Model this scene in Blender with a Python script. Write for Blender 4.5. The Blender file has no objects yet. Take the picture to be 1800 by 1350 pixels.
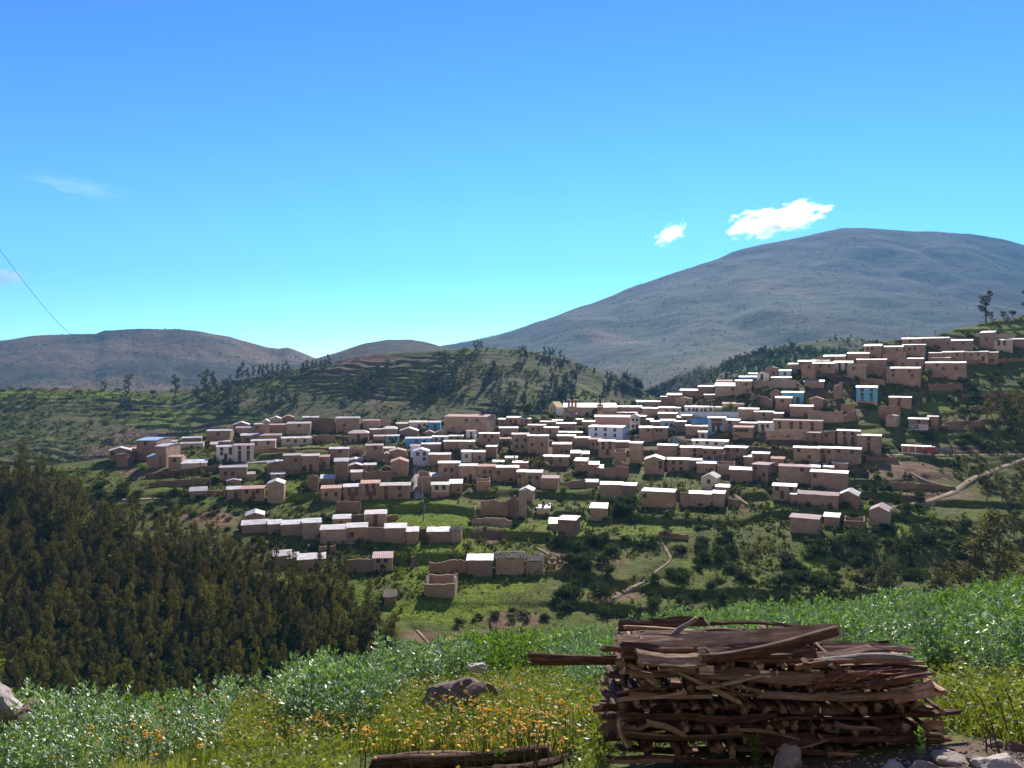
import bpy, math, random
import numpy as np
from mathutils import Vector, Matrix
rad = math.radians
random.seed(11)
rng = np.random.default_rng(11)
SC = bpy.context.scene
COL = SC.collection

# ------------------------------------------------------------------ camera
FP, CU, CV = 1400.0, 900.0, 650.0          # focal length and principal point in photo pixels
cam = bpy.data.cameras.new('camera')
cam.lens, cam.sensor_width = 28.0, 36.0
cam.shift_y = -25.0 / 1800.0
cam.clip_start, cam.clip_end = 0.2, 30000
camo = bpy.data.objects.new('camera', cam)
COL.objects.link(camo)
camo.rotation_euler = (rad(90), 0, 0)
SC.camera = camo

# ------------------------------------------------------------------ light
SUN_AZ, SUN_EL = 14.0, 32.5                # degrees right of the view direction, above the horizon
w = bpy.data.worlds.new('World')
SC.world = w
w.use_nodes = True
nt = w.node_tree
for n in list(nt.nodes):
    nt.nodes.remove(n)
sky = nt.nodes.new('ShaderNodeTexSky')
sky.sky_type = 'NISHITA'
sky.sun_disc = False
sky.sun_elevation = rad(SUN_EL)
sky.sun_rotation = rad(SUN_AZ)
sky.altitude = 3200
sky.air_density, sky.dust_density, sky.ozone_density = 1.3, 0.0, 1.0
def wmul(a, col):
    n = nt.nodes.new('ShaderNodeMix'); n.data_type = 'RGBA'; n.blend_type = 'MULTIPLY'
    n.inputs[0].default_value = 1.0; n.inputs[7].default_value = (*col, 1)
    nt.links.new(a, n.inputs[6]); return n.outputs[2]
# sunward half: deep dry mountain sky, cyan towards the horizon; the half away from the sun is greyed and warmed, added fill light for shaded house fronts
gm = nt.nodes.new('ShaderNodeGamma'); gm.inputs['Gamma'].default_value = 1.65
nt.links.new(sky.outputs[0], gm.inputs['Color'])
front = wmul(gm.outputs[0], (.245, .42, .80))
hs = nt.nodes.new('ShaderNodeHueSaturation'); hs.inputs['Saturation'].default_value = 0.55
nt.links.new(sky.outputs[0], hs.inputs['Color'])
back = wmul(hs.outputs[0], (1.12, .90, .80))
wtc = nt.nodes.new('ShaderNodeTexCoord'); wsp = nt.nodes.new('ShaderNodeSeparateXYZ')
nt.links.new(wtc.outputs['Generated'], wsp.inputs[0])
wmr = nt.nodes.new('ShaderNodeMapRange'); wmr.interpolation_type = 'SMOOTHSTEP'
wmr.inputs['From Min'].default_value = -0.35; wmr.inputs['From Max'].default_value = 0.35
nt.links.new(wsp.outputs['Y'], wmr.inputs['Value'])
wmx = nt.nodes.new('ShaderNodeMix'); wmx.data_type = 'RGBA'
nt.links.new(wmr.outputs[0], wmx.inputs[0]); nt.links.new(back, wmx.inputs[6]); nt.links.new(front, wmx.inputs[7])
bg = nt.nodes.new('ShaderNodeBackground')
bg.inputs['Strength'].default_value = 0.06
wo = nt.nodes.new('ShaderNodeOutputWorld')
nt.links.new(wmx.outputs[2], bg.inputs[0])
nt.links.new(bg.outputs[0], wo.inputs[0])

sun = bpy.data.lights.new('sun', 'SUN')
sun.energy = 5.0
sun.angle = rad(0.5)
sun.color = (1.0, 0.93, 0.82)
suno = bpy.data.objects.new('sun', sun)
COL.objects.link(suno)
sd = Vector((math.sin(rad(SUN_AZ)) * math.cos(rad(SUN_EL)), math.cos(rad(SUN_AZ)) * math.cos(rad(SUN_EL)), math.sin(rad(SUN_EL))))
suno.rotation_euler = (-sd).to_track_quat('-Z', 'Y').to_euler()
suno.location = sd * 100

SC.view_settings.view_transform = 'Standard'
SC.view_settings.look = 'None'
SC.view_settings.exposure = 0.92
SC.view_settings.gamma = 1
SC.render.engine = 'CYCLES'
cy = SC.cycles
cy.max_bounces = 6
cy.diffuse_bounces = 3
cy.glossy_bounces = 2
cy.transmission_bounces = 4
cy.transparent_max_bounces = 8
cy.volume_bounces = 2
cy.use_adaptive_sampling = True
cy.adaptive_threshold = 0.012
cy.sample_clamp_indirect = 4

# ------------------------------------------------------------------ helpers
def tag(o, label=None, cat=None, group=None, kind=None):
    if label: o['label'] = label
    if cat: o['category'] = cat
    if group: o['group'] = group
    if kind: o['kind'] = kind
    return o

def empty(name, loc=(0, 0, 0), rz=0.0):
    o = bpy.data.objects.new(name, None)
    o.empty_display_size = 0.3
    COL.objects.link(o)
    o.location = loc
    o.rotation_euler = (0, 0, rz)
    return o

def mesh_np(name, V, Fq, mats, mi=None, smooth=False):
    """mesh from numpy arrays; Fq is (n,k) or a list of those"""
    me = bpy.data.meshes.new(name)
    V = np.asarray(V, dtype=np.float32)
    if isinstance(Fq, np.ndarray): Fq = [Fq]
    Fq = [np.asarray(f, dtype=np.int32) for f in Fq if len(f)]
    nl = sum(f.size for f in Fq); nf = sum(len(f) for f in Fq)
    me.vertices.add(len(V)); me.vertices.foreach_set('co', V.ravel())
    me.loops.add(nl); me.loops.foreach_set('vertex_index', np.concatenate([f.ravel() for f in Fq]))
    me.polygons.add(nf)
    starts = []; s = 0
    for f in Fq:
        k = f.shape[1]
        starts.append(s + np.arange(len(f)) * k); s += f.size
    me.polygons.foreach_set('loop_start', np.concatenate(starts).astype(np.int32))
    for m in (mats if isinstance(mats, (list, tuple)) else [mats]):
        me.materials.append(m)
    if mi is not None:
        me.polygons.foreach_set('material_index', np.asarray(mi, dtype=np.int32))
    me.polygons.foreach_set('use_smooth', np.full(nf, bool(smooth)))
    me.update(calc_edges=True)
    me.validate()
    return me

def mesh_py(name, V, Fs, mats, mi=None, smooth=False):
    me = bpy.data.meshes.new(name)
    me.from_pydata([tuple(v) for v in V], [], [tuple(f) for f in Fs])
    for m in (mats if isinstance(mats, (list, tuple)) else [mats]):
        me.materials.append(m)
    if mi: me.polygons.foreach_set('material_index', mi)
    if smooth: me.polygons.foreach_set('use_smooth', [True] * len(Fs))
    me.update()
    return me

def link(name, me, parent=None, loc=(0, 0, 0), rz=0.0, sc=None):
    o = bpy.data.objects.new(name, me)
    COL.objects.link(o)
    if parent: o.parent = parent
    o.location = loc
    o.rotation_euler = (0, 0, rz)
    if sc is not None: o.scale = sc if hasattr(sc, '__len__') else (sc, sc, sc)
    return o

class MB:
    """collects boxes, prisms and tubes into one mesh"""
    def __init__(s): s.v = []; s.f = []; s.m = []
    def add(s, V, Fs, m=0):
        b = len(s.v); s.v += [tuple(p) for p in V]
        s.f += [tuple(b + i for i in f) for f in Fs]; s.m += [m] * len(Fs)
    def box(s, x0, x1, y0, y1, z0, z1, m=0):
        s.add([(x0, y0, z0), (x1, y0, z0), (x1, y1, z0), (x0, y1, z0), (x0, y0, z1), (x1, y0, z1), (x1, y1, z1), (x0, y1, z1)],
              [(0, 3, 2, 1), (4, 5, 6, 7), (0, 1, 5, 4), (1, 2, 6, 5), (2, 3, 7, 6), (3, 0, 4, 7)], m)
    def tube(s, pts, r, n=6, m=0, cap=True):
        pts = [Vector(p) for p in pts]
        rr = r if hasattr(r, '__len__') else [r] * len(pts)
        V = []
        for i, p in enumerate(pts):
            d = (pts[min(i + 1, len(pts) - 1)] - pts[max(i - 1, 0)]).normalized()
            a = d.orthogonal().normalized() if abs(d.z) < .99 else Vector((1, 0, 0))
            a = (a - d * a.dot(d)).normalized(); b = d.cross(a)
            for k in range(n):
                t = 2 * math.pi * k / n
                V.append(p + (a * math.cos(t) + b * math.sin(t)) * rr[i])
        Fs = [(i * n + k, i * n + (k + 1) % n, (i + 1) * n + (k + 1) % n, (i + 1) * n + k) for i in range(len(pts) - 1) for k in range(n)]
        if cap: Fs += [tuple(range(n))[::-1], tuple((len(pts) - 1) * n + k for k in range(n))]
        s.add(V, Fs, m)
    def lathe(s, prof, n=12, m=0, c=(0, 0)):
        V = [(c[0] + r * math.cos(2 * math.pi * k / n), c[1] + r * math.sin(2 * math.pi * k / n), z) for r, z in prof for k in range(n)]
        Fs = [(i * n + k, i * n + (k + 1) % n, (i + 1) * n + (k + 1) % n, (i + 1) * n + k) for i in range(len(prof) - 1) for k in range(n)]
        s.add(V, Fs + [tuple((len(prof) - 1) * n + k for k in range(n))], m)
    def mesh(s, name, mats, smooth=False): return mesh_py(name, s.v, s.f, mats, s.m, smooth)

# value noise
_P = np.random.default_rng(5).random((256, 256)).astype(np.float64)
def vnoise(x, y):
    x = np.asarray(x, float); y = np.asarray(y, float)
    xi = np.floor(x).astype(int); yi = np.floor(y).astype(int)
    fx = x - xi; fy = y - yi
    fx = fx * fx * (3 - 2 * fx); fy = fy * fy * (3 - 2 * fy)
    a = _P[xi & 255, yi & 255]; b = _P[(xi + 1) & 255, yi & 255]
    c = _P[xi & 255, (yi + 1) & 255]; d = _P[(xi + 1) & 255, (yi + 1) & 255]
    return (a * (1 - fx) + b * fx) * (1 - fy) + (c * (1 - fx) + d * fx) * fy
def fbm(x, y, o=4, g=.5):
    s = 0; a = 1; t = 0
    for i in range(o):
        s = s + a * (vnoise(np.asarray(x) * 2 ** i + 17.3 * i, np.asarray(y) * 2 ** i - 9.1 * i) - .5); t += a; a *= g
    return s / t * 2       # about -1..1
def sstep(a, b, x):
    t = np.clip((np.asarray(x, float) - a) / (b - a), 0, 1)
    return t * t * (3 - 2 * t)

# ------------------------------------------------------------------ materials
class NT:
    def __init__(s, name):
        s.m = bpy.data.materials.new(name); s.m.use_nodes = True
        s.t = s.m.node_tree
        for n in list(s.t.nodes): s.t.nodes.remove(n)
        s.out = s.n('ShaderNodeOutputMaterial')
    def n(s, t, **kw):
        o = s.t.nodes.new(t)
        for k, v in kw.items(): setattr(o, k, v)
        return o
    def l(s, a, b): s.t.links.new(a, b)
    def coord(s, k='Object'): return s.n('ShaderNodeTexCoord').outputs[k]
    def noise(s, vec, scale, detail=4, rough=.55):
        o = s.n('ShaderNodeTexNoise'); o.inputs['Scale'].default_value = scale
        o.inputs['Detail'].default_value = detail; o.inputs['Roughness'].default_value = rough
        if vec is not None: s.l(vec, o.inputs['Vector'])
        return o.outputs['Fac']
    def ramp(s, fac, stops):
        o = s.n('ShaderNodeValToRGB'); e = o.color_ramp.elements
        while len(e) < len(stops): e.new(.5)
        for q, (p, c) in zip(e, stops):
            q.position = p; q.color = (c[0], c[1], c[2], 1) if hasattr(c, '__len__') else (c, c, c, 1)
        s.l(fac, o.inputs[0]); return o.outputs[0]
    def mix(s, f, a, b, mode='MIX'):
        o = s.n('ShaderNodeMix', data_type='RGBA', blend_type=mode)
        for sock, v in ((o.inputs[0], f), (o.inputs[6], a), (o.inputs[7], b)):
            if hasattr(v, 'is_output') or isinstance(v, bpy.types.NodeSocket): s.l(v, sock)
            elif hasattr(v, '__len__'): sock.default_value = (v[0], v[1], v[2], 1)
            else: sock.default_value = v
        return o.outputs[2]
    def math(s, op, a, b=None):
        o = s.n('ShaderNodeMath', operation=op)
        for i, v in enumerate((a, b)):
            if v is None: continue
            if isinstance(v, bpy.types.NodeSocket): s.l(v, o.inputs[i])
            else: o.inputs[i].default_value = v
        return o.outputs[0]
    def mapping(s, vec, sc=(1, 1, 1), rot=(0, 0, 0)):
        o = s.n('ShaderNodeMapping'); o.inputs['Scale'].default_value = sc; o.inputs['Rotation'].default_value = rot
        s.l(vec, o.inputs['Vector']); return o.outputs[0]
    def rnd(s): return s.n('ShaderNodeObjectInfo').outputs['Random']
    def bump(s, h, strength=.4, dist=.05):
        o = s.n('ShaderNodeBump'); o.inputs['Strength'].default_value = strength; o.inputs['Distance'].default_value = dist
        s.l(h, o.inputs['Height']); return o.outputs[0]
    def pbr(s, col, rough=.9, metal=0.0, nrm=None, spec=.3):
        o = s.n('ShaderNodeBsdfPrincipled')
        if isinstance(col, bpy.types.NodeSocket): s.l(col, o.inputs['Base Color'])
        else: o.inputs['Base Color'].default_value = (*col, 1)
        if isinstance(rough, bpy.types.NodeSocket): s.l(rough, o.inputs['Roughness'])
        else: o.inputs['Roughness'].default_value = rough
        o.inputs['Metallic'].default_value = metal
        o.inputs['Specular IOR Level'].default_value = spec
        if nrm is not None: s.l(nrm, o.inputs['Normal'])
        s.l(o.outputs[0], s.out.inputs[0]); return o

def m_wall(name, c, vary=.32, stain=.7):
    t = NT(name); co = t.coord()
    n1 = t.noise(co, .55, 5, .6); n2 = t.noise(t.mapping(co, (1, 1, 5)), 2.2, 4)
    c1 = t.ramp(n1, [(.3, [x * (1 - vary) for x in c]), (.7, [min(1, x * (1 + vary * .6)) for x in c])])
    c2 = t.mix(t.ramp(n2, [(.45, 0), (.8, stain)]), c1, [x * .62 for x in c])
    rv = t.ramp(t.rnd(), [(0, (.66, .62, .60)), (.3, (.92, .90, .90)), (.6, (1.06, .98, .92)), (.8, (.98, 1.0, 1.02)), (1, (1.22, 1.24, 1.25))])
    c3 = t.mix(1.0, c2, rv, 'MULTIPLY')
    t.pbr(c3, .95, 0, t.bump(n2, .5, .06), .15)
    return t.m

def m_metal(name, c, patch, rough=.42, rust=.35):
    """corrugated sheet"""
    t = NT(name); co = t.coord()
    wv = t.n('ShaderNodeTexWave'); wv.bands_direction = 'X'; wv.inputs['Scale'].default_value = 1.6
    t.l(co, wv.inputs['Vector'])
    n1 = t.noise(t.mapping(co, (1.3, .25, .25)), 1.4, 3); n2 = t.noise(co, 2.3, 5, .7)
    seam = t.n('ShaderNodeTexBrick'); seam.inputs['Scale'].default_value = 1.0
    seam.inputs['Brick Width'].default_value = .9; seam.inputs['Row Height'].default_value = 1.7; seam.inputs['Mortar Size'].default_value = 0.0
    seam.inputs['Color1'].default_value = (.82, .82, .82, 1); seam.inputs['Color2'].default_value = (1.12, 1.12, 1.12, 1)
    t.l(co, seam.inputs['Vector'])
    c1 = t.mix(t.ramp(n1, [(.35, 0), (.65, 1)]), c, [x * .8 for x in c])
    c1 = t.mix(1.0, c1, seam.outputs[0], 'MULTIPLY')
    c2 = t.mix(t.ramp(n2, [(.58, 0), (.74, rust)]), c1, patch)
    c3 = t.mix(1.0, c2, t.ramp(t.rnd(), [(0, (.62, .56, .52)), (.35, (.95, .88, .84)), (.7, (1, .98, .97)), (1, (1.12, 1.12, 1.14))]), 'MULTIPLY')
    t.pbr(c3, rough, .0, t.bump(wv.outputs['Fac'], .5, .03), .5)
    return t.m

def m_tile(name, c, d, stripes=True):
    t = NT(name); co = t.coord()
    wv = t.n('ShaderNodeTexWave'); wv.bands_direction = 'X'; wv.inputs['Scale'].default_value = .9
    wv.inputs['Distortion'].default_value = .6
    t.l(co, wv.inputs['Vector'])
    n1 = t.noise(co, 1.3, 5, .7)
    c1 = t.mix(t.ramp(n1, [(.38, 0), (.62, 1)]), c, d)
    if stripes: c1 = t.mix(t.ramp(wv.outputs['Fac'], [(.0, .55), (.5, 0)]), c1, [x * .35 for x in c])
    t.pbr(c1, .85, 0, t.bump(wv.outputs['Fac'], .7, .06), .25)
    return t.m

def m_plain(name, c, rough=.8, metal=0.0, spec=.3, vary=.15, scale=3.0):
    t = NT(name); co = t.coord(); n = t.noise(co, scale, 4)
    t.pbr(t.ramp(n, [(.3, [x * (1 - vary) for x in c]), (.7, [min(1, x * (1 + vary)) for x in c])]), rough, metal, None, spec)
    return t.m

def m_leaf(name, cols, transl=.35, rough=.55, spec=.3, scale=1.2, tc=None, objvar=.25):
    t = NT(name); co = t.coord()
    n = t.noise(co, scale, 3, .6)
    k = len(cols)
    c = t.ramp(n, [(.32 + .36 * i / max(1, k - 1), cols[i]) for i in range(k)])
    c = t.mix(1.0, c, t.ramp(t.rnd(), [(0, 1 - objvar), (1, 1 + objvar)]), 'MULTIPLY')
    p = t.n('ShaderNodeBsdfPrincipled'); t.l(c, p.inputs['Base Color'])
    p.inputs['Roughness'].default_value = rough; p.inputs['Specular IOR Level'].default_value = spec
    tr = t.n('ShaderNodeBsdfTranslucent')
    t.l(t.mix(1.0, c, tc or (1.5, 1.4, .6), 'MULTIPLY'), tr.inputs[0])
    mx = t.n('ShaderNodeMixShader'); mx.inputs[0].default_value = transl
    t.l(p.outputs[0], mx.inputs[1]); t.l(tr.outputs[0], mx.inputs[2]); t.l(mx.outputs[0], t.out.inputs[0])
    return t.m

def m_ground(name, grass, dry, soil, scale=1.0, bump=.8, bdist=.25, con=1.0):
    """attribute 'cover': R fresh grass, G bare soil, B light stony soil"""
    t = NT(name); co = t.coord('Object')
    at = t.n('ShaderNodeAttribute'); at.attribute_name = 'cover'
    sp = t.n('ShaderNodeSeparateColor'); t.l(at.outputs['Color'], sp.inputs[0])
    nf = t.noise(co, 1.1 * scale, 6, .7); nm = t.noise(co, .16 * scale, 5, .65); nc = t.noise(co, 3.6 * scale, 3, .6)
    g = t.mix(t.ramp(nf, [(.35, 0), (.68, 1)]), grass, [x * (1 - .48 * con) for x in grass])
    d = t.mix(t.ramp(nf, [(.36, 0), (.66, 1)]), dry, [x * (1 - .58 * con) for x in dry])
    s = t.mix(t.ramp(nf, [(.36, 0), (.7, 1)]), soil, [x * (1 - .5 * con) for x in soil])
    def edge(v, lo=.32, hi=.62):
        e = t.math('ADD', v, t.math('MULTIPLY', t.math('SUBTRACT', nm, .5), .9))
        e = t.math('ADD', e, t.math('MULTIPLY', t.math('SUBTRACT', nf, .5), .55))
        return t.ramp(e, [(lo, 0), (hi, 1)])
    c = t.mix(edge(sp.outputs[0]), d, g)
    c = t.mix(edge(sp.outputs[1]), c, s)
    c = t.mix(edge(sp.outputs[2], .5, .8), c, [min(1, x * 1.45 + .03) for x in soil])
    c = t.mix(t.ramp(nc, [(.6, 0), (.72, .55 * con)]), c, [x * .3 for x in dry])
    h = t.math('ADD', nf, t.math('MULTIPLY', nc, .35))
    t.pbr(c, .95, 0, t.bump(h, bump, bdist), .1)
    return t.m
# ------------------------------------------------------------------ terrain
def pix(u, v, Y):
    """world point seen at photo pixel (u, v) at depth Y"""
    return Vector(((u - CU) / FP * Y, Y, (CV - v) / FP * Y))

# -- near field: one tilted plane that steepens past its crest
def near_crest(u): return np.interp(u, [-600, 150, 450, 650, 850, 1700, 2400], [13, 14.5, 15.5, 17.5, 22, 24, 25])
def near_z(X, Y):
    X = np.asarray(X, float); Y = np.asarray(Y, float)
    u = CU + FP * X / np.maximum(Y, .8)
    z = -3.67 - .288 * (Y - 7.4) + .099 * (np.clip(X, -30, 30) - 2)
    over = np.maximum(Y - near_crest(np.clip(u, -600, 2400)), 0)
    z = z - .36 * over * sstep(0, 6, over)
    return z + .10 * fbm(X * .45, Y * .45, 4) * sstep(3.0, 5, Y)
def near_pt(u, Y):
    X = (u - CU) / FP * Y
    return Vector((X, Y, float(near_z(X, Y))))
def near_at(u, v):
    Ys = np.linspace(4.5, 30, 520)
    X = (u - CU) / FP * Ys
    vv = CV - FP * near_z(X, Ys) / Ys
    i = int(np.argmax(vv <= v)) if (vv <= v).any() else len(Ys) - 1
    return near_pt(u, float(Ys[i]))

# -- village hillside
_YT = [55, 60, 95, 115, 133, 158, 183, 218, 260, 300, 340, 400]
_VL = [1690, 1600, 1250, 1130, 1040, 940, 870, 800, 745, 705, 675, 640]
_YR = [55, 60, 95, 130, 155, 175, 200, 220, 243, 270, 290, 310, 340, 400]
_VR = [1690, 1600, 1250, 1040, 940, 870, 800, 740, 680, 620, 582, 545, 500, 430]
_CU = [-700, 0, 100, 200, 300, 400, 500, 600, 770, 880, 960, 1000, 1060, 1100, 1150, 1200, 1250, 1300, 1350, 1400, 1450, 1500, 1550, 1600, 1640, 1680, 1720, 1760, 1800, 2000, 2500]
_CV = [830, 828, 820, 808, 775, 752, 738, 738, 742, 738, 728, 726, 716, 706, 704, 698, 684, 670, 655, 645, 630, 618, 600, 592, 590, 578, 570, 561, 553, 520, 480]
def hill_v(u, Y):
    s = sstep(1050, 1480, u)
    return np.interp(Y, _YT, _VL) * (1 - s) + np.interp(Y, _YR, _VR) * s
_ug = np.arange(-700, 2501, 10.0)
_Yc = []
for _u in _ug:
    _ys = np.linspace(150, 400, 1001)
    _Yc.append(float(np.interp(-np.interp(_u, _CU, _CV), -hill_v(_u, _ys), _ys)))
_Yc = np.array(_Yc)
for _ in range(3): _Yc[1:-1] = (_Yc[:-2] + _Yc[1:-1] * 2 + _Yc[2:]) / 4
def hill_crest(u): return np.interp(u, _ug, _Yc)
def hill_z(X, Y, detail=True):
    X = np.asarray(X, float); Y = np.asarray(Y, float)
    u = CU + FP * X / Y
    yc = hill_crest(u)
    Ye = np.minimum(Y, yc)
    z = (CV - hill_v(u, Ye)) / FP * Ye
    over = np.maximum(Y - yc, 0)
    z = z - .45 * over * sstep(0, 25, over)
    if detail:
        n = fbm(X / 34, Y / 34, 3)
        ph = (z + 2.4 * n) / 2.6
        s = ph - np.floor(ph)
        z = z + 1.6 * (sstep(0, .14, s) - s - .42) * sstep(85, 130, Y) * (1 - sstep(700, 600, u) * sstep(182, 166, Y)) * (.3 + .7 * sstep(-.15, .25, fbm(X / 50 + 9, Y / 50, 2)))
        z = z + .55 * fbm(X / 13, Y / 13, 4) * sstep(70, 100, Y) + .16 * fbm(X / 2.7, Y / 2.7, 3)
    return z
def hill_at(u, v, detail=True):
    """point of the village hillside seen at pixel (u, v)"""
    ys = np.linspace(56, 399, 1500)
    Y = float(np.interp(-v, -hill_v(u, ys), ys))
    X = (u - CU) / FP * Y
    return Vector((X, Y, float(hill_z(X, Y, detail))))
def hill_p(X, Y): return Vector((X, Y, float(hill_z(X, Y))))

def grid_mesh(name, X, Y, Z, mat, cover=None, smooth=True):
    nr, ncol = X.shape
    V = np.stack([X, Y, Z], -1).reshape(-1, 3)
    i = np.arange(nr * ncol).reshape(nr, ncol)
    Fq = np.stack([i[:-1, :-1], i[:-1, 1:], i[1:, 1:], i[1:, :-1]], -1).reshape(-1, 4)
    me = mesh_np(name, V, Fq, mat, None, smooth)
    if cover is not None:
        a = me.attributes.new('cover', 'FLOAT_COLOR', 'POINT')
        c = np.ones((nr * ncol, 4), np.float32); c[:, :3] = cover.reshape(-1, 3)
        a.data.foreach_set('color', c.ravel())
    return me

def blobs(U, Vv, lst):
    r = np.zeros_like(U)
    for (u, v, a, b, wt) in lst:
        r = np.maximum(r, wt * np.exp(-(((U - u) / a) ** 2 + ((Vv - v) / b) ** 2)))
    return r

PADS = []
M_HILL = m_ground('hill_ground', (.165, .225, .016), (.125, .145, .024), (.23, .14, .085), .55, .9, .5)
M_NEAR = m_ground('field_ground', (.10, .13, .025), (.12, .12, .035), (.16, .115, .08), 5, .8, .05)
M_BACK = m_ground('back_ground', (.17, .21, .020), (.13, .125, .034), (.17, .10, .06), .22, 1.0, 1.2)
M_MNT = m_ground('mountain_ground', (.048, .068, .030), (.064, .060, .038), (.15, .10, .06), .05, .8, 5, .45)

# near field
us = np.arange(-700, 2501, 12.0)
ys = np.concatenate([np.linspace(.9, 8, 60), np.linspace(8.1, 30, 220), np.linspace(30.5, 86, 80)])
U, Yg = np.meshgrid(us, ys)
X = (U - CU) / FP * np.maximum(Yg, 6)
Z = near_z(X, Yg)
Vv = CV - FP * Z / Yg
cov = np.zeros(U.shape + (3,))
cov[..., 0] = .55 + .3 * fbm(X / 2, Yg / 2, 3)
cov[..., 1] = np.clip(sstep(7.4, 6.7, Yg) * sstep(1250, 1450, U) + blobs(U, Vv, [(1700, 1330, 120, 40, .8), (1350, 1345, 330, 22, .7), (185, 1300, 35, 40, .6)]), 0, 1)
g = tag(link('field_ground', grid_mesh('field_ground', X, Yg, Z, M_NEAR, cov)), kind='structure')

# -- generic hill or mountain behind: skyline given in pixels, built at its own distance
class Ridge:
    def __init__(s, name, u0, u1, du, Y0, Yc, vbot, sky, p, nrow, noise, mat, cover, back=.5, tmax=1.4):
        s.Y0, s.Yc, s.vbot, s.sky, s.p, s.noise = Y0, Yc, vbot, sky, p, noise
        us = np.arange(u0, u1 + 1, du); t = np.linspace(0, 1, nrow); t = np.concatenate([t, np.linspace(1.02, tmax, 14)])
        U, T = np.meshgrid(us, t)
        X, Y, Z, Vs = s.pos(U, T, back)
        c = np.clip(cover(U, Vs, X, Y), 0, 1)
        tag(link(name, grid_mesh(name, X, Y, Z, mat, c)), kind='structure')
    def crest(s, u): return np.interp(u, s.Yc[0], s.Yc[1])
    def skyv(s, u): return np.interp(u, s.sky[0], s.sky[1])
    def pos(s, U, T, back=.5):
        yc = s.crest(U); sk = s.skyv(U)
        Y = s.Y0 + (yc - s.Y0) * T
        Tc = np.minimum(T, 1)
        Vs = s.vbot + (sk - s.vbot) * Tc ** s.p
        X = (U - CU) / FP * Y
        Z = (CV - Vs) / FP * np.minimum(Y, yc) - back * np.maximum(Y - yc, 0)
        Z = Z + s.noise(X, Y, Z, T)
        return X, Y, Z, Vs
    def at(s, u, v):
        t = np.clip((v - s.vbot) / (float(s.skyv(u)) - s.vbot), 0, 1) ** (1 / s.p)
        X, Y, Z, _ = s.pos(np.array([float(u)]), np.array([float(t)]))
        return Vector((float(X[0]), float(Y[0]), float(Z[0])))

def cov3(r, g, b): return np.stack([r, g, b], -1)
# terraced hill behind the village
def noise_back(X, Y, Z, T):
    n = fbm(X / 45, Y / 45, 4)
    ph = (Z + 7 * n) / 3.1; s_ = ph - np.floor(ph)
    tz = 2.3 * (sstep(0, .16, s_) - s_ - .4)
    m = .1 + .9 * sstep(-.2, .25, fbm(X / 90 + 3, Y / 90, 2))
    return (tz * m + 2.0 * fbm(X / 38, Y / 38, 4) + .5 * fbm(X / 6, Y / 6, 3)) * sstep(1.0, .93, T) * sstep(0, .1, T) + .4 * fbm(X / 5, Y / 5, 3)
def cover_back(U, V, X, Y):
    g = blobs(U, V, [(120, 693, 170, 12, 1.0), (330, 700, 130, 10, .9), (480, 675, 60, 8, .7), (720, 670, 40, 12, .7), (940, 700, 50, 20, .6), (860, 618, 150, 8, .7), (300, 735, 120, 24, .55), (820, 690, 50, 24, .5), (1010, 690, 60, 30, .5), (470, 740, 80, 16, .4), (60, 780, 90, 60, .35)]) + .34 * fbm(X / 26, Y / 10, 3)
    s = blobs(U, V, [(240, 775, 75, 22, .95), (180, 800, 60, 30, .7), (640, 632, 130, 12, .8), (600, 655, 60, 14, .6), (300, 792, 60, 14, .6), (120, 830, 60, 20, .5), (660, 710, 30, 20, .5), (270, 700, 30, 4, .8), (80, 683, 60, 4, .9)]) + .15 * fbm(X / 30 + 7, Y / 12, 3)
    return cov3(g, s, s * 0)
BACK = Ridge('terraced_hill', -560, 1560, 5, 275, ([-600, 0, 300, 500, 700, 1000, 1600], [470, 480, 520, 560, 580, 570, 480]), 960,
    ([-700, 0, 150, 230, 300, 340, 390, 440, 500, 560, 600, 640, 700, 760, 800, 850, 900, 950, 1000, 1040, 1080, 1120, 1160, 1250, 1600],
     [688, 684, 683, 687, 686, 683, 672, 664, 651, 643, 633, 624, 620, 617, 615, 611, 613, 621, 633, 648, 662, 682, 704, 740, 790]), .8, 330, noise_back, M_BACK, cover_back, .5, 1.2)
# green spur on the right, behind the upper village
def noise_spur(X, Y, Z, T):
    return (3.0 * fbm(X / 45, Y / 45, 4) + 1.6 * np.abs(fbm(X / 14, Y / 14, 3))) * sstep(1.02, .9, T) + .8 * fbm(X / 8, Y / 8, 3)
def cover_spur(U, V, X, Y): return cov3(.35 + .5 * fbm(X / 40, Y / 40, 3), .12 + blobs(U, V, [(1310, 628, 30, 6, .8)]) + .2 * fbm(X / 30, Y / 30, 3), U * 0)
SPUR = Ridge('green_spur', 1000, 2300, 6, 430, ([1000, 1300, 1500, 2300], [640, 660, 690, 700]), 800,
    ([1000, 1090, 1130, 1180, 1230, 1270, 1300, 1350, 1400, 1440, 1475, 1520, 1560, 1650, 1800, 2300], [740, 720, 706, 684, 660, 640, 627, 614, 604, 597, 594, 598, 606, 618, 640, 700]), .8, 110, noise_spur, M_BACK, cover_spur, .4, 1.2)
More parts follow.
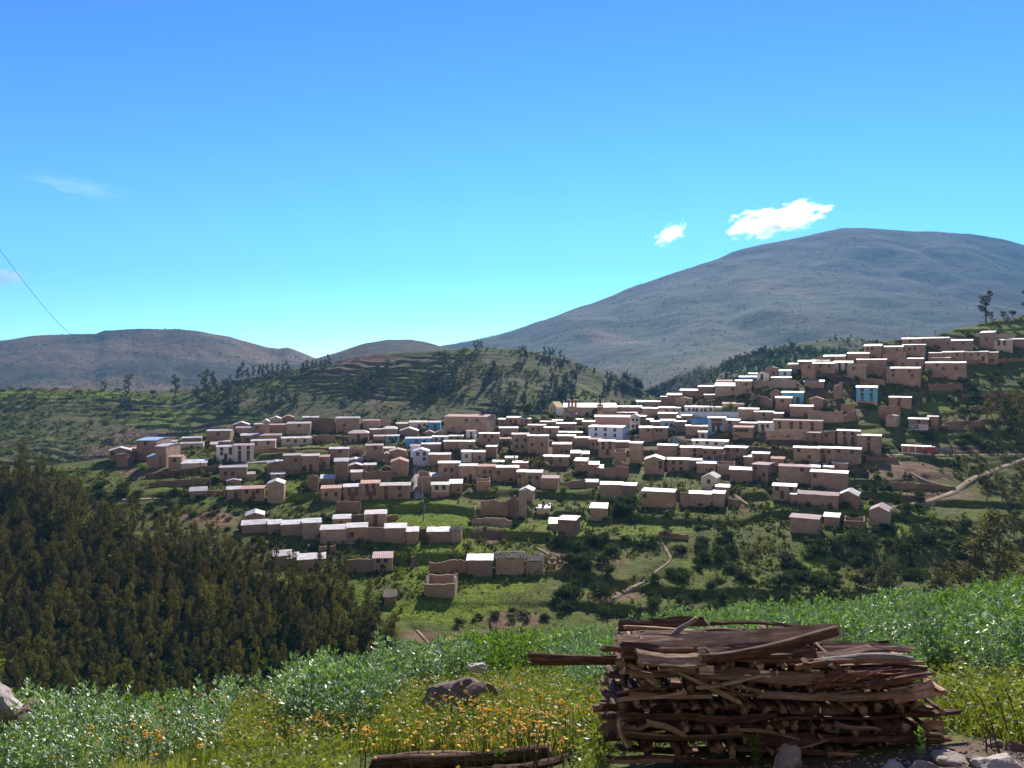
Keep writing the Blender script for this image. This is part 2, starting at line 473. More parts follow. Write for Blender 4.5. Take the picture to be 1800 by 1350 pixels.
# big mountain
def noise_mnt(X, Y, Z, T):
    k = sstep(1.02, .86, T) * sstep(0, .15, T)
    gul = np.abs(fbm(X / 330 + .35 * fbm(X / 260, Y / 260, 2), Y / 1100 + 5, 3, .42))
    return k * (46 * gul + 13 * fbm(X / 190, Y / 190, 4) - 5) + 3.5 * fbm(X / 60, Y / 60, 4)
def cover_mnt(U, V, X, Y):
    return cov3(.42 + .55 * fbm(X / 170, Y / 170, 4) + blobs(U, V, [(1250, 640, 200, 40, .4)]), .10 + blobs(U, V, [(1080, 600, 60, 12, .8), (1500, 625, 60, 8, .4)]) + .75 * np.maximum(fbm(X / 210 + 3, Y / 330, 4), 0), U * 0)
PEAK = Ridge('mountain', 560, 2500, 7, 950, ([560, 800, 1200, 1480, 1800, 2500], [2300, 2300, 2350, 2500, 2500, 2400]), 725,
    ([560, 740, 790, 830, 870, 905, 950, 1000, 1050, 1075, 1100, 1150, 1200, 1250, 1300, 1350, 1400, 1440, 1480, 1520, 1560, 1620, 1680, 1720, 1760, 1800, 1900, 2200, 2500],
     [640, 622, 612, 603, 592, 581, 565, 547, 529, 519, 508, 491, 474, 459, 439, 428, 419, 410, 401, 401, 404, 406, 409, 413, 420, 431, 455, 520, 580]), .85, 210, noise_mnt, M_MNT, cover_mnt, .4, 1.3)
# left mountain
def noise_left(X, Y, Z, T):
    k = sstep(1.02, .86, T) * sstep(0, .15, T)
    return k * (32 * np.abs(fbm(X / 190 + 7, Y / 600, 4)) + 9 * fbm(X / 110, Y / 110, 4) - 3) + 2.6 * fbm(X / 40, Y / 40, 4)
def cover_left(U, V, X, Y): return cov3(.05 + .5 * fbm(X / 120, Y / 120, 4), .42 + blobs(U, V, [(290, 615, 60, 8, .5)]) + .6 * fbm(X / 110 + 3, Y / 110, 4), U * 0)
LEFTM = Ridge('left_mountain', -700, 760, 6, 760, ([-700, 800], [1500, 1550]), 760,
    ([-700, -300, 0, 60, 100, 170, 185, 240, 300, 350, 400, 430, 470, 490, 505, 520, 550, 600, 660, 760], [640, 625, 598, 591, 588, 586, 580, 578, 579, 582, 591, 600, 611, 614, 611, 616, 628, 640, 655, 680]), .8, 150, noise_left, M_MNT, cover_left, .5, 1.3)
# low round hill in the middle
MIDM = Ridge('round_hill', 440, 1000, 6, 640, ([440, 1000], [1050, 1100]), 740,
    ([440, 520, 560, 600, 640, 680, 720, 750, 780, 850, 1000], [668, 642, 629, 617, 604, 598, 597, 602, 611, 630, 670]), .8, 90, lambda X, Y, Z, T: .5 * noise_left(X, Y, Z, T), M_MNT, cover_left, .5, 1.3)
FARM = Ridge('far_mountain', 640, 1100, 8, 3600, ([640, 1100], [5000, 5200]), 690, ([640, 760, 800, 830, 880, 1100], [630, 613, 605, 602, 606, 640]), .8, 50, lambda X, Y, Z, T: 12 * fbm(X / 160, Y / 160, 4) * sstep(1.05, .9, T), M_MNT, cover_left, .5, 1.2)

# ------------------------------------------------------------------ houses
WALL = {'a': m_wall('adobe', (.44, .31, .23)), 'c': m_wall('cream_plaster', (.60, .52, .42), .12, .3), 'w': m_wall('white_plaster', (.84, .84, .86), .08, .25),
        'b': m_wall('blue_plaster', (.13, .36, .68), .1, .3), 'l': m_wall('pale_blue_plaster', (.50, .74, .92), .08, .25), 't': m_wall('turquoise_plaster', (.22, .56, .80), .1, .25),
        'k': m_wall('pink_plaster', (.62, .38, .32), .12, .3), 'g': m_wall('pale_green_plaster', (.55, .66, .62), .1, .25), 'v': m_wall('blue_white_plaster', (.62, .70, .92), .08, .2),
        'y': m_wall('yellow_plaster', (.72, .56, .28), .1, .3), 'm': m_wall('mud_wall', (.33, .22, .155), .3, .6)}
ROOF = {'w': m_metal('bright_metal_roof', (.54, .51, .49), (.36, .24, .18), .55, .5), 'b': m_metal('blue_metal_roof', (.30, .48, .66), (.6, .64, .68)),
        'm': m_metal('patchy_metal_roof', (.50, .41, .37), (.32, .14, .09), .6, .95), 'r': m_tile('red_roof', (.44, .21, .165), (.56, .36, .30)),
        'p': m_tile('mauve_roof', (.40, .26, .24), (.52, .38, .37)), 't': m_plain('thatch', (.115, .095, .075), .95, 0, .1, .5, 4), 'o': m_tile('orange_tile_roof', (.50, .22, .14), (.66, .44, .36))}
WALLW = {'a': 'brown adobe', 'c': 'cream', 'w': 'white', 'b': 'blue', 'l': 'pale blue', 't': 'turquoise', 'k': 'pinkish', 'g': 'pale green', 'v': 'blue-white', 'y': 'yellow', 'm': 'brown mud'}
ROOFW = {'w': 'bright metal', 'b': 'bluish metal', 'm': 'rust-patched', 'r': 'reddish', 'p': 'mauve', 't': 'dark thatched', 'o': 'orange tiled'}
M_GLASS = m_plain('dark_opening', (.018, .016, .018), .25, 0, .5)
M_FRAME = m_plain('window_frame', (.16, .10, .07), .8)
M_DOOR = m_plain('door_wood', (.13, .065, .045), .75)
M_BDOOR = m_plain('blue_door', (.08, .22, .42), .7)
M_CONC = m_plain('concrete', (.42, .40, .37), .9)
M_STONE = m_wall('dry_stone', (.27, .175, .105), .35, .6)
M_WOODG = m_plain('grey_timber', (.16, .12, .10), .9)
M_BLUEP = m_plain('blue_plastic', (.06, .22, .55), .4)

def win_mesh(w, h, kind):
    mb = MB()
    if kind == 'w':
        t = .09
        mb.box(-w / 2, w / 2, -.05, .02, -h / 2, -h / 2 + t, 0); mb.box(-w / 2, w / 2, -.05, .02, h / 2 - t, h / 2, 0)
        mb.box(-w / 2, -w / 2 + t, -.05, .02, -h / 2 + t, h / 2 - t, 0); mb.box(w / 2 - t, w / 2, -.05, .02, -h / 2 + t, h / 2 - t, 0)
        mb.box(-.03, .03, -.04, .02, -h / 2 + t, h / 2 - t, 0)
        mb.box(-w / 2 + t, w / 2 - t, -.015, .02, -h / 2 + t, h / 2 - t, 1)
        mb.box(-w / 2 - .05, w / 2 + .05, -.09, .02, -h / 2 - .06, -h / 2 - .002, 0)
        return mb.mesh('window', [M_FRAME, M_GLASS])
    t = .08
    mb.box(-w / 2, -w / 2 + t, -.06, .02, -h / 2, h / 2, 0); mb.box(w / 2 - t, w / 2, -.06, .02, -h / 2, h / 2, 0)
    mb.box(-w / 2 + t, w / 2 - t, -.06, .02, h / 2 - t, h / 2, 0)
    mb.box(-w / 2 + t, w / 2 - t, -.03, .02, -h / 2, h / 2 - t, 1)
    return mb.mesh('door', [M_FRAME, M_BDOOR if kind == 'D' else M_DOOR])
_wm = {}
def win(kind, w, h):
    k = (kind, round(w, 1), round(h, 1))
    if k not in _wm: _wm[k] = win_mesh(max(k[1], .3), max(k[2], .3), kind)
    return _wm[k]

def slab(mb, quad, th=.05, nseg=6, jit=.03):
    """roof sheet over the quad a-b (eave) c-d (ridge), subdivided along the eave"""
    a, b, c, d = [Vector(p) for p in quad]
    n = (b - a).cross(d - a).normalized()
    if n.z < 0: n = -n
    top = []; bot = []
    for j, (p, q) in enumerate(((a, b), (d, c))):
        for i in range(nseg + 1):
            f = i / nseg
            v = p.lerp(q, f) + n * random.uniform(-jit, jit) + (p - q).normalized() * (random.uniform(-jit, jit) if i in (0, nseg) else 0)
            if j == 0: v += (a - d).normalized() * random.uniform(-.06, .06)
            top.append(v + n * th); bot.append(v)
    m = nseg + 1
    V = top + bot; o = 2 * m
    Fs = []
    for i in range(nseg):
        Fs.append((i, i + 1, m + i + 1, m + i)); Fs.append((o + i, o + m + i, o + m + i + 1, o + i + 1))
        Fs.append((i, o + i, o + i + 1, i + 1)); Fs.append((m + i, m + i + 1, o + m + i + 1, o + m + i))
    Fs.append((0, m, o + m, o)); Fs.append((nseg, o + nseg, o + m + nseg, m + nseg))
    mb.add(V, Fs)

def ruin_wall(mb, p, q, h0, h1, th=.4, jag=.5, base=-1.5, step=.6):
    """jagged mud wall from p to q"""
    p = Vector(p); q = Vector(q); L = (q - p).length
    n = max(3, int(L / step)); d = (q - p).normalized(); nr = Vector((-d.y, d.x, 0)) * th / 2
    V = []; 
    for i in range(n + 1):
        f = i / n; c = p.lerp(q, f)
        h = h0 + (h1 - h0) * f + jag * (float(vnoise(c.x * .5 + 3, c.y * .5 + h0 * 7)) - .5) * 2 + random.uniform(-.12, .12) * min(1, jag * 2)
        for s_ in (-1, 1):
            V.append((c.x + nr.x * s_, c.y + nr.y * s_, c.z + base)); V.append((c.x + nr.x * s_ * .8, c.y + nr.y * s_ * .8, c.z + max(.15, h)))
    Fs = []
    for i in range(n):
        a = i * 4; b = a + 4
        Fs += [(a, b, b + 1, a + 1), (a + 2, a + 3, b + 3, b + 2), (a + 1, b + 1, b + 3, a + 3)]
    Fs += [(0, 1, 3, 2), (n * 4, n * 4 + 2, n * 4 + 3, n * 4 + 1)]
    mb.add(V, Fs)

HOUSES = []
ZONE = {'A': (170, 700, 4.5), 'B': (470, 700, 4.5), 'C': (770, 680, 4.5), 'D': (1100, 680, 4.5), 'E': (1400, 500, 4.5), 'F': (1400, 720, 4.5), 'G': (1100, 540, 4.5), 'H': (400, 840, 4.5), 'K': (700, 830, 3.6)}

def house(zone, xl, xr, yt, ye, yb, st='G', roof='w', wall='a', side=None, wins='', label=None, D=5.0, name=None, extra=None):
    ox, oy, sc = ZONE[zone]
    ul, ur, vt, ve, vb = ox + xl / sc, ox + xr / sc, oy + yt / sc, oy + ye / sc, oy + yb / sc
    uc = (ul + ur) / 2
    P = hill_at(uc, vb, False)
    Y = P.y
    zb = (CV - vb) / FP * Y
    if side is None: side = random.uniform(2, 16)
    al = math.atan((uc - CU) / FP)
    wpx = (ur - ul)
    depth_m = D
    if side > 60: depth_m = D * 1.5
    th = math.asin(max(-.75, min(.75, side / sc * Y / (FP * depth_m))))
    psi = -al - th
    W = wpx * Y / (FP * math.cos(th))
    zeave = (CV - ve + .8) / FP * Y
    h = max(.8, zeave - zb)
    Dm = depth_m
    big = wpx * sc
    name = name or ('ruined_house' if st == 'R' else 'adobe_house' if wall in 'am' else 'painted_house')
    root = empty(name, (P.x, Y, zb), psi)
    up = st
    base = -1.7
    rise = .4
    hw = W / 2
    kids = []
    if st == 'G':
        zr = (CV - vt - .34 * (ve - vt)) / FP * (Y + Dm / 2); rise = min(max(zr - zeave, .05 * Dm / 2), .55 * Dm / 2)
        V = [(-hw, 0, base), (hw, 0, base), (hw, Dm, base), (-hw, Dm, base), (-hw, 0, h), (hw, 0, h), (hw, Dm, h), (-hw, Dm, h), (-hw, Dm / 2, h + rise), (hw, Dm / 2, h + rise)]
        Fs = [(0, 1, 5, 4), (1, 2, 6, 9, 5), (2, 3, 7, 6), (3, 0, 4, 8, 7), (4, 5, 9, 8), (6, 7, 8, 9)]
    elif st == 'S':
        zr = (CV - vt - .25 * (ve - vt)) / FP * (Y + Dm); rise = min(max(zr - zeave, .06 * Dm), .5 * Dm)
        V = [(-hw, 0, base), (hw, 0, base), (hw, Dm, base), (-hw, Dm, base), (-hw, 0, h), (hw, 0, h), (hw, Dm, h + rise), (-hw, Dm, h + rise)]
        Fs = [(0, 1, 5, 4), (1, 2, 6, 5), (2, 3, 7, 6), (3, 0, 4, 7), (4, 5, 6, 7)]
    elif st == 'F':
        rise = min(max((CV - vt) / FP * Y - zeave, .22 * hw), .7 * hw)
        V = [(-hw, 0, base), (hw, 0, base), (hw, Dm, base), (-hw, Dm, base), (-hw, 0, h), (hw, 0, h), (hw, Dm, h), (-hw, Dm, h), (0, 0, h + rise), (0, Dm, h + rise)]
        Fs = [(0, 1, 5, 8, 4), (1, 2, 6, 5), (2, 3, 7, 9, 6), (3, 0, 4, 7), (4, 8, 9, 7), (5, 6, 9, 8)]
    elif st == 'H':
        zr = (CV - vt) / FP * (Y + Dm / 2); rise = min(max(zr - zeave, .2 * Dm / 2), .7 * Dm / 2); ri = hw * .45
        V = [(-hw, 0, base), (hw, 0, base), (hw, Dm, base), (-hw, Dm, base), (-hw, 0, h), (hw, 0, h), (hw, Dm, h), (-hw, Dm, h)]
        Fs = [(0, 1, 5, 4), (1, 2, 6, 5), (2, 3, 7, 6), (3, 0, 4, 7), (4, 5, 6, 7)]
    if st == 'R':
        mb = MB(); j = min(.7, h * .25)
        ruin_wall(mb, (-hw, .2, 0), (hw, .2, 0), h, h, .4, j * .5); ruin_wall(mb, (-hw + .2, .4, 0), (-hw + .2, Dm, 0), h, h + .3, .4, j)
        ruin_wall(mb, (hw - .2, .4, 0), (hw - .2, Dm, 0), h, h + .3, .4, j); ruin_wall(mb, (-hw, Dm, 0), (hw, Dm, 0), h + .4, h + .4, .4, j)
        link('wall', mb.mesh('wall', [WALL[wall]]), root)
    else:
        kids.append(link('wall', mesh_py('wall', V, Fs, WALL[wall]), root))
        e = .12; eg = .18; mb = MB(); lift = .012
        ns = max(3, int(W / 1.1))
        if st == 'G':
            k = rise / (Dm / 2); r_ = h + rise + lift
            slab(mb, [(-hw - eg, -e, h - e * k + lift), (hw + eg, -e, h - e * k + lift), (hw + eg, Dm / 2, r_), (-hw - eg, Dm / 2, r_)], .045, ns)
            slab(mb, [(hw + eg, Dm + e, h - e * k + lift), (-hw - eg, Dm + e, h - e * k + lift), (-hw - eg, Dm / 2, r_), (hw + eg, Dm / 2, r_)], .045, ns)
        elif st == 'S':
            k = rise / Dm
            slab(mb, [(-hw - eg, -e, h - e * k + lift), (hw + eg, -e, h - e * k + lift), (hw + eg, Dm + eg, h + rise + eg * k + lift), (-hw - eg, Dm + eg, h + rise + eg * k + lift)], .07, ns)
        elif st == 'F':
            k = rise / hw; nd = 4
            slab(mb, [(-hw - e, Dm + eg, h - e * k + lift), (-hw - e, -e, h - e * k + lift), (0, -e, h + rise + lift), (0, Dm + eg, h + rise + lift)], .08, nd)
            slab(mb, [(hw + e, -e, h - e * k + lift), (hw + e, Dm + eg, h - e * k + lift), (0, Dm + eg, h + rise + lift), (0, -e, h + rise + lift)], .08, nd)
        elif st == 'H':
            k = rise / (Dm / 2); z0 = h - e * k + lift; z1 = h + rise + lift
            a, b, c, d = (-hw - e, -e, z0), (hw + e, -e, z0), (hw + e, Dm + e, z0), (-hw - e, Dm + e, z0)
            p, q = (-ri, Dm / 2, z1), (ri, Dm / 2, z1)
            o_ = len(mb.v); mb.add([a, b, c, d, p, q], [(0, 1, 5, 4), (1, 2, 5), (2, 3, 4, 5), (3, 0, 4), (0, 3, 2, 1)])
        if roof == 't':
            mb.v = [(x, y, z + random.uniform(-.05, .22)) for x, y, z in mb.v]
        if roof == 't' and st == 'G':
            for i in range(90):   # loose straw lying on the thatch
                x = random.uniform(-hw, hw); y = random.uniform(-e, Dm / 2 - .1); z = h + y * k + .16
                mb.box(x - .03, x + .03, y, y + random.uniform(.4, .9), z, z + random.uniform(.04, .16))
        kids.append(link('roof', mb.mesh('roof', [ROOF[roof]]), root))
    nw = nd_ = 0
    for tok in wins.split():
        kd = tok[0]; a, b = [float(x) for x in tok[1:].split(',')]
        x = -hw + W * a / 100
        hh = h
        if kd == 'w':
            ww = .85 if W > 3 else .65; wh = .9 if h > 2.2 else .65
            z = max(.5, min(h - wh / 2 - .12, h * (1 - b / 100)))
            link('window', win('w', ww, wh), root, (x, -.002, z)); nw += 1
        else:
            dh = min(1.75, h * .75); dw = .85
            z = h * (1 - b / 100) if b < 60 else dh / 2 + .02
            z = max(dh / 2, min(h - dh / 2 - .05, z))
            link('door', win('D' if kd == 'D' else 'd', dw, dh), root, (x, -.002, z)); nd_ += 1
    PADS.append((P.x, Y, psi, -hw - .3, hw + .3, -1.1, Dm - .5, zb - .06))
    H = dict(root=root, u=uc, v=(ve + vb) / 2, W=W, h=h, Y=Y, st=st, roof=roof, wall=wall, nw=nw, nd=nd_, label=label, D=Dm, hw=hw, rise=rise, wpx=wpx)
    HOUSES.append(H)
    return H
h = house
# left end of the village
h('A', 322, 465, 298, 338, 480, 'G', 'b', 'a', 115, 'w45,15', 'tall adobe house with bluish metal roof at the left end of the village', 7)
h('A', 465, 545, 360, 385, 545, 'G', 'w', 'a', 110, '', None, 6)
h('A', 400, 490, 440, 468, 552, 'S', 'b', 'a', 50, '', 'low adobe lean-to with bluish roof beside the tall adobe house')
h('A', 572, 668, 438, 468, 575, 'G', 'r', 'a', 35, 'w45,22', 'small adobe house with reddish roof at the pale street\'s left end')
h('A', 675, 862, 482, 520, 575, 'S', 'w', 'c', 8, '', None, 6)
h('A', 108, 262, 393, 420, 495, 'F', 'w', 'a', 6, 'w15,20', 'low adobe house at the very left edge of the village')
h('A', 160, 240, 425, 455, 540, 'G', 't', 'm', 80, '', 'dark thatched hut among the leftmost adobe houses')
h('A', 264, 318, 388, 402, 432, 'G', 'r', 'a')
h('A', 664, 836, 338, 362, 402, 'G', 'w', 'c', 15, 'w50,50')
h('A', 682, 822, 297, 318, 347, 'G', 'w', 'a', 10)
h('A', 572, 630, 322, 348, 378, 'G', 'w', 'a', 6)
h('A', 874, 1052, 237, 262, 345, 'G', 'w', 'a', 30, 'w48,25', None, 6)
h('A', 967, 1050, 327, 347, 370, 'G', 'w', 'a', 4)
h('A', 902, 952, 356, 370, 410, 'S', 'w', 'm', 4)
h('A', 952, 1088, 367, 388, 490, 'G', 'w', 'w', 0, 'w28,15 w76,18 w28,48 w76,45 d50,88', 'white two-storey house adjoining a taller white house on the left')
h('A', 1090, 1238, 347, 378, 492, 'G', 'p', 'w', 2, 'w28,12 w72,12 w28,45 w72,45 d28,88 d72,88', 'white three-storey house with grey-mauve roof and six openings')
h('A', 1082, 1203, 190, 215, 250, 'F', 'w', 'a', 4)
h('A', 1107, 1245, 217, 238, 288, 'G', 'w', 'a', 6)
h('A', 1250, 1318, 193, 210, 288, 'G', 'w', 'a', 4, 'w25,30')
h('A', 1318, 1364, 165, 190, 320, 'F', 'w', 'a', 0)
h('A', 1366, 1470, 148, 172, 196, 'F', 'w', 'c', 2)
h('A', 1370, 1500, 193, 215, 288, 'G', 'r', 'a', 4, '', 'adobe house with reddish corrugated roof at the upper left of the village')
h('A', 1510, 1688, 177, 205, 294, 'G', 'w', 'a', 10, 'w52,8')
h('A', 1472, 1560, 138, 158, 190, 'F', 'r', 'a', 0)
h('A', 1632, 1752, 135, 157, 178, 'G', 'w', 'a', 4)
h('A', 1142, 1278, 285, 300, 337, 'S', 'w', 'a', 4)
h('A', 1285, 1456, 270, 298, 346, 'G', 'm', 'a', 8)
h('A', 1224, 1408, 320, 340, 412, 'G', 'w', 'a', 10, 'w20,20 w70,20')
h('A', 1465, 1700, 293, 320, 352, 'G', 'w', 'c', 6, 'w22,40 d46,70 d76,70', 'low cream house with long metal roof and three openings')
h('A', 1478, 1612, 430, 457, 590, 'G', 'w', 'a', 8, 'w70,25')
h('A', 1616, 1758, 427, 460, 578, 'G', 'm', 'a', 4, 'w20,75 d55,85')
h('B', 408, 490, 435, 468, 555, 'G', 'r', 'a', 4, 'w45,55', 'narrow adobe house with reddish roof closing a row of three')
h('A', 978, 1182, 522, 552, 650, 'G', 'w', 'a', 6, 'w48,45 w22,40', 'adobe house with bright roof directly below the white three-storey house')
h('A', 1172, 1248, 580, 605, 640, 'G', 'w', 'a', 0)
h('A', 1352, 1482, 503, 520, 597, 'F', 'w', 'a', 2, '')
h('A', 1380, 1484, 588, 605, 657, 'G', 'w', 'a', 2, 'w50,30')
h('A', 1032, 1138, 643, 658, 690, 'F', 'w', 'a', 0)
h('A', 1032, 1148, 690, 725, 798, 'G', 'w', 'a', 2, 'd60,75')
h('A', 1150, 1322, 688, 720, 800, 'G', 'r', 'a', 8, 'w22,15 w70,15 d52,78', 'low adobe house with reddish roof joined to a metal-roofed neighbour')
h('A', 1352, 1478, 655, 683, 808, 'F', 'w', 'a', 14, '', 'tall narrow adobe gable house beside the grassy slope at left')
h('A', 740, 866, 715, 740, 795, 'S', 'w', 'a', 2)
# bottom row, left of the meadow
h('H', 145, 285, 278, 305, 355, 'F', 'w', 'a', 6, '', 'detached adobe hut with gabled metal roof above the long lower row')
h('H', 118, 318, 354, 375, 432, 'S', 'w', 'a', 2, '', None, 4)
h('H', 322, 422, 338, 370, 440, 'G', 'w', 'a', 2)
h('H', 427, 588, 337, 373, 452, 'G', 'w', 'a', 2)
h('H', 597, 736, 332, 360, 480, 'G', 'w', 'a', 2, '', 'tallest house of the long lower adobe row')
h('H', 738, 940, 378, 412, 520, 'G', 'w', 'a', 4, '', 'wide adobe house in the middle of the long lower row')
h('H', 945, 1104, 362, 397, 497, 'G', 'w', 'a', 2, 'w25,50')
h('H', 1244, 1412, 370, 402, 508, 'G', 'w', 'a', 4)
h('H', 1417, 1508, 403, 430, 522, 'G', 'w', 'a', 4, '', 'small adobe house at the right end of the long lower row')
h('H', 836, 972, 298, 328, 385, 'G', 'w', 'a', 4, 'w45,50')
h('H', 1088, 1252, 260, 290, 390, 'G', 'm', 'a', 6, 'w50,12 d50,68', 'two-storey adobe house rising behind the long lower row')
h('H', 367, 498, 585, 622, 690, 'G', 'w', 'a', 2, '', 'adobe house half hidden by the plantation treetops, left one')
h('H', 560, 768, 605, 648, 712, 'G', 'w', 'a', 4, '', 'long adobe house half hidden by the plantation treetops')
h('H', 480, 556, 625, 641, 700, 'G', 'w', 'a', 2)
h('H', 1152, 1302, 600, 638, 722, 'G', 'p', 'a', 6, 'w28,12 w66,12 w48,70', 'small mauve-roofed adobe house with a walled yard on its left')
h('B', 1268, 1448, 1022, 1060, 1142, 'G', 'w', 'a', 0, '', 'adobe house with bright roof joined to a thatched end room on the meadow')
h('B', 1450, 1534, 1003, 1058, 1140, 'G', 't', 'a', 8, '', 'thatched end room joined to a bright-roofed house on the meadow', 4)
# meadow
h('K', 164, 358, 690, 705, 795, 'R', 'w', 'a', 22, '', 'roofless adobe building alone on the lower meadow', 4.5)
h('K', 436, 596, 530, 562, 640, 'G', 'w', 'a', 6, '', 'bright-roofed adobe house next to the thatched houses on the meadow')
h('K', 617, 798, 493, 550, 630, 'G', 't', 'a', 6, '', 'larger dark thatched adobe house on the meadow')
h('K', 806, 916, 508, 570, 632, 'G', 't', 'a', 8, '', 'smaller ragged thatched adobe house on the meadow')
h('K', 946, 998, 572, 582, 604, 'R', 'w', 'm', 4, '', 'tiny roofless shed right of the thatched houses', 2)
h('K', 1010, 1120, 275, 306, 402, 'G', 'w', 'a', 34, '', 'detached tall adobe house with bright roof in the middle meadow')
h('K', 955, 1010, 296, 330, 368, 'S', 'w', 'a', 2, '', 'low lean-to with bright roof on the detached meadow house')
h('K', 1214, 1318, 206, 232, 296, 'S', 'w', 'a', 10, '', 'small shed-roofed adobe hut against a dark bush')
h('K', 876, 958, 195, 230, 264, 'G', 'w', 'c', 4, '', 'pale low hut with stones on its metal roof', 4)
h('K', 766, 850, 100, 122, 186, 'F', 'w', 'a', 16, '', 'small gabled adobe hut behind the big ruin', 4)
h('H', 1238, 1332, 938, 952, 1003, 'S', 't', 'm', 4, '', 'tiny mud shed beside the lower plantation edge', 3)
# centre left
h('B', 545, 728, 138, 162, 255, 'G', 'w', 'a', 6, 'w35,55')
h('B', 757, 886, 165, 180, 238, 'G', 'p', 'a', 4)
h('B', 640, 800, 250, 280, 360, 'H', 'm', 'a', 4, 'w25,70 d50,85 w50,25', 'adobe house with hipped rust-patched roof and a central door', 6)
h('B', 810, 908, 235, 252, 288, 'G', 'w', 'a', 4)
h('B', 912, 1024, 220, 245, 290, 'H', 'w', 'a', 4)
h('B', 1020, 1116, 185, 205, 242, 'G', 'w', 'a', 4)
h('B', 1125, 1262, 168, 195, 246, 'G', 'm', 'w', 4, 'd55,70 w85,30')
h('B', 1275, 1368, 172, 195, 250, 'G', 'm', 'b', 8, 'w55,35', 'blue house left of the large red-roofed hall')
h('B', 1047, 1190, 235, 262, 302, 'F', 'w', 'a', 6)
h('B', 842, 938, 290, 305, 356, 'G', 'w', 'a', 4)
h('B', 945, 1040, 285, 303, 360, 'G', 'w', 't', 2, 'w25,25 w75,25 d48,80', 'small turquoise house in the upper left village')
h('B', 1094, 1298, 298, 322, 392, 'G', 'w', 'b', 2, 'w42,25 w72,30', 'long low blue house at the street corner')
h('B', 1305, 1430, 288, 310, 376, 'G', 'w', 'v', 2, 'w25,20 w62,20 d70,80')
h('B', 1238, 1326, 260, 282, 298, 'F', 'r', 'a', 2)
h('B', 1334, 1420, 254, 276, 298, 'F', 'r', 'a', 2)
h('B', 1440, 1548, 283, 305, 332, 'G', 'w', 'a', 4, 'w60,40')
h('B', 1572, 1640, 245, 265, 330, 'G', 'r', 'w', 24, 'w60,25 w62,68', 'white house with reddish roof in front of the large hall')
h('C', 50, 385, 210, 240, 352, 'G', 'r', 'a', 80, 'w52,24 w77,24', 'large windowed adobe hall with long reddish roof', 9, 'adobe_hall')
h('B', 1220, 1368, 348, 368, 428, 'G', 'w', 'a', 4)
h('B', 1132, 1208, 365, 383, 465, 'G', 'r', 'v', 2)
h('B', 1152, 1276, 403, 426, 535, 'F', 'w', 'v', 6, 'w30,14 w72,14 w72,50', 'blue-white gabled house at the top of the stepped street')
h('B', 1280, 1446, 428, 450, 540, 'G', 'w', 'a', 6)
h('B', 1394, 1508, 330, 348, 432, 'G', 'w', 'a', 4)
h('B', 1510, 1638, 328, 348, 442, 'G', 'w', 'a', 8)
h('B', 1678, 1800, 265, 290, 400, 'G', 'w', 'a', 4)
h('B', 494, 642, 380, 405, 502, 'G', 'w', 'a', 4, 'w55,8', 'tall plain adobe house above the ruined walls at left centre')
h('B', 778, 912, 360, 378, 490, 'G', 'p', 'a', 4, 'w58,10', 'tall adobe house with mauve roof at left centre')
h('B', 914, 1008, 378, 400, 432, 'G', 'w', 'a', 4)
h('B', 966, 1096, 405, 425, 492, 'F', 'p', 'a', 2)
h('B', 926, 962, 434, 446, 520, 'F', 'p', 'a', 0)
h('B', 976, 1112, 482, 510, 615, 'F', 'r', 'a', 6, '', 'adobe gable house with red roof edge beside the stepped street')
h('B', 530, 636, 485, 505, 650, 'S', 'w', 'm', 4)
h('B', 632, 752, 482, 500, 528, 'F', 'w', 'm', 2)
h('B', 644, 760, 520, 540, 578, 'F', 'w', 'm', 2)
h('B', 660, 750, 575, 590, 652, 'G', 'w', 'a', 2)
h('B', 766, 858, 503, 532, 575, 'G', 'w', 'a', 2, 'w42,45')
h('B', 424, 532, 618, 640, 695, 'S', 'w', 'm', 2)
h('B', 428, 580, 692, 718, 822, 'G', 'o', 'a', 6, 'w26,40 w74,40', 'adobe house with two dark windows and patchy orange roof')
h('B', 604, 742, 678, 705, 806, 'G', 'w', 'a', 2, 'd33,35 d72,35 d50,85', 'adobe house with three brown doors left of an orange roof')
h('B', 744, 888, 650, 678, 800, 'G', 'o', 'a', 2, 'd33,50 d70,52 w30,8 w66,8 d50,88', 'tall adobe house with bright orange tiled roof', 5.5)
h('B', 892, 1128, 668, 695, 797, 'G', 'm', 'a', 6, 'w20,18 w65,18 d20,75 w66,70', 'wide adobe house at the foot of the stepped street')
h('B', 1352, 1522, 492, 518, 640, 'G', 'w', 'a', 4, 'w33,42 w62,42')
h('B', 1516, 1656, 513, 540, 656, 'G', 'w', 'a', 8, 'w36,82 d64,85')
h('C', 315, 452, 612, 635, 745, 'G', 'r', 'a', 4, 'w38,35 w72,35 w38,75 w72,72', 'adobe house with reddish roof and four windows near the centre')
h('B', 1186, 1288, 615, 628, 745, 'R', 'w', 'a', 2, '', 'roofless adobe yard beside the stepped street')
h('B', 1280, 1438, 605, 625, 662, 'S', 'w', 'a', 2)
h('B', 1297, 1438, 660, 690, 772, 'G', 'w', 'c', 2, 'w30,15 w70,15', 'cream house with two small windows and a pinkish base')
h('B', 1440, 1540, 655, 680, 752, 'S', 'w', 'a', 4)
h('B', 1535, 1616, 398, 430, 500, 'G', 'w', 'w', 4, 'w50,40')
h('B', 1622, 1722, 410, 430, 502, 'G', 'w', 'a', 4, 'w55,55')
h('C', 378, 462, 458, 478, 545, 'G', 'w', 'a', 12)
h('C', 302, 412, 740, 752, 828, 'R', 'w', 'a', 4, '', 'small roofless adobe yard with a curved wall top', 3)
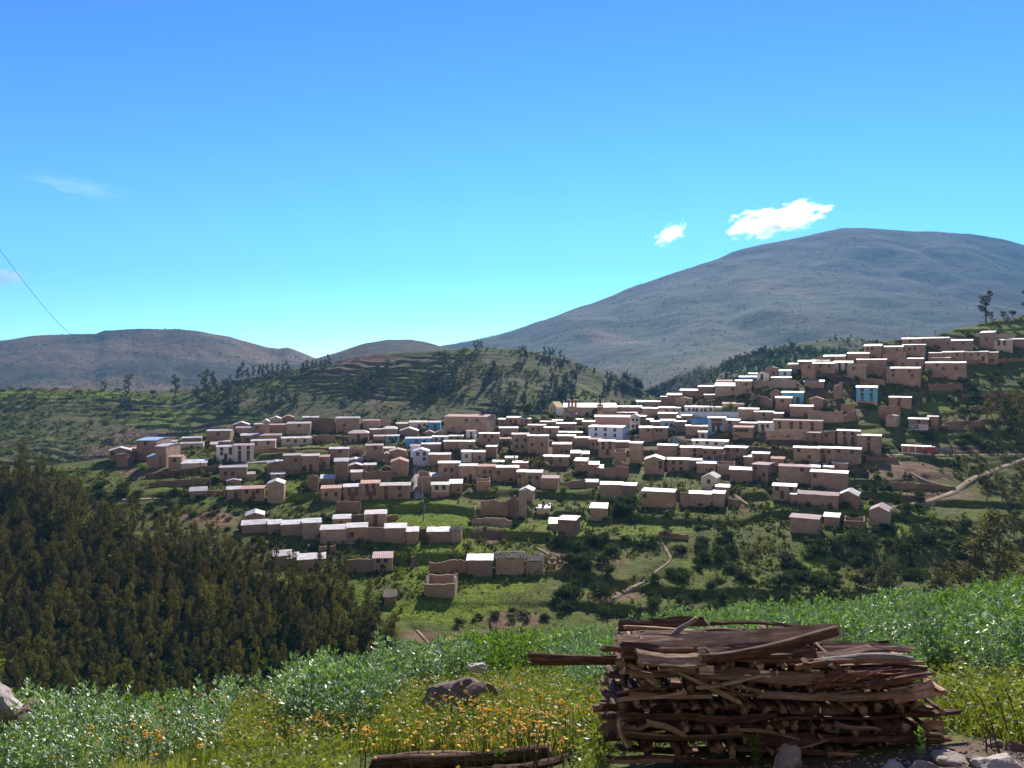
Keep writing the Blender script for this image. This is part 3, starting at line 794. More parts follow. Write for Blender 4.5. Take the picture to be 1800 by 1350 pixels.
# centre
h('C', 478, 542, 240, 262, 305, 'G', 'm', 'k', 4, 'w50,40')
h('C', 545, 655, 225, 248, 302, 'G', 'm', 'k', 4, 'w25,45 w62,45', 'pinkish house with two windows behind the centre roofs')
h('C', 662, 735, 240, 258, 302, 'G', 'm', 'k', 4, 'w50,40')
h('C', 484, 630, 307, 330, 400, 'G', 'w', 'a', 4)
h('C', 712, 850, 290, 308, 382, 'G', 'w', 'a', 8, 'w28,40 w62,40')
h('C', 838, 952, 308, 328, 402, 'G', 'w', 'a', 6, 'w40,40')
h('C', 808, 936, 265, 280, 302, 'G', 'm', 'a', 4)
h('C', 904, 986, 252, 270, 292, 'G', 'w', 'a', 4)
h('C', 938, 1088, 275, 295, 352, 'G', 'w', 'a', 6)
h('C', 324, 482, 355, 375, 492, 'G', 'w', 'a', 6, 'w30,15 w66,15 w50,40')
h('C', 492, 576, 400, 415, 478, 'G', 'r', 'a', 2, 'w40,40 w72,40')
h('C', 586, 716, 357, 380, 502, 'G', 'w', 'a', 4, 'w28,35 w80,35 w28,75 w62,75', 'adobe house with four windows beside a wider adobe house, centre')
h('C', 708, 870, 375, 393, 522, 'G', 'w', 'a', 10, 'w22,50 w70,50', 'wide two-window adobe house with faded writing, centre')
h('C', 952, 1140, 345, 365, 400, 'G', 'w', 'a', 6)
h('C', 944, 1086, 370, 393, 435, 'G', 'w', 'a', 4)
h('C', 1080, 1200, 388, 408, 475, 'G', 'w', 'a', 4)
h('C', 905, 1052, 428, 458, 527, 'G', 'm', 'm', 8, 'w50,75 w76,75', 'ramshackle adobe house with broken rusty roof sheets, centre')
h('C', 1192, 1292, 400, 420, 495, 'G', 'o', 'a', 2, 'w35,45 w70,45')
h('C', 1270, 1398, 412, 435, 542, 'G', 'w', 'a', 2, 'w28,15 w70,15 w28,45 w70,45 d55,85', 'adobe house with four windows below the big blue-white house')
h('C', 1394, 1512, 420, 440, 480, 'G', 'w', 'a', 2)
h('C', 1514, 1612, 430, 450, 602, 'G', 'w', 'a', 14)
h('C', 1392, 1488, 508, 520, 612, 'R', 'w', 'a', 4, '', 'roofless adobe box below bright roofs, right of centre', 3)
h('C', 1190, 1456, 295, 322, 416, 'G', 'w', 'v', 50, 'w22,18 w50,18 w78,20 w22,62 w50,62 w78,65', 'big blue-white house with six windows', 8)
h('C', 1520, 1596, 218, 242, 342, 'F', 'w', 'w', 10, 'w28,22 w68,22 w28,70 d70,75', 'narrow white gabled house with balcony right of the big blue-white house', 6)
h('C', 1240, 1516, 215, 242, 300, 'G', 'w', 'k', 4, '', 'long pinkish brick building with broad bright roof', 8)
h('C', 1300, 1570, 190, 206, 224, 'G', 'w', 'k', 20, '', None, 6)
h('C', 1600, 1640, 218, 238, 300, 'G', 'w', 'a', 20)
h('C', 1145, 1238, 258, 280, 352, 'G', 'w', 'a', 6)
h('C', 1092, 1146, 247, 262, 290, 'G', 'w', 'a', 2)
h('C', 984, 1050, 205, 222, 262, 'F', 'r', 'a', 70)
h('C', 1594, 1700, 245, 262, 302, 'G', 'w', 'a', 4, 'w70,40')
h('C', 1684, 1752, 260, 278, 302, 'G', 'w', 'a', 2)
h('C', 532, 626, 543, 565, 592, 'G', 'w', 'c', 4)
h('C', 432, 522, 575, 598, 625, 'G', 'w', 'a', 2)
h('C', 588, 708, 582, 605, 645, 'G', 'w', 'a', 8)
h('C', 458, 636, 610, 643, 748, 'G', 'w', 'a', 4, 'w12,35', 'adobe house with a dark scorch mark on its wall')
h('C', 626, 690, 650, 678, 786, 'G', 'w', 'a', 0, 'w30,30')
h('C', 692, 822, 653, 681, 790, 'G', 'w', 'a', 8, 'w25,35 w25,70 w70,35')
h('C', 808, 950, 702, 727, 808, 'G', 'p', 'a', 12, '', 'low adobe house with mauve roof ending the centre row')
h('C', 822, 904, 527, 555, 592, 'G', 'w', 'a', 2)
h('C', 908, 1032, 532, 558, 628, 'G', 'w', 'a', 14, 'w48,35')
h('C', 1052, 1126, 517, 530, 575, 'S', 'w', 'm', 2)
h('C', 1140, 1194, 520, 536, 560, 'S', 'm', 'm', 2)
h('C', 1078, 1174, 557, 592, 676, 'S', 'w', 'a', 16, '', 'adobe house with a double bright lean-to roof, centre right')
h('C', 1196, 1272, 597, 620, 650, 'S', 'w', 'm', 2)
h('C', 1240, 1306, 628, 648, 672, 'S', 'w', 'm', 2)
h('C', 1168, 1262, 737, 757, 802, 'G', 'w', 'a', 2)
h('C', 1284, 1462, 748, 778, 852, 'G', 'm', 'a', 2, '', 'long low adobe barn below the centre, rust-patched roof')
h('C', 1464, 1562, 758, 785, 862, 'G', 'w', 'a', 14)
# right of the church
h('D', 86, 158, 98, 122, 148, 'G', 'w', 'g', 4, 'w35,60 w72,60')
h('D', 162, 270, 105, 122, 148, 'G', 'w', 'a', 4)
h('D', -200, 122, 140, 163, 206, 'G', 'w', 'k', 6, '', 'long pinkish building with endless bright roof right of the church', 8)
h('D', 262, 434, 148, 170, 206, 'G', 'w', 'k', 6, 'w35,55 w70,55')
h('D', 128, 260, 156, 174, 240, 'G', 'w', 'a', 4)
h('D', 256, 400, 195, 215, 248, 'G', 'w', 'a', 14)
h('D', 120, 214, 247, 262, 300, 'G', 'w', 'a', 4)
h('D', 194, 268, 262, 278, 310, 'G', 'w', 'a', 4)
h('D', 274, 388, 247, 272, 342, 'G', 'w', 'l', 4, 'w40,40 w75,45', 'pale blue house squeezed between adobe houses')
h('D', 390, 472, 262, 280, 356, 'G', 'w', 'a', 12, 'D38,80', 'adobe house with a small blue door')
h('D', 440, 516, 212, 232, 280, 'G', 'w', 'a', 14, 'w40,45')
h('D', 408, 438, 228, 246, 275, 'S', 'w', 'a', 2)
h('D', 106, 206, 300, 328, 428, 'G', 'w', 'a', 8, 'w70,14')
h('D', 212, 328, 308, 328, 412, 'G', 'w', 'a', 14, 'w30,20 w58,20', None)
h('D', 476, 648, 292, 315, 368, 'G', 'm', 'a', 4)
h('D', 470, 755, 152, 163, 200, 'G', 'w', 'w', 6, 'w12,50 w24,50 d33,70 w46,50 d56,70 w70,50 w84,50', 'long low blue-white school with a row of windows', 6, 'school')
h('D', 652, 786, 228, 250, 355, 'G', 'm', 'l', 4, 'd30,88 d60,88', 'light blue house with two brown balconies', 6)
h('D', 784, 896, 245, 268, 346, 'G', 'w', 'a', 14, 'D38,80 w35,22', 'adobe house with blue door beside the light blue balcony house')
h('D', 852, 1000, 297, 325, 402, 'G', 'o', 'a', 26, '', 'adobe house with open dark loft and orange-streaked roof', 6)
h('D', 1050, 1172, 270, 286, 346, 'G', 'w', 'w', 4, 'w25,40 w58,40 d30,88', 'whitewashed house adjoining the long two-row-window house')
h('D', 900, 1046, 275, 290, 345, 'G', 'w', 'a', 4)
h('D', 1174, 1540, 250, 272, 346, 'G', 'p', 'a', 14, 'w13,26 w38,26 w57,26 w80,26 w14,64 w38,66 w57,68 w80,68', 'long adobe house with two rows of dark windows', 6)
h('D', 1438, 1542, 352, 368, 438, 'G', 'r', 'a', 4, 'w50,30')
h('D', 1552, 1650, 342, 362, 442, 'G', 't', 'a', 4, 'w35,30', 'adobe house with dark flat roof above the long roofs')
h('D', 576, 644, 345, 362, 404, 'G', 'w', 'c', 4, 'd48,60')
h('D', 528, 806, 408, 432, 472, 'G', 'w', 'w', 6, 'w14,30 w42,30 w66,40', 'long low house, left half whitewashed, with bright roof')
h('D', 252, 404, 442, 468, 552, 'G', 'w', 'a', 14)
h('D', 434, 612, 462, 485, 575, 'G', 'w', 'a', 2, 'w62,22 w62,60')
h('D', 614, 762, 470, 493, 605, 'G', 'm', 'a', 14, 'w12,25 w60,25 w30,65 d70,75')
h('D', 784, 950, 462, 485, 582, 'G', 'w', 'a', 20, 'w16,15 w58,20')
h('D', 728, 772, 520, 534, 606, 'F', 'w', 'a', 30, 'w40,30 w40,70')
h('D', 148, 300, 553, 582, 690, 'F', 'w', 'a', 14, 'w82,20 w82,45', 'tall gabled adobe house above a grassy bank, centre right', 6)
h('D', 330, 502, 548, 580, 662, 'G', 'm', 'a', 4, 'w28,25 w62,25 w28,80 w62,82', 'adobe house with four windows and half-rusted bright roof')
h('D', 504, 596, 555, 585, 662, 'G', 'm', 'a', 10)
h('D', 564, 710, 590, 610, 680, 'S', 'b', 'a', 4, '', 'adobe yard shed covered with blue sheeting')
h('D', 724, 860, 604, 618, 692, 'R', 'w', 'a', 6, '', 'roofless adobe box between the blue sheeting and patchy roofs', 4)
h('D', 936, 1010, 540, 558, 625, 'G', 'm', 'a', 4)
h('D', 1002, 1128, 507, 532, 612, 'G', 'w', 'a', 12, 'w50,50')
h('D', 1144, 1246, 543, 572, 625, 'G', 'r', 'a', 20)
h('D', 824, 996, 628, 662, 748, 'S', 'm', 'a', 4, '', 'low adobe house with broken patchwork roof sheets', 4)
h('D', 1000, 1120, 588, 620, 732, 'G', 'p', 'a', 60, 'w20,20 w75,65', None, 6)
h('D', 1216, 1448, 605, 635, 750, 'G', 'p', 'a', 10, 'w75,8', 'wide adobe house with corrugated mauve roof, right of centre')
h('D', 1456, 1532, 617, 640, 702, 'S', 'b', 'a', 2)
h('D', 1562, 1640, 625, 640, 685, 'S', 'w', 'a', 2)
h('D', 1470, 1740, 645, 682, 820, 'G', 'w', 'a', 16, 'w12,20', 'massive adobe house with very tall wall in the lower right village')
h('D', 1638, 1750, 580, 607, 660, 'G', 'w', 'a', 4)
h('D', 1334, 1526, 463, 488, 598, 'G', 'w', 'a', 2, 'w20,15 w60,60')
h('D', 1530, 1650, 467, 490, 592, 'G', 'w', 'a', 2, 'w25,25 w62,25 d32,80')
h('F', 296, 498, 290, 315, 432, 'G', 'w', 'a', 12, 'w22,15 w70,15')
h('D', 597, 716, 690, 726, 812, 'F', 'w', 'c', 34, 'w50,28', 'cream gabled house with a dark window on a grassy bank')
h('D', 714, 816, 770, 797, 875, 'G', 'w', 'a', 4)
h('D', 130, 380, 803, 833, 948, 'G', 'm', 'a', 20, 'w8,30', 'wide adobe house with rusty-edged bright roof, lower centre right')
h('D', 506, 684, 817, 852, 947, 'G', 'w', 'a', 2, '', 'adobe house with flat bright roof, lower centre right')
h('D', 686, 776, 820, 848, 947, 'G', 'w', 'a', 14)
h('D', 1166, 1342, 757, 790, 885, 'G', 'w', 'a', 6, 'w18,14 w78,14 d40,75', 'adobe house with brown door and two windows, lower right village')
h('D', 1308, 1366, 828, 855, 935, 'S', 'w', 'a', 0)
h('D', 1368, 1668, 808, 858, 962, 'G', 'p', 'a', 14, '', 'longest mauve-corrugated adobe barn, lower right village')
h('F', 332, 478, 645, 685, 790, 'F', 'w', 'a', 24, '', 'tall gabled adobe house right of the longest mauve barn', 6)
h('D', 1304, 1520, 1003, 1045, 1157, 'G', 'p', 'a', 22, '', 'detached adobe house with mauve-red roof below the village')
h('F', 220, 330, 836, 855, 920, 'S', 'w', 'a', 12, '', 'small adobe hut on bright grass beside the detached mauve-red house', 4)
h('F', 380, 536, 875, 885, 935, 'R', 'w', 'm', 4, '', 'low roofless mud pen on the bright grass at right', 3)
h('F', 582, 716, 770, 806, 905, 'F', 'p', 'a', 30, '', 'solitary gabled adobe house where the dirt path starts', 6)
# slope above, right centre
h('D', 1188, 1308, 67, 92, 178, 'G', 'm', 'a', 10, 'w42,25', 'adobe house with rust-patched roof in front of a teal wall')
h('D', 1240, 1400, 28, 50, 130, 'G', 'w', 't', 4, 'd75,60', 'teal house with bright roof on the right slope')
h('D', 1144, 1230, 28, 56, 105, 'F', 't', 'a', 4)
h('D', 1304, 1474, 135, 158, 232, 'G', 'w', 'a', 6)
h('D', 1456, 1556, 80, 102, 168, 'F', 'r', 'a', 6)
h('D', 896, 1044, 160, 180, 252, 'G', 'w', 'a', 12)
h('D', 1022, 1160, 185, 203, 266, 'G', 'w', 'a', 4, 'w50,30')
h('D', 1162, 1242, 192, 213, 262, 'G', 'w', 'a', 4)
h('D', 766, 930, 118, 140, 168, 'S', 'o', 'c', 4, '', 'low shelter with bright red roof behind a leafy tree')
# rising skyline rows
h('G', 278, 326, 700, 712, 772, 'G', 'w', 'a', 4)
h('G', 328, 438, 672, 698, 772, 'G', 'w', 'a', 8)
h('G', 394, 524, 715, 730, 772, 'F', 'r', 'a', 4, 'w70,50')
h('G', 430, 580, 640, 662, 715, 'G', 'w', 'a', 20)
h('G', 622, 698, 680, 698, 725, 'S', 'w', 'a', 2)
h('G', 572, 690, 612, 632, 690, 'G', 'm', 'a', 20)
h('G', 708, 876, 590, 628, 695, 'S', 'm', 'a', 6, 'w80,30', 'wide brown house under sagging roofs on the rising slope')
h('G', 720, 840, 566, 590, 630, 'G', 'o', 'a', 4)
h('G', 868, 994, 568, 588, 678, 'G', 'm', 'a', 4, 'w66,25', 'tall adobe house just left of the blue skyline house')
h('G', 900, 1030, 540, 556, 595, 'G', 'b', 'b', 4, '', 'bright blue house on the rising skyline')
h('G', 1040, 1132, 513, 530, 585, 'F', 'w', 'w', 4, 'd40,45', 'white gabled house beside the bright blue skyline house')
h('G', 974, 1038, 518, 532, 545, 'G', 'w', 'a', 2)
h('G', 1106, 1204, 470, 488, 560, 'F', 'w', 'a', 6, 'w62,45')
h('G', 1214, 1304, 487, 508, 560, 'G', 'm', 'l', 2, 'w50,35', 'pale blue house with striped roof on the rising skyline')
h('G', 1156, 1304, 545, 562, 612, 'G', 'w', 'a', 4)
h('G', 1288, 1362, 440, 455, 500, 'S', 'w', 'a', 2)
h('G', 1334, 1404, 447, 465, 500, 'S', 'w', 'a', 2)
h('G', 1368, 1488, 412, 434, 490, 'G', 'w', 'a', 2)
h('E', 44, 146, 622, 640, 742, 'F', 'p', 'a', 4, 'w55,15', 'tall adobe gable house on the upper slope, left of the white balconied one')
h('E', 134, 296, 608, 628, 702, 'G', 'w', 'a', 2, 'w35,15 w75,25')
h('E', 134, 256, 588, 606, 640, 'S', 'w', 'a', 2)
h('E', 134, 262, 566, 588, 610, 'F', 'w', 'a', 2)
h('E', 302, 440, 598, 622, 692, 'G', 'w', 'w', 2, 'd30,30 d66,30 d30,80 d66,80', 'white balconied house high on the upper slope')
h('E', 404, 546, 622, 646, 742, 'F', 'w', 'a', 4, 'w35,20')
h('E', 220, 376, 552, 572, 615, 'G', 'w', 'a', 14, 'w45,40')
h('E', 412, 566, 530, 550, 595, 'G', 'w', 'a', 6)
h('E', 540, 664, 465, 490, 568, 'G', 'w', 'a', 18, 'w20,25 w48,25', 'lone tall adobe house on the skyline at upper right')
h('E', 698, 836, 480, 498, 560, 'G', 'w', 'a', 4, 'w68,30')
h('E', 690, 850, 540, 552, 612, 'R', 'w', 'a', 6, '', 'roofless adobe yard below the skyline houses', 3)
h('E', 842, 982, 415, 435, 500, 'G', 'w', 'a', 2, 'w42,25')
h('E', 848, 1010, 470, 482, 565, 'G', 'w', 'a', 4, 'w30,35 w55,35')
h('E', 986, 1190, 412, 430, 490, 'G', 'w', 'a', 6)
h('E', 1140, 1376, 428, 450, 522, 'G', 'w', 'a', 4, 'w28,25 w72,25', 'long adobe house with bright roof near the top of the village')
h('E', 1048, 1148, 533, 547, 580, 'G', 'w', 'a', 2)
h('E', 1164, 1310, 522, 540, 598, 'G', 'w', 'a', 4, 'w70,30')
h('E', 1052, 1206, 567, 583, 610, 'G', 'w', 'a', 2)
h('E', 804, 990, 575, 592, 655, 'G', 'w', 'a', 8, 'w22,60 w78,60')
h('E', 486, 700, 583, 600, 705, 'G', 'm', 'a', 4)
h('E', 722, 962, 645, 668, 782, 'G', 'w', 'a', 14, 'w20,8 w70,15 w20,45 w78,48', 'broad adobe house with four small windows, upper right')
h('E', 1036, 1316, 603, 625, 738, 'G', 'w', 'a', 10, 'w30,8 w45,35 w78,35', 'broadest adobe house with three windows, upper right')
h('E', 1338, 1502, 522, 538, 610, 'G', 'w', 'a', 4, 'w30,25 w60,25 d80,75')
h('E', 1504, 1586, 528, 542, 610, 'G', 'w', 'a', 6)
h('E', 1458, 1552, 365, 386, 500, 'S', 'w', 'a', 18, 'w48,42', 'topmost tall adobe house below the green field')
h('E', 1556, 1712, 390, 405, 440, 'F', 'w', 'a', 4)
h('E', 1566, 1696, 428, 445, 522, 'G', 'w', 'c', 4, 'd30,15 d60,15', 'pale house with dark open porch near the village top')
h('E', 1684, 1840, 420, 438, 502, 'G', 'w', 'a', 4, '', None)
h('E', 480, 632, 790, 820, 932, 'G', 'm', 't', 4, 'w28,10 w72,10 w28,45 w72,45 D30,85 D72,85', 'turquoise two-storey house with blue doors', 6)
h('E', 740, 896, 878, 898, 968, 'G', 'w', 'a', 8, 'd45,75 w50,15', 'isolated adobe house right of the turquoise house')
h('E', 64, 212, 747, 772, 805, 'G', 'w', 'a', 4)
h('E', 710, 788, 1035, 1046, 1122, 'F', 'p', 'a', 26, '', 'narrow windowless adobe tower house left of the lettered house')
EDER = h('E', 896, 1034, 1045, 1070, 1152, 'G', 'w', 'a', 6, 'w52,12', 'adobe house with black letters painted on a white panel')
h('E', 1042, 1116, 1033, 1050, 1122, 'G', 'w', 'a', 2, 'd20,80', 'adobe house attached behind the lettered house')
h('E', 330, 494, 1140, 1163, 1272, 'G', 'w', 'a', 4, 'w32,15 w68,15 w32,52 w68,52 d34,90 d68,90')
h('E', 490, 660, 1178, 1200, 1326, 'G', 'w', 'a', 8, 'w48,18 w48,52 d48,88', 'rightmost tall adobe house beside the road')
KIOSK = h('E', 846, 1048, 1262, 1285, 1336, 'G', 'w', 'k', 2, '', 'white-framed kiosk with reddish panels beside the road', 4, 'kiosk')
# ------------------------------------------------------------------ church, sign, kiosk, truck, walls, poles
def hget(txt): return next(H for H in HOUSES if H['label'] and txt in H['label'])
# lettered house: painted panel with the words
r_ = EDER['root']; hw = EDER['hw']; hh = EDER['h']
mb = MB(); mb.box(-hw + .05, hw - .05, -.03, .02, .05, hh * .52); pan = link('painted_panel', mb.mesh('painted_panel', [M_SIGN := m_plain('panel_white', (.66, .66, .70), .8)]), r_)
M_LETTER = m_plain('black_paint', (.015, .015, .025), .7)
def text_mesh(s, size, mat, name):
    cu = bpy.data.curves.new(name, 'FONT'); cu.body = s; cu.size = size; cu.extrude = .008; cu.align_x = 'LEFT'; cu.offset = size * .035
    o = bpy.data.objects.new(name, cu); COL.objects.link(o)
    dg = bpy.context.evaluated_depsgraph_get()
    me = bpy.data.meshes.new_from_object(o.evaluated_get(dg)); bpy.data.objects.remove(o)
    me.materials.clear(); me.materials.append(mat); return me
tm = text_mesh('EDER', hh * .56, M_LETTER, 'lettering')
xs = [v.co.x for v in tm.vertices]; wd = max(xs) - min(xs)
to = link('lettering', tm, r_, (-hw + .12, -.042, hh * .09)); to.rotation_euler = (rad(90), 0, 0); to.scale = (hw * 1.05 / wd, 1, 1)
mb = MB()
for i, (a, b) in enumerate(((.18, .30), (.34, .44))):
    mb.box(hw * .18, hw * .85, -.036, -.031, hh * a, hh * b)
link('faded_lettering', mb.mesh('faded_lettering', [m_plain('faded_pink', (.52, .36, .42), .85)]), r_)
# cream house: pinkish base
H = hget('pinkish base'); mb = MB(); mb.box(-H['hw'] - .01, H['hw'] + .01, -.05, .0, -.5, H['h'] * .34); link('base_band', mb.mesh('base_band', [WALL['k']]), H['root'])
# light blue balcony house
H = hget('two brown balconies')
for f in (.78, .47):
    mb = MB(); hw = H['hw']; z = H['h'] * f
    mb.box(-hw * .62, hw * .62, -.5, -.003, z - .12, z - .04)
    for i in range(12):
        x = -hw * .6 + hw * 1.2 * i / 11; mb.box(x - .03, x + .03, -.5, -.45, z - .04, z + .62)
    mb.box(-hw * .62, hw * .62, -.52, -.43, z + .62, z + .72); mb.box(-hw * .6, hw * .6, -.02, -.004, z, z + .75)
    link('balcony', mb.mesh('balcony', [m_plain('balcony_wood', (.24, .11, .08), .8)]), H['root'])
H = hget('white gabled house with balcony'); mb = MB(); hw = H['hw']
mb.box(-hw, hw, -.8, -.003, H['h'] * .45, H['h'] * .5)
for i in range(9):
    x = -hw + .05 + (2 * hw - .1) * i / 8; mb.box(x - .03, x + .03, -.8, -.74, H['h'] * .5, H['h'] * .66)
mb.box(-hw, hw, -.82, -.72, H['h'] * .66, H['h'] * .69)
link('balcony', mb.mesh('balcony', [WALL['w']]), H['root'])
H = hget('open dark loft'); mb = MB(); hw = H['hw']; mb.box(-hw * .8, hw * .55, -.02, .01, H['h'] * .55, H['h'] * .86, 0)
for x in (-.8, -.35, .1, .55): mb.box(hw * x - .07, hw * x + .07, -.12, -.021, H['h'] * .5, H['h'] * .95, 1)
link('loft_opening', mb.mesh('loft_opening', [M_GLASS, M_WOODG]), H['root'])
# turquoise house: brick-coloured base
H = hget('turquoise two-storey'); mb = MB(); hw = H['hw']; mb.box(-hw - .01, hw + .01, -.06, -.0, -1, .35); link('base_band', mb.mesh('base_band', [WALL['k']]), H['root'])
# school: blue trim and windows
H = hget('blue-white school'); mb = MB(); hw = H['hw']; mb.box(-hw, hw, -.03, 0, .0, H['h'] * .28); link('base_band', mb.mesh('base_band', [WALL['b']]), H['root'])
# kiosk: white posts, sill and fascia with reddish panels
H = KIOSK; hw = H['hw']; hh = H['h']
for x0, x1 in ((-.93, -.58), (-.47, -.1), (.0, .42), (.52, .93)):
    mb = MB(); mb.box(hw * x0, hw * x1, -.04, -.004, hh * .1, hh * .92); link('panel', mb.mesh('panel', [m_plain('brick_panel', (.36, .17, .13), .85)]), H['root'])
for x in (-.98, -.525, -.05, .47, .97):
    mb = MB(); mb.box(hw * x - .1, hw * x + .1, -.14, -.042, 0, hh); link('post', mb.mesh('post', [WALL['w']]), H['root'])
mb = MB(); mb.box(-hw - .1, hw + .1, -.16, -.002, -.2, hh * .09); link('sill', mb.mesh('sill', [WALL['w']]), H['root'])
# barrel beside the stone-roofed hut
def ground_thing(u, v): return hill_at(u, v)
p = pix(966, 893, hill_at(966, 893, False).y)
mb = MB(); mb.lathe([(.05, 0), (.42, 0), (.46, .3), (.46, .7), (.42, 1.0), (.3, 1.05), (.02, 1.06)], 14)
tag(link('barrel', mb.mesh('barrel', [M_BLUEP], True), None, p), 'bright blue plastic barrel beside the stone-roofed hut', 'barrel')
H = hget('stones on its metal roof'); k = H['rise'] / (H['D'] / 2)
for i in range(9):
    x = random.uniform(-H['hw'], H['hw']); y = random.uniform(0, H['D'] / 2); mb = MB(); s = random.uniform(.12, .22)
    mb.lathe([(s, -.05), (s * 1.1, s * .5), (s * .6, s)], 7)
    q = H['root'].matrix_basis @ Vector((x, y, H['h'] + y * k + .12))
    tag(link('roof_stone', mb.mesh('stone', [M_STONE]), None, q), 'small stone weighing down the pale hut\'s metal roof', 'stone', 'stones on the pale hut roof')

# church: nave, facade and bell towers
Yc = hill_at(1000, 730, False).y; zb = (CV - 732) / FP * Yc
ch = empty('church', (0, 0, 0)); tag(ch, 'yellow and pink church with bell tower and long pale roof', 'church')
ps = Yc / FP
def cx(u): return (u - CU) * ps
def cz(v): return (CV - v) * ps
ch.location = (cx(1000), Yc, zb)
def L(x, y, z): return (x - cx(1000), y, z - zb)
x0, x1 = cx(992), cx(1085); De = 11.0
z0, ze = cz(742), cz(716); zr = (CV - 709) / FP * (Yc + De / 2)
V = [L(x0, 0, z0 - 2), L(x1, 0, z0 - 2), L(x1, De, z0 - 2), L(x0, De, z0 - 2), L(x0, 0, ze), L(x1, 0, ze), L(x1, De, ze), L(x0, De, ze), L(x0, De / 2, zr), L(x1, De / 2, zr)]
link('nave_wall', mesh_py('nave_wall', V, [(0, 1, 5, 4), (1, 2, 6, 9, 5), (2, 3, 7, 6), (3, 0, 4, 8, 7), (4, 5, 9, 8), (6, 7, 8, 9)], WALL['c']), ch)
mb = MB(); xa = x0 - cx(1000); xb = x1 - cx(1000)
slab(mb, [(xa - .2, -.4, ze - zb - .05), (xb + .2, -.4, ze - zb - .05), (xb + .2, De / 2, zr - zb + .06), (xa - .2, De / 2, zr - zb + .06)], .1, 14)
slab(mb, [(xb + .2, De + .4, ze - zb - .05), (xa - .2, De + .4, ze - zb - .05), (xa - .2, De / 2, zr - zb + .06), (xb + .2, De / 2, zr - zb + .06)], .1, 14)
link('roof', mb.mesh('roof', [ROOF['m']]), ch)
# facade: stepped gable wall at the left end, turned a little towards the viewer
fa = cx(978) - cx(1000); ft = cz(707) - zb; fm = cz(716) - zb
mb = MB(); fd = De
V = [(fa, -.6, -2), (fa, fd, -2), (fa, fd, fm), (fa, fd / 2, ft), (fa, -.6, fm)]
V = [(x - (y / fd) * 2.2, y, z) for x, y, z in V]; V2 = [(x + 2.6, y, z) for x, y, z in V]
mb.add(V + V2, [(0, 1, 2, 3, 4), (9, 8, 7, 6, 5), (0, 5, 6, 1), (1, 6, 7, 2), (2, 7, 8, 3), (3, 8, 9, 4), (4, 9, 5, 0)])
link('facade', mb.mesh('facade', [WALL['y']]), ch)
for y0, zz in ((fd * .3, fm * .62), (fd * .62, fm * .62)):
    mb = MB(); xx = fa - y0 / fd * 2.2; mb.box(xx - .05, xx + .1, y0 - .5, y0 + .5, zz - .8, zz + .8); link('window', mb.mesh('window', [M_GLASS]), ch)
mb = MB(); mb.box(fa - .1, fa + 2.5, -.75, -.602, -1, fm - .1); link('pilaster', mb.mesh('pilaster', [WALL['w']]), ch)
# bell tower
def tower(par, u0, u1, vt, vb, y0, dome_v):
    a, b = cx(u0) - cx(1000), cx(u1) - cx(1000); w_ = b - a; zt = cz(vt) - zb; zm = cz((vt * .42 + vb * .58)) - zb; zbm = cz(vb) - zb - 2
    mb = MB(); mb.box(a, b, y0, y0 + w_, zbm, zm, 1); t_ = link('tower_base', mb.mesh('tower_base', [WALL['k'], WALL['y']]), par)
    mb = MB(); cw = w_ * .2
    for cxx in (a, a + w_ * .4, b - cw):
        for yy in (y0, y0 + w_ * .4, y0 + w_ - cw):
            mb.box(cxx, cxx + cw, yy, yy + cw, zm + .002, zt)
    mb.box(a - .12, b + .12, y0 - .12, y0 + w_ + .12, zm - .08, zm + .1); mb.box(a + .12, b - .12, y0 + .25, y0 + w_ - .25, zm + .1, zm + (zt - zm) * .25)
    mb.box(a, b, y0, y0 + w_, zt - (zt - zm) * .2, zt + .002)
    mb.box(a - .25, b + .25, y0 - .25, y0 + w_ + .25, zt + .003, zt + .3)
    bel = link('belfry', mb.mesh('belfry', [WALL['k']]), par)
    mb = MB(); c_ = ((a + b) / 2, y0 + w_ / 2); rr = w_ * .36; zd = cz(dome_v) - zb
    hD = zd - zt
    mb.lathe([(rr * .5, zt + .28), (rr * .5, zt + hD * .3), (rr * .8, zt + hD * .36), (rr * .75, zt + hD * .55), (rr * .45, zt + hD * .75), (.12, zt + hD * .85), (.1, zt + hD)], 12, 0, c_)
    link('dome', mb.mesh('dome', [m_plain('dark_dome', (.06, .075, .085), .5)], True), par)
tower(ch, 998, 1013, 704, 728, -2.2, 694)
tower(ch, 1050, 1059, 712, 730, -1.6, 699)
# dome on the red-roofed hall
H = hget('adobe hall'); 
zr = H['h'] + H['rise']; mb = MB(); x = H['hw'] * .6
mb.lathe([(.5, zr - .4), (.5, zr + .5), (.95, zr + .6), (.95, zr + 1.1), (.6, zr + 1.6), (.1, zr + 1.9), (.06, zr + 2.3)], 12, 0, (x, H['D'] / 2))
link('cupola', mb.mesh('cupola', [m_plain('cupola_grey', (.10, .085, .08), .7)], True), H['root'])

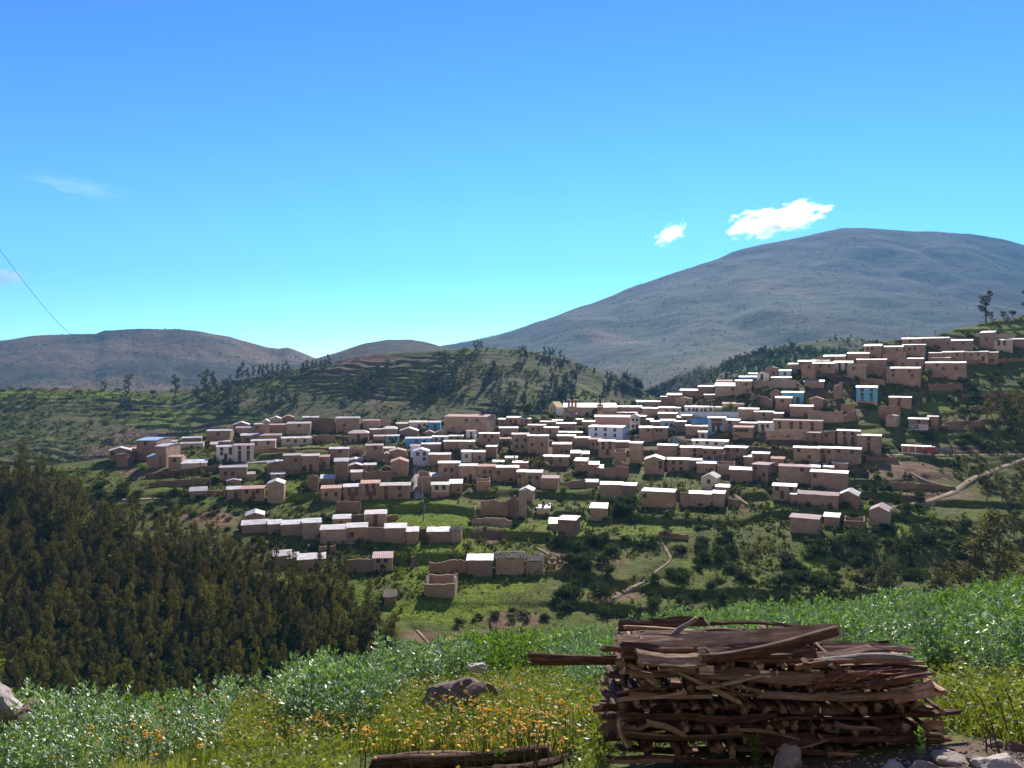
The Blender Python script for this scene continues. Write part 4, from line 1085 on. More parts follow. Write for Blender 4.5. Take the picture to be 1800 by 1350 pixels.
# truck on the road
P = hill_at(1645, 800, False); ps2 = P.y / FP
tr = empty('truck', pix(1653, 799, P.y - 1.5), -math.atan((1645 - CU) / FP) + rad(2))
tr.scale = (1, .8, .62); tag(tr, 'red-cabbed truck with long grey bed on the road', 'truck')
M_RED = m_plain('red_paint', (.36, .03, .035), .35, 0, .5); M_BED = m_plain('grey_bed', (.12, .14, .16), .6); M_TYRE = m_plain('tyre', (.02, .02, .02), .9)
Lx = 42 * ps2 / 2
mb = MB(); mb.box(-Lx, -Lx + 1.9, -1.0, 1.0, .75, 2.3)
mb.add([(-Lx, -1, 2.301), (-Lx + 1.9, -1, 2.301), (-Lx + 1.9, 1, 2.301), (-Lx, 1, 2.301), (-Lx + .35, -.9, 3.0), (-Lx + 1.8, -.9, 3.0), (-Lx + 1.8, .9, 3.0), (-Lx + .35, .9, 3.0)], [(4, 5, 6, 7), (0, 1, 5, 4), (1, 2, 6, 5), (2, 3, 7, 6), (3, 0, 4, 7)])
cab = link('cab', mb.mesh('cab', [M_RED]), tr)
mb = MB(); mb.add([(-Lx + .45, -1.0, 2.4), (-Lx + 1.5, -1.0, 2.4), (-Lx + 1.5, -.925, 2.9), (-Lx + .6, -.925, 2.9)], [(0, 1, 2, 3)]); link('window', mb.mesh('window', [M_GLASS]), cab)
mb = MB(); mb.box(-Lx + .3, -Lx + 1.85, -.95, .95, 3.002, 3.08); link('cab_roof', mb.mesh('cab_roof', [WALL['w']]), cab)
mb = MB(); mb.box(-Lx - 1.1, -Lx - .003, -.85, .85, .7, 1.75); mb.box(-Lx - 1.2, -Lx - 1.101, -1, 1, .6, .95); link('bonnet', mb.mesh('bonnet', [M_RED]), tr)
mb = MB(); mb.box(-Lx + 2.05, Lx, -1.1, 1.1, 1.0, 1.2); mb.box(-Lx + 2.05, Lx, -1.1, -1.02, 1.2, 2.2); mb.box(-Lx + 2.05, Lx, 1.02, 1.1, 1.2, 2.2); mb.box(-Lx + 2.05, -Lx + 2.13, -1.02, 1.02, 1.2, 2.4); mb.box(Lx - .08, Lx, -1.02, 1.02, 1.2, 2.2)
for i in range(7): x = -Lx + 2.2 + i * (2 * Lx - 2.4) / 6; mb.box(x - .04, x + .04, -1.14, -1.101, 1.0, 2.2)
link('bed', mb.mesh('bed', [M_BED]), tr)
for x in (-Lx - .4, Lx - 1.9, Lx - .75):
    for y in (-1.0, 1.0):
        mb = MB(); mb.tube([(x, y - .14, .5), (x, y + .14, .5)], .5, 14); wl = link('wheel', mb.mesh('wheel', [M_TYRE]), tr)
        mb = MB(); mb.tube([(x, y - .16 * (1 if y < 0 else -1), .5), (x, y + .02, .5)], .25, 10); link('rim', mb.mesh('rim', [m_plain('rim', (.3, .3, .3), .5)]), wl)

# standalone walls: u0 v0 u1 v1 height(px) material label
def wall_line(u0, v0, u1, v1, hpx, mat, label, jag=.25, name='mud_wall', th=.45, base=-1.6, zz=None):
    a = hill_at(u0, v0, False); b = hill_at(u1, v1, False)
    a = pix(u0, v0, a.y); b = pix(u1, v1, b.y); h0 = hpx * a.y / FP; h1 = hpx * b.y / FP
    o = Vector(((a.x + b.x) / 2, (a.y + b.y) / 2, (a.z + b.z) / 2))
    dd_ = b - a; ll_ = math.hypot(dd_.x, dd_.y); PADS.append((o.x, o.y, math.atan2(dd_.y, dd_.x), -ll_ / 2, ll_ / 2, -.8, .3, min(a.z, b.z) - .05))
    mb = MB(); ruin_wall(mb, a - o, b - o, h0, h1, th, jag, base, .5)
    return tag(link(name, mb.mesh(name, [mat]), None, o), label, 'wall', None, 'thing')
A_, S_, Mm = WALL['a'], M_STONE, WALL['m']
W = wall_line
W(255, 841, 388, 826, 9, S_, 'long retaining wall below the pale street\'s left end')
W(388, 828, 388.5, 818, 8, A_, 'short adobe wall end under the pale street')
W(262, 855, 372, 849, 9, S_, 'dark terrace wall under the retaining wall, left', .3)
W(330, 866, 395, 868, 6, Mm, 'low wall right of the small shed at lower left', .2)
W(390, 795, 520, 797, 8, S_, 'terrace wall right of the white houses', .3)
W(505, 792, 630, 793, 6, S_, 'low terrace wall under the cream house', .3)
W(548, 775, 588, 776, 11, Mm, 'ruined wall right of the low cream house', .5)
W(544, 754, 588, 756, 20, Mm, 'tall roofless wall behind the yellow-green bush', .3)
W(668, 752, 686, 752, 14, A_, 'bare gable wall left of the hall', .3)
W(612, 797, 640, 797, 8, A_, 'adobe yard wall right of the tall plain house', .2)
W(640, 845, 688, 845, 16, Mm, 'ruined adobe yard wall below the sagging gables', .6)
W(540, 866, 560, 866, 29, Mm, 'free standing ruined gable wall near the grassy slope', .8)
W(592, 898, 634, 898, 17, Mm, 'ruined adobe wall under the orange roofed houses', .5)
W(645, 951, 677, 951, 24, A_, 'plain wall between two bright roofs in the lower row', .08)
W(617, 921, 640, 919, 13, Mm, 'ruined wall between the two taller lower row houses', .5)
W(604, 1001, 655, 1001, 18, A_, 'mud yard wall left of the small mauve-roofed house', .2)
W(561, 973, 574, 973, 13, Mm, 'rounded ruin stump behind the treetops', .5)
W(580, 973, 590, 971, 12, Mm, 'second ruin stump behind the treetops, right one', .5)
W(723, 994, 730, 990, 13, Mm, 'single broken wall stub on the lower meadow', .6)
W(754, 1006, 820, 1004, 15, Mm, 'curved ruined yard wall left of the thatched houses', .9)
W(660, 915, 700, 912, 8, Mm, 'low field wall above the meadow path', .4)
W(735, 938, 765, 936, 10, Mm, 'ruined yard wall behind the half-thatched house', .6)
W(765, 936, 805, 932, 8, Mm, 'grassy ruined bank wall above the half-thatched house', .6)
W(830, 925, 900, 928, 14, A_, 'front wall of the big ruin on the meadow', .5)
W(834, 905, 836, 925, 22, Mm, 'left side wall of the big ruin', .8)
W(845, 905, 893, 903, 25, Mm, 'back wall of the big ruin with jagged top', .8)
W(893, 903, 912, 912, 32, Mm, 'tall broken corner wall of the big ruin', 1.6)
W(912, 912, 925, 908, 38, A_, 'tallest ruined gable at the right of the big ruin', 1.6)
W(813, 858, 858, 859, 6, Mm, 'low wall linking two houses at lower centre', .2)
W(985, 858, 1030, 856, 11, Mm, 'long low wall left of the rust-patched barn', .4)
W(1010, 832, 1105, 842, 17, Mm, 'curved retaining wall in the centre right ruins', .7)
W(1092, 822, 1104, 826, 10, A_, 'broken wall piece right of the retaining wall', .5)
W(1158, 943, 1210, 948, 10, Mm, 'ruined field wall on the slope at lower centre right', .5)
W(1196, 888, 1212, 888, 22, A_, 'mud wall between two bright roofed barns', .3)
W(1280, 888, 1298, 892, 12, Mm, 'broken yard wall beside the trodden soil', .6)
W(1346, 772, 1420, 771, 15, A_, 'adobe retaining wall under the long two-row-window house', .3)
W(1420, 740, 1482, 741, 18, A_, 'long plain retaining wall on the right slope', .3)
W(1482, 741, 1504, 735, 12, Mm, 'stepped wall end right of the plain retaining wall', .6)
W(1320, 700, 1358, 715, 10, Mm, 'ruined wall among shrubs left of the teal house', .8)
W(1322, 682, 1400, 680, 13, A_, 'long retaining wall under the pale blue skyline house', .3)
W(1512, 672, 1556, 678, 10, Mm, 'dark terrace wall under the broad upper house', .4)
W(1632, 686, 1692, 686, 12, Mm, 'ruined terrace wall below the broadest adobe house', .5)
W(1544, 732, 1582, 732, 16, Mm, 'ruined enclosure below the isolated adobe house', .6)
W(1478, 722, 1502, 722, 10, Mm, 'crumbling wall under the turquoise house', .5)
W(1466, 700, 1480, 695, 22, A_, 'adobe ruin pillar left of the turquoise house', 1.2)
W(1640, 754, 1690, 752, 5, S_, 'low stone wall right of the lettered house', .3)
W(1706, 752, 1727, 750, 13, Mm, 'small ruined hut wall on the right slope', .4)
W(1672, 748, 1688, 747, 8, Mm, 'pale topped ruin left of the small ruined hut', .4)
W(1690, 720, 1770, 716, 6, Mm, 'broken earth wall among trees at upper right', .5)
W(1522, 808, 1578, 810, 7, Mm, 'crumbled wall at the road edge left of the kiosk', .6)
W(1563, 855, 1608, 855, 8, Mm, 'low ruin with reddish earth by the path', .5)
W(1608, 855, 1680, 860, 6, S_, 'stone edging wall along the lower path', .3)
W(1690, 700, 1810, 694, 6, S_, 'field terrace wall at the right edge', .3)
W(1680, 640, 1810, 632, 5, S_, 'upper field terrace wall at the right edge', .3)
wl = wall_line(1194, 735, 1301, 735, 11, WALL['w'], 'blue-white courtyard wall in front of the school', .03, 'courtyard_wall', .3)
a = hill_at(1194, 735, False); b = hill_at(1301, 735, False)
mb = MB(); o = wl.location; pa = pix(1194, 735, a.y) - o; pb = pix(1301, 735, b.y) - o
mb.box(pa.x, pb.x, min(pa.y, pb.y) - .22, min(pa.y, pb.y) - .17, -1, .4); link('blue_base', mb.mesh('blue_base', [WALL['b']]), wl)

# utility poles
def pole(u, v, hpx, label):
    p = hill_at(u, v, False); p = pix(u, v, p.y); hgt = hpx * p.y / FP
    root = empty('utility_pole', p); tag(root, label, 'pole')
    mb = MB(); mb.tube([(0, 0, -1), (0, 0, hgt * .5), (.02, 0, hgt)], [.10, .085, .07], 8); link('post', mb.mesh('post', [M_WOODG]), root)
    mb = MB(); mb.box(-.7, .7, -.06, .06, hgt - .5, hgt - .38); link('crossarm', mb.mesh('crossarm', [M_WOODG]), root)
    return p + Vector((0, 0, hgt - .3))
tops = [pole(744, 918, 46, 'slim utility pole standing in the meadow'), pole(755, 997, 62, 'tall utility pole left of the bright meadow house'), pole(740, 872, 50, 'utility pole at the foot of the stepped street'),
        pole(1181, 853, 34, 'utility pole on the dark bank right of centre'), pole(605, 783, 24, 'utility pole left of the hipped-roof house'), pole(617, 983, 32, 'utility pole behind the treetops'),
        pole(352, 842, 30, 'utility pole in front of the pale street'), pole(1644, 594, 14, 'thin pole on the skyline at upper right'), pole(1043, 845, 18, 'short pole beside the curved retaining wall')]
def cable(p, q, sag, r, label, name='power_cable'):
    pts = []
    for i in range(25):
        f = i / 24; v = p.lerp(q, f); v.z -= sag * 4 * f * (1 - f); pts.append(v)
    mb = MB(); mb.tube(pts, r, 5); tag(link(name, mb.mesh(name, [M_CABLE]), None), label, 'cable')
M_CABLE = m_plain('cable', (.06, .06, .07), .6)
cable(tops[2], tops[0], .6, .025, 'sagging cable above the meadow, upper span')
cable(tops[0], tops[1], .8, .025, 'sagging cable above the meadow, lower span')
cable(pix(-160, 215, 90), pix(126, 588, 500), 3.0, [.035 + .085 * i / 24 for i in range(25)], 'thin dark cable crossing the sky at far left')
# white water tanks and stones on the right slope
for (u, v, lab) in ((1624, 706, 'white round tank among the terraces'), (1670, 702, 'left one of two pale domed heaps on the right slope'), (1679, 705, 'right one of two pale domed heaps on the right slope')):
    p = hill_at(u, v, False); p = pix(u, v, p.y); s = .6; mb = MB(); mb.lathe([(s * .7, -.3), (s, .3), (s * .9, .8), (s * .5, 1.15), (.05, 1.3)], 12)
    tag(link('water_tank', mb.mesh('tank', [WALL['c']], True), None, p), lab, 'tank')
# blue canvas shelter
p = hill_at(1189, 778, False); p = pix(1189, 778, p.y); mb = MB(); s = 1.0
mb.add([(-.5, -.4, 0), (.5, -.4, 0), (.5, .4, 0), (-.5, .4, 0), (-.12, -.1, 1.9), (.1, -.1, 1.75), (.1, .1, 1.8), (-.1, .1, 1.85)], [(0, 1, 5, 4), (1, 2, 6, 5), (2, 3, 7, 6), (3, 0, 4, 7), (4, 5, 6, 7)])
tag(link('blue_tarpaulin', mb.mesh('tarp', [m_plain('blue_cloth', (.05, .35, .55), .7)]), None, p), 'blue draped tarpaulin standing in a green yard', 'tarpaulin')
# blue-white sheet on the lower row
p = hill_at(462, 932, False); p = pix(462, 928, p.y - .3); mb = MB()
V = [(x * 1.0 + random.uniform(-.1, .1), y, .55 * math.exp(-x * x) + random.uniform(0, .25)) for x in np.linspace(-1.3, 1.3, 7) for y in (-.6, 0, .8)]
mb.add(V, [(i * 3 + j, (i + 1) * 3 + j, (i + 1) * 3 + j + 1, i * 3 + j + 1) for i in range(6) for j in range(2)])
tag(link('plastic_sheet', mb.mesh('sheet', [ROOF['b']]), None, p), 'crumpled bluish sheet lying on the lower row roof', 'sheet')

# ------------------------------------------------------------------ house labels
_sizes = lambda H: 'small' if H['W'] < 5 else 'long' if H['W'] > 13 else ''
def traits(H):
    tall = 'tall ' if H['h'] > 5.2 else 'low ' if H['h'] < 2.6 else ''
    sz = _sizes(H)
    s = (sz + ' ' if sz else tall)
    rf = {'F': 'gabled ', 'H': 'hipped '}.get(H['st'], '')
    t = f"{s}{WALLW[H['wall']]} house with {rf}{ROOFW[H['roof']]} roof"
    if H['nw'] + H['nd'] >= 3: t = t.replace(' roof', f" roof, {H['nw'] + H['nd']} openings")
    return t.strip()
marks = [('tall adobe house with bluish', 'tall bluish-roofed house'), ('white three-storey', 'white three-storey house'), ('hipped rust-patched', 'hipped rusty roof'), ('adobe hall', 'large adobe hall'),
         ('blue-white gabled house', 'blue-white gabled house'), ('bright orange tiled', 'bright orange tiled roof'), ('big blue-white house with six', 'big blue-white house'), ('dark scorch', 'scorched house'),
         ('light blue house with two brown', 'light blue balcony house'), ('two rows of dark windows', 'long two-row-window house'), ('turquoise two-storey', 'turquoise two-storey house'), ('black letters', 'lettered house'),
         ('kiosk', 'white-framed kiosk'), ('longest mauve', 'longest mauve barn'), ('corrugated mauve roof', 'corrugated mauve roof'), ('bright blue house on', 'bright blue skyline house'), ('white balconied', 'white balconied house'),
         ('broadest adobe', 'broadest upper house'), ('lone tall adobe', 'lone skyline house'), ('blue-white school', 'blue-white school'), ('long low blue house', 'long low blue house'), ('low cream house', 'low cream house'),
         ('wide two-window', 'faded-writing house'), ('teal house', 'teal house'), ('blue sheeting', 'blue-sheeted shed'), ('middle of the long lower', 'wide lower-row house'), ('massive adobe', 'massive tall-walled house'), ('rust-patched barn', 'x'),
         ('cream gabled house with', 'cream gabled house'), ('pinkish brick building', 'pinkish brick building'), ('pinkish base', 'pink-based cream house'), ('foot of the stepped', 'house at the stepped street foot')]
LM = []
for key, nm in marks:
    for H in HOUSES:
        if H['label'] and key in H['label'] and nm != 'x': LM.append((H['u'], H['v'], nm, H)); break
def direction(du, dv):
    a = math.degrees(math.atan2(-dv, du)) % 360
    return ['right of', 'up right of', 'above', 'up left of', 'left of', 'down left of', 'below', 'down right of'][int((a + 22.5) // 45) % 8]
used = {H['label'] for H in HOUSES if H['label']}
ORD = ['', 'second ', 'third ', 'fourth ', 'fifth ', 'sixth ', 'seventh ', 'eighth ']
cand = {}
for H in HOUSES:
    if H['label']: continue
    best = min(LM, key=lambda m: math.hypot(H['u'] - m[0], (H['v'] - m[1]) * 1.6))
    d = direction(H['u'] - best[0], (H['v'] - best[1]) * 1.6)
    H['lm'] = best; cand.setdefault((traits(H), d, best[2]), []).append(H)
for (t, d, nm), hs in cand.items():
    hs.sort(key=lambda H: math.hypot(H['u'] - H['lm'][0], H['v'] - H['lm'][1]))
    for i, H in enumerate(hs):
        t2 = t
        if len(hs) > 1: lab = f"{t2}, {['nearest', 'second nearest', 'third nearest', 'fourth nearest', 'fifth nearest', 'sixth nearest', 'seventh nearest'][i]} {d} the {nm}"
        else: lab = f"{t2}, {d} the {nm}"
        if len(lab.split()) > 16:
            lab = lab.replace(f", {H['nw'] + H['nd']} openings", '')
        if len(lab.split()) > 16: lab = lab.replace(' metal roof', ' roof')
        if len(lab.split()) > 16: lab = lab.replace(' with gabled', ' with').replace(' with hipped', ' with')
        if len(lab.split()) > 16: lab = lab.replace('brown adobe', 'adobe').replace(f", {H['nw'] + H['nd']} openings", '')
        if lab in used: lab = lab.replace(' house with', ' dwelling with')
        used.add(lab)
        H['label'] = lab
for H in HOUSES:
    nm = H['root'].name.split('.')[0]
    c = {'adobe_hall': 'hall', 'kiosk': 'kiosk', 'school': 'school', 'ruined_house': 'ruin'}.get(nm, 'house')
    tag(H['root'], H['label'], c, 'village houses' if c == 'house' else None)

def apply_pads(X, Y, Z):
    """level ground cut into the slope under every house and wall"""
    for (cx_, cy_, ps_, x0, x1, y0, y1, zz) in PADS:
        m = (np.abs(X - cx_) < 26) & (np.abs(Y - cy_) < 26)
        if not m.any(): continue
        dx = X[m] - cx_; dy = Y[m] - cy_; c, s = math.cos(ps_), math.sin(ps_)
        lx = dx * c + dy * s; ly = -dx * s + dy * c
        d = np.hypot(np.maximum(np.maximum(x0 - lx, lx - x1), 0), np.maximum(np.maximum(y0 - ly, ly - y1), 0))
        Z[m] = np.minimum(Z[m], zz + np.maximum(d - .3, 0) * 1.1 + .05 * np.minimum(d, 1))
    return Z
# -- strips of road and path laid on the hillside
def strip(name, pts, width, mat, zfun=None, lift=.12, at=hill_at, jit=.12):
    P = [at(u, v) for u, v in pts]
    path = []
    for a, b in zip(P[:-1], P[1:]):
        n = max(2, int((b - a).length / 1.0))
        path += [a.lerp(b, i / n) for i in range(n)]
    path.append(P[-1])
    Q = list(path)
    for _ in range(3):
        Q = [Q[0]] + [(Q[i - 1] + Q[i] * 2 + Q[i + 1]) / 4 for i in range(1, len(Q) - 1)] + [Q[-1]]
    V = []; Fs = []
    k = 5
    for i, p in enumerate(Q):
        d = Q[min(i + 1, len(Q) - 1)] - Q[max(i - 1, 0)]; d.z = 0
        if d.length < 1e-6: d = Vector((1, 0, 0))
        d.normalize(); nrm = Vector((-d.y, d.x, 0))
        wd = width * (1 + jit * math.sin(i * .7) + jit * random.uniform(-1, 1))
        zc = float(hill_z(p.x, p.y, False)); PADS.append((p.x, p.y, 0.0, -width * .45, width * .45, -width * .45, width * .45, zc + lift - .12))
        for j in range(k):
            f = j / (k - 1) - .5
            q = p + nrm * wd * f
            z = float(hill_z(q.x, q.y, False))
            V.append((q.x, q.y, z * .5 + zc * .5 + lift - (.0 if abs(f) < .4 else .9)))
    for i in range(len(Q) - 1):
        for j in range(k - 1):
            a = i * k + j
            Fs.append((a, a + 1, a + k + 1, a + k))
    return tag(link(name, mesh_py(name, V, Fs, mat, None, True)), kind='structure')
M_DIRT = m_plain('dirt', (.27, .20, .135), .95, 0, .1, .35, .8)
M_PAVE = m_plain('pale_paving', (.36, .33, .29), .9, 0, .2, .2, .6)
strip('road', [(1470, 800), (1560, 800), (1640, 801), (1720, 800), (1860, 799)], 2.4, M_DIRT)
strip('dirt_path', [(1850, 792), (1800, 808), (1760, 822), (1712, 840), (1690, 855), (1672, 868), (1630, 882), (1572, 892)], 2.6, M_DIRT)
strip('street', [(318, 828), (385, 821), (437, 814), (500, 809)], 2.6, M_PAVE)
strip('street', [(738, 800), (733, 822), (735, 848), (737, 876)], 3.2, M_PAVE)
strip('dirt_path', [(215, 879), (270, 877), (330, 877)], 2.2, M_DIRT)
strip('dirt_path', [(1142, 1014), (1160, 1000), (1182, 985), (1172, 968), (1160, 946)], 1.0, M_DIRT)
strip('dirt_path', [(1065, 1062), (1085, 1048), (1111, 1033), (1140, 1020)], 1.5, M_DIRT)
strip('dirt_path', [(940, 962), (965, 975), (990, 992)], 1.0, M_DIRT)
strip('dirt_path', [(690, 892), (715, 882), (735, 876)], 1.0, M_DIRT)
strip('dirt_path', [(1290, 870), (1310, 885), (1330, 897)], 1.6, M_DIRT)
strip('dirt_path', [(732, 1108), (745, 1122), (762, 1142)], .7, M_DIRT)
strip('dirt_path', [(1600, 830), (1625, 845), (1680, 858)], 1.2, M_DIRT)

# village hillside
us = np.arange(-560, 2361, 6.0)
ys = np.concatenate([np.arange(56, 90, 1.2), np.arange(90, 165, .5), np.arange(165, 315, .62), np.arange(315, 420, 4)])
U, Yg = np.meshgrid(us, ys)
X = (U - CU) / FP * Yg
Z = apply_pads(X, Yg, hill_z(X, Yg))
Vv = hill_v(U, Yg)
cov = np.zeros(U.shape + (3,))
GR = [(700, 895, 120, 22, 1), (780, 930, 150, 45, 1), (850, 1005, 120, 55, .95), (790, 1070, 130, 34, .85), (590, 872, 110, 14, .8), (735, 1000, 60, 60, .9), (1000, 925, 70, 20, .8),
      (1150, 930, 90, 20, .7), (1500, 905, 60, 22, 1), (1565, 925, 60, 25, .9), (1420, 985, 70, 40, .6), (1230, 1000, 60, 30, .55), (1350, 890, 60, 20, .6), (1760, 577, 130, 9, 1.1),
      (1640, 715, 60, 14, .6), (1560, 730, 40, 16, .7), (1530, 760, 50, 10, .6), (500, 760, 90, 10, .6), (560, 790, 90, 8, .7), (300, 855, 80, 12, .55), (510, 860, 40, 12, .8), (1260, 870, 60, 10, .55), (1700, 900, 80, 20, .5), (1200, 775, 50, 12, .6), (1140, 820, 25, 12, .7), (1040, 890, 40, 14, .6), (640, 1050, 40, 40, .6)]
SO = [(370, 912, 60, 16, 1), (975, 985, 45, 22, .85), (1110, 1000, 70, 50, .38), (900, 1092, 60, 22, .8), (830, 1122, 60, 16, .7), (1590, 830, 110, 20, .85), (1650, 870, 70, 12, .9), (1320, 890, 35, 18, .7), (1090, 1045, 50, 16, .7),
      (240, 832, 50, 16, .7), (740, 1120, 40, 12, .8), (1720, 790, 120, 8, .9), (1480, 650, 120, 60, .5), (1640, 690, 110, 30, .45), (1700, 745, 90, 22, .5), (850, 885, 30, 10, .7), (860, 945, 45, 12, .8), (1300, 720, 90, 40, .45), (1680, 598, 70, 10, .8), (1250, 700, 60, 20, .6), (860, 795, 380, 62, .62), (1290, 800, 250, 75, .62), (1430, 700, 200, 60, .55)]
LS = [(380, 915, 40, 10, .6), (905, 1098, 45, 12, .6), (1570, 815, 30, 10, .7), (1700, 795, 120, 4, .5)]
cov[..., 0] = blobs(U, Vv, GR) + .16 * fbm(X / 9, Yg / 9, 3)
cov[..., 1] = blobs(U, Vv, SO) + .22 * np.maximum(fbm(X / 15 + 4, Yg / 15, 3), 0)
cov[..., 2] = blobs(U, Vv, LS)
tag(link('hillside', grid_mesh('hillside', X, Yg, Z, M_HILL, np.clip(cov, 0, 1))), kind='structure')

# ------------------------------------------------------------------ vegetation meshes
def cards(P, s, rg, up=.0, ratio=.6, nrm=None):
    """leaf quads around points P (n,3) with half size s (n,), random turned"""
    n = len(P)
    a = rg.normal(size=(n, 3)); a /= np.linalg.norm(a, axis=1, keepdims=True)
    b = rg.normal(size=(n, 3)); b -= a * (a * b).sum(1, keepdims=True); b /= np.linalg.norm(b, axis=1, keepdims=True)
    if up:
        a = a * (1 - up) + np.array([0, 0, 1.0]) * up; a /= np.linalg.norm(a, axis=1, keepdims=True)
        b -= a * (a * b).sum(1, keepdims=True); b /= np.linalg.norm(b, axis=1, keepdims=True)
    s = np.asarray(s)[:, None]
    V = np.stack([P - a * s, P + b * s * ratio, P + a * s, P - b * s * ratio], 1).reshape(-1, 3)
    return V, np.arange(4 * n).reshape(n, 4)
def lump_points(lumps, n, rg, shell=.55):
    """points in the outer shell of ellipsoid lumps (cx,cy,cz,rx,ry,rz)"""
    L = np.array(lumps, float); wgt = (L[:, 3] * L[:, 4] * L[:, 5]) ** (2 / 3); wgt /= wgt.sum()
    k = rg.choice(len(L), n, p=wgt)
    d = rg.normal(size=(n, 3)); d /= np.linalg.norm(d, axis=1, keepdims=True)
    r = (shell + (1 - shell) * rg.random(n) ** .7)[:, None] * (1 + .22 * rg.normal(size=(n, 1)))
    return L[k, :3] + d * L[k, 3:] * r

L_EUC = m_leaf('eucalyptus_leaf', [(.026, .028, .007), (.105, .098, .018), (.080, .054, .018)], .38, .7, .1, .30, None, .5)
L_EUC_FAR = m_leaf('far_tree_leaf', [(.035, .042, .018), (.055, .058, .022)], .35, .6, .2, .3, None, .25)
L_BUSH = m_leaf('bush_leaf', [(.030, .046, .010), (.062, .084, .016)], .25, .8, .08, .7, None, .35)
L_BRIGHT = m_leaf('bright_leaf', [(.10, .17, .02), (.17, .22, .03)], .45, .55, .3, 1.0, None, .2)
L_SCRUB = m_leaf('scrub_leaf', [(.026, .040, .008), (.070, .090, .014), (.13, .12, .028)], .3, .85, .05, .12, None, 0)
L_GRASS = m_leaf('grass_blade', [(.12, .20, .022), (.20, .25, .045), (.34, .32, .13)], .4, .5, .4, .9, None, 0)
L_MEAD = m_leaf('meadow_blade', [(.11, .16, .010), (.17, .22, .016)], .4, .8, .05, .2, None, 0)
L_BEAN = m_leaf('bean_leaf', [(.065, .145, .02), (.125, .22, .038), (.16, .26, .06), (.32, .40, .23), (.58, .62, .50)], .28, .40, .9, 8, (1.3, 1.5, .4), .2)
L_LUSH = m_leaf('lush_leaf', [(.10, .20, .02), (.16, .26, .03)], .5, .45, .4, 2.5, None, .15)
M_BARK = m_plain('bark', (.13, .10, .08), .9, 0, .1, .3, 2)
M_BARKP = m_plain('pale_bark', (.30, .25, .20), .85, 0, .15, .3, 2)

def tree_mesh(seed, kind):
    """trunk and crown of a tree one unit tall"""
    rg = np.random.default_rng(seed); rr = random.Random(seed)
    mb = MB(); lumps = []
    if kind == 'euc':
        lean = rr.uniform(-.04, .04); pts = [(lean * t * t + .012 * math.sin(6 * t + seed), .012 * math.cos(5 * t), t) for t in np.linspace(0, .97, 9)]
        mb.tube(pts, [.014 * (1 - .85 * t) + .001 for t in np.linspace(0, .97, 9)], 6)
        wd = rr.uniform(.12, .18)
        for i in range(11):
            t = .24 + .70 * i / 10; r = wd * (1 - .45 * max(0, (t - .35) / .65) ** 2.2) * rr.uniform(.6, 1.1)
            a = rr.uniform(0, 6.28); off = r * .75
            c = (lean * t * t + off * math.cos(a), off * math.sin(a), t)
            mb.tube([(lean * t * t, 0, t - .10), (c[0] * .6, c[1] * .6, t - .02), c], [.005, .003, .001], 4, 0, False)
            lumps.append((*c, r * .62, r * .62, rr.uniform(.07, .12)))
        n, s = 1400, .017
    elif kind == 'open':
        mb.tube([(0, 0, 0), (.01, 0, .25), (.02, .01, .5), (.06, 0, .8)], [.03, .024, .016, .004], 7)
        for i in range(10):
            t = .28 + .66 * i / 9; a = rr.uniform(0, 6.28); off = rr.uniform(.04, .24) * (1.1 - .4 * t); r = rr.uniform(.07, .14)
            c = (.05 * t + off * math.cos(a), off * math.sin(a), t)
            mb.tube([(.03 * t, 0, t - .16), (c[0] * .7, c[1] * .7, t - .05), c], [.008, .005, .002], 5, 0, False)
            lumps.append((*c, r, r, r * .7))
        n, s = 1100, .022
    elif kind == 'round':
        mb.tube([(0, 0, 0), (.01, 0, .3), (0, .01, .6)], [.035, .028, .012], 7)
        for i in range(12):
            a = rr.uniform(0, 6.28); z = rr.uniform(.42, .86); off = rr.uniform(.05, .26) * (1 - abs(z - .62) * 1.6)
            c = (off * math.cos(a), off * math.sin(a), z); r = rr.uniform(.10, .17)
            mb.tube([(0, 0, .38), (c[0] * .6, c[1] * .6, z - .05), c], [.012, .007, .002], 5, 0, False)
            lumps.append((*c, r, r, r * .85))
        n, s = 1100, .026
    P = lump_points(lumps, n, rg); V, Fq = cards(P, s * (.6 + .8 * rg.random(n)), rg, .25 if kind == 'euc' else 0)
    return mb, V, Fq
def bush_np(seed, n=750, flat=.8, s=.042):
    rg = np.random.default_rng(seed); rr = random.Random(seed); lumps = []
    for i in range(7):
        a = rr.uniform(0, 6.28); off = rr.uniform(0, .34); r = rr.uniform(.16, .30)
        lumps.append((off * math.cos(a), off * math.sin(a), r * flat + rr.uniform(0, .28) * (1 - off * 1.5), r, r, r * flat))
    P = lump_points(lumps, n, rg); P[:, 2] = np.abs(P[:, 2])
    return cards(P, s * (.6 + .8 * rg.random(n)), rg)

class TreeKind:
    """several variants of a kind; plant() links one tree with trunk and crown"""
    def __init__(s, kind, nvar, leaf, bark, seed0):
        s.var = []
        for i in range(nvar):
            mb, V, Fq = tree_mesh(seed0 + i, kind)
            s.var.append((mb.mesh('trunk', [bark], True), mesh_np('crown', V, Fq, leaf), V, Fq, mb))
    def plant(s, p, hgt, name, label, group=None, wide=1.0, rz=None):
        tm_, cm, *_ = random.choice(s.var)
        r = empty(name, p, random.uniform(0, 6.28) if rz is None else rz); r.scale = (hgt * wide, hgt * wide, hgt)
        link('trunk', tm_, r); link('crown', cm, r)
        return tag(r, label, 'tree', group)
EUC = TreeKind('euc', 8, L_EUC, M_BARK, 100)
FAR = TreeKind('euc', 6, L_EUC_FAR, M_BARK, 200)
OPEN = TreeKind('open', 4, L_EUC_FAR, M_BARK, 300)
ROUND = TreeKind('round', 3, L_BUSH, M_BARK, 400)
ROUNDB = TreeKind('round', 2, L_BRIGHT, M_BARK, 420)

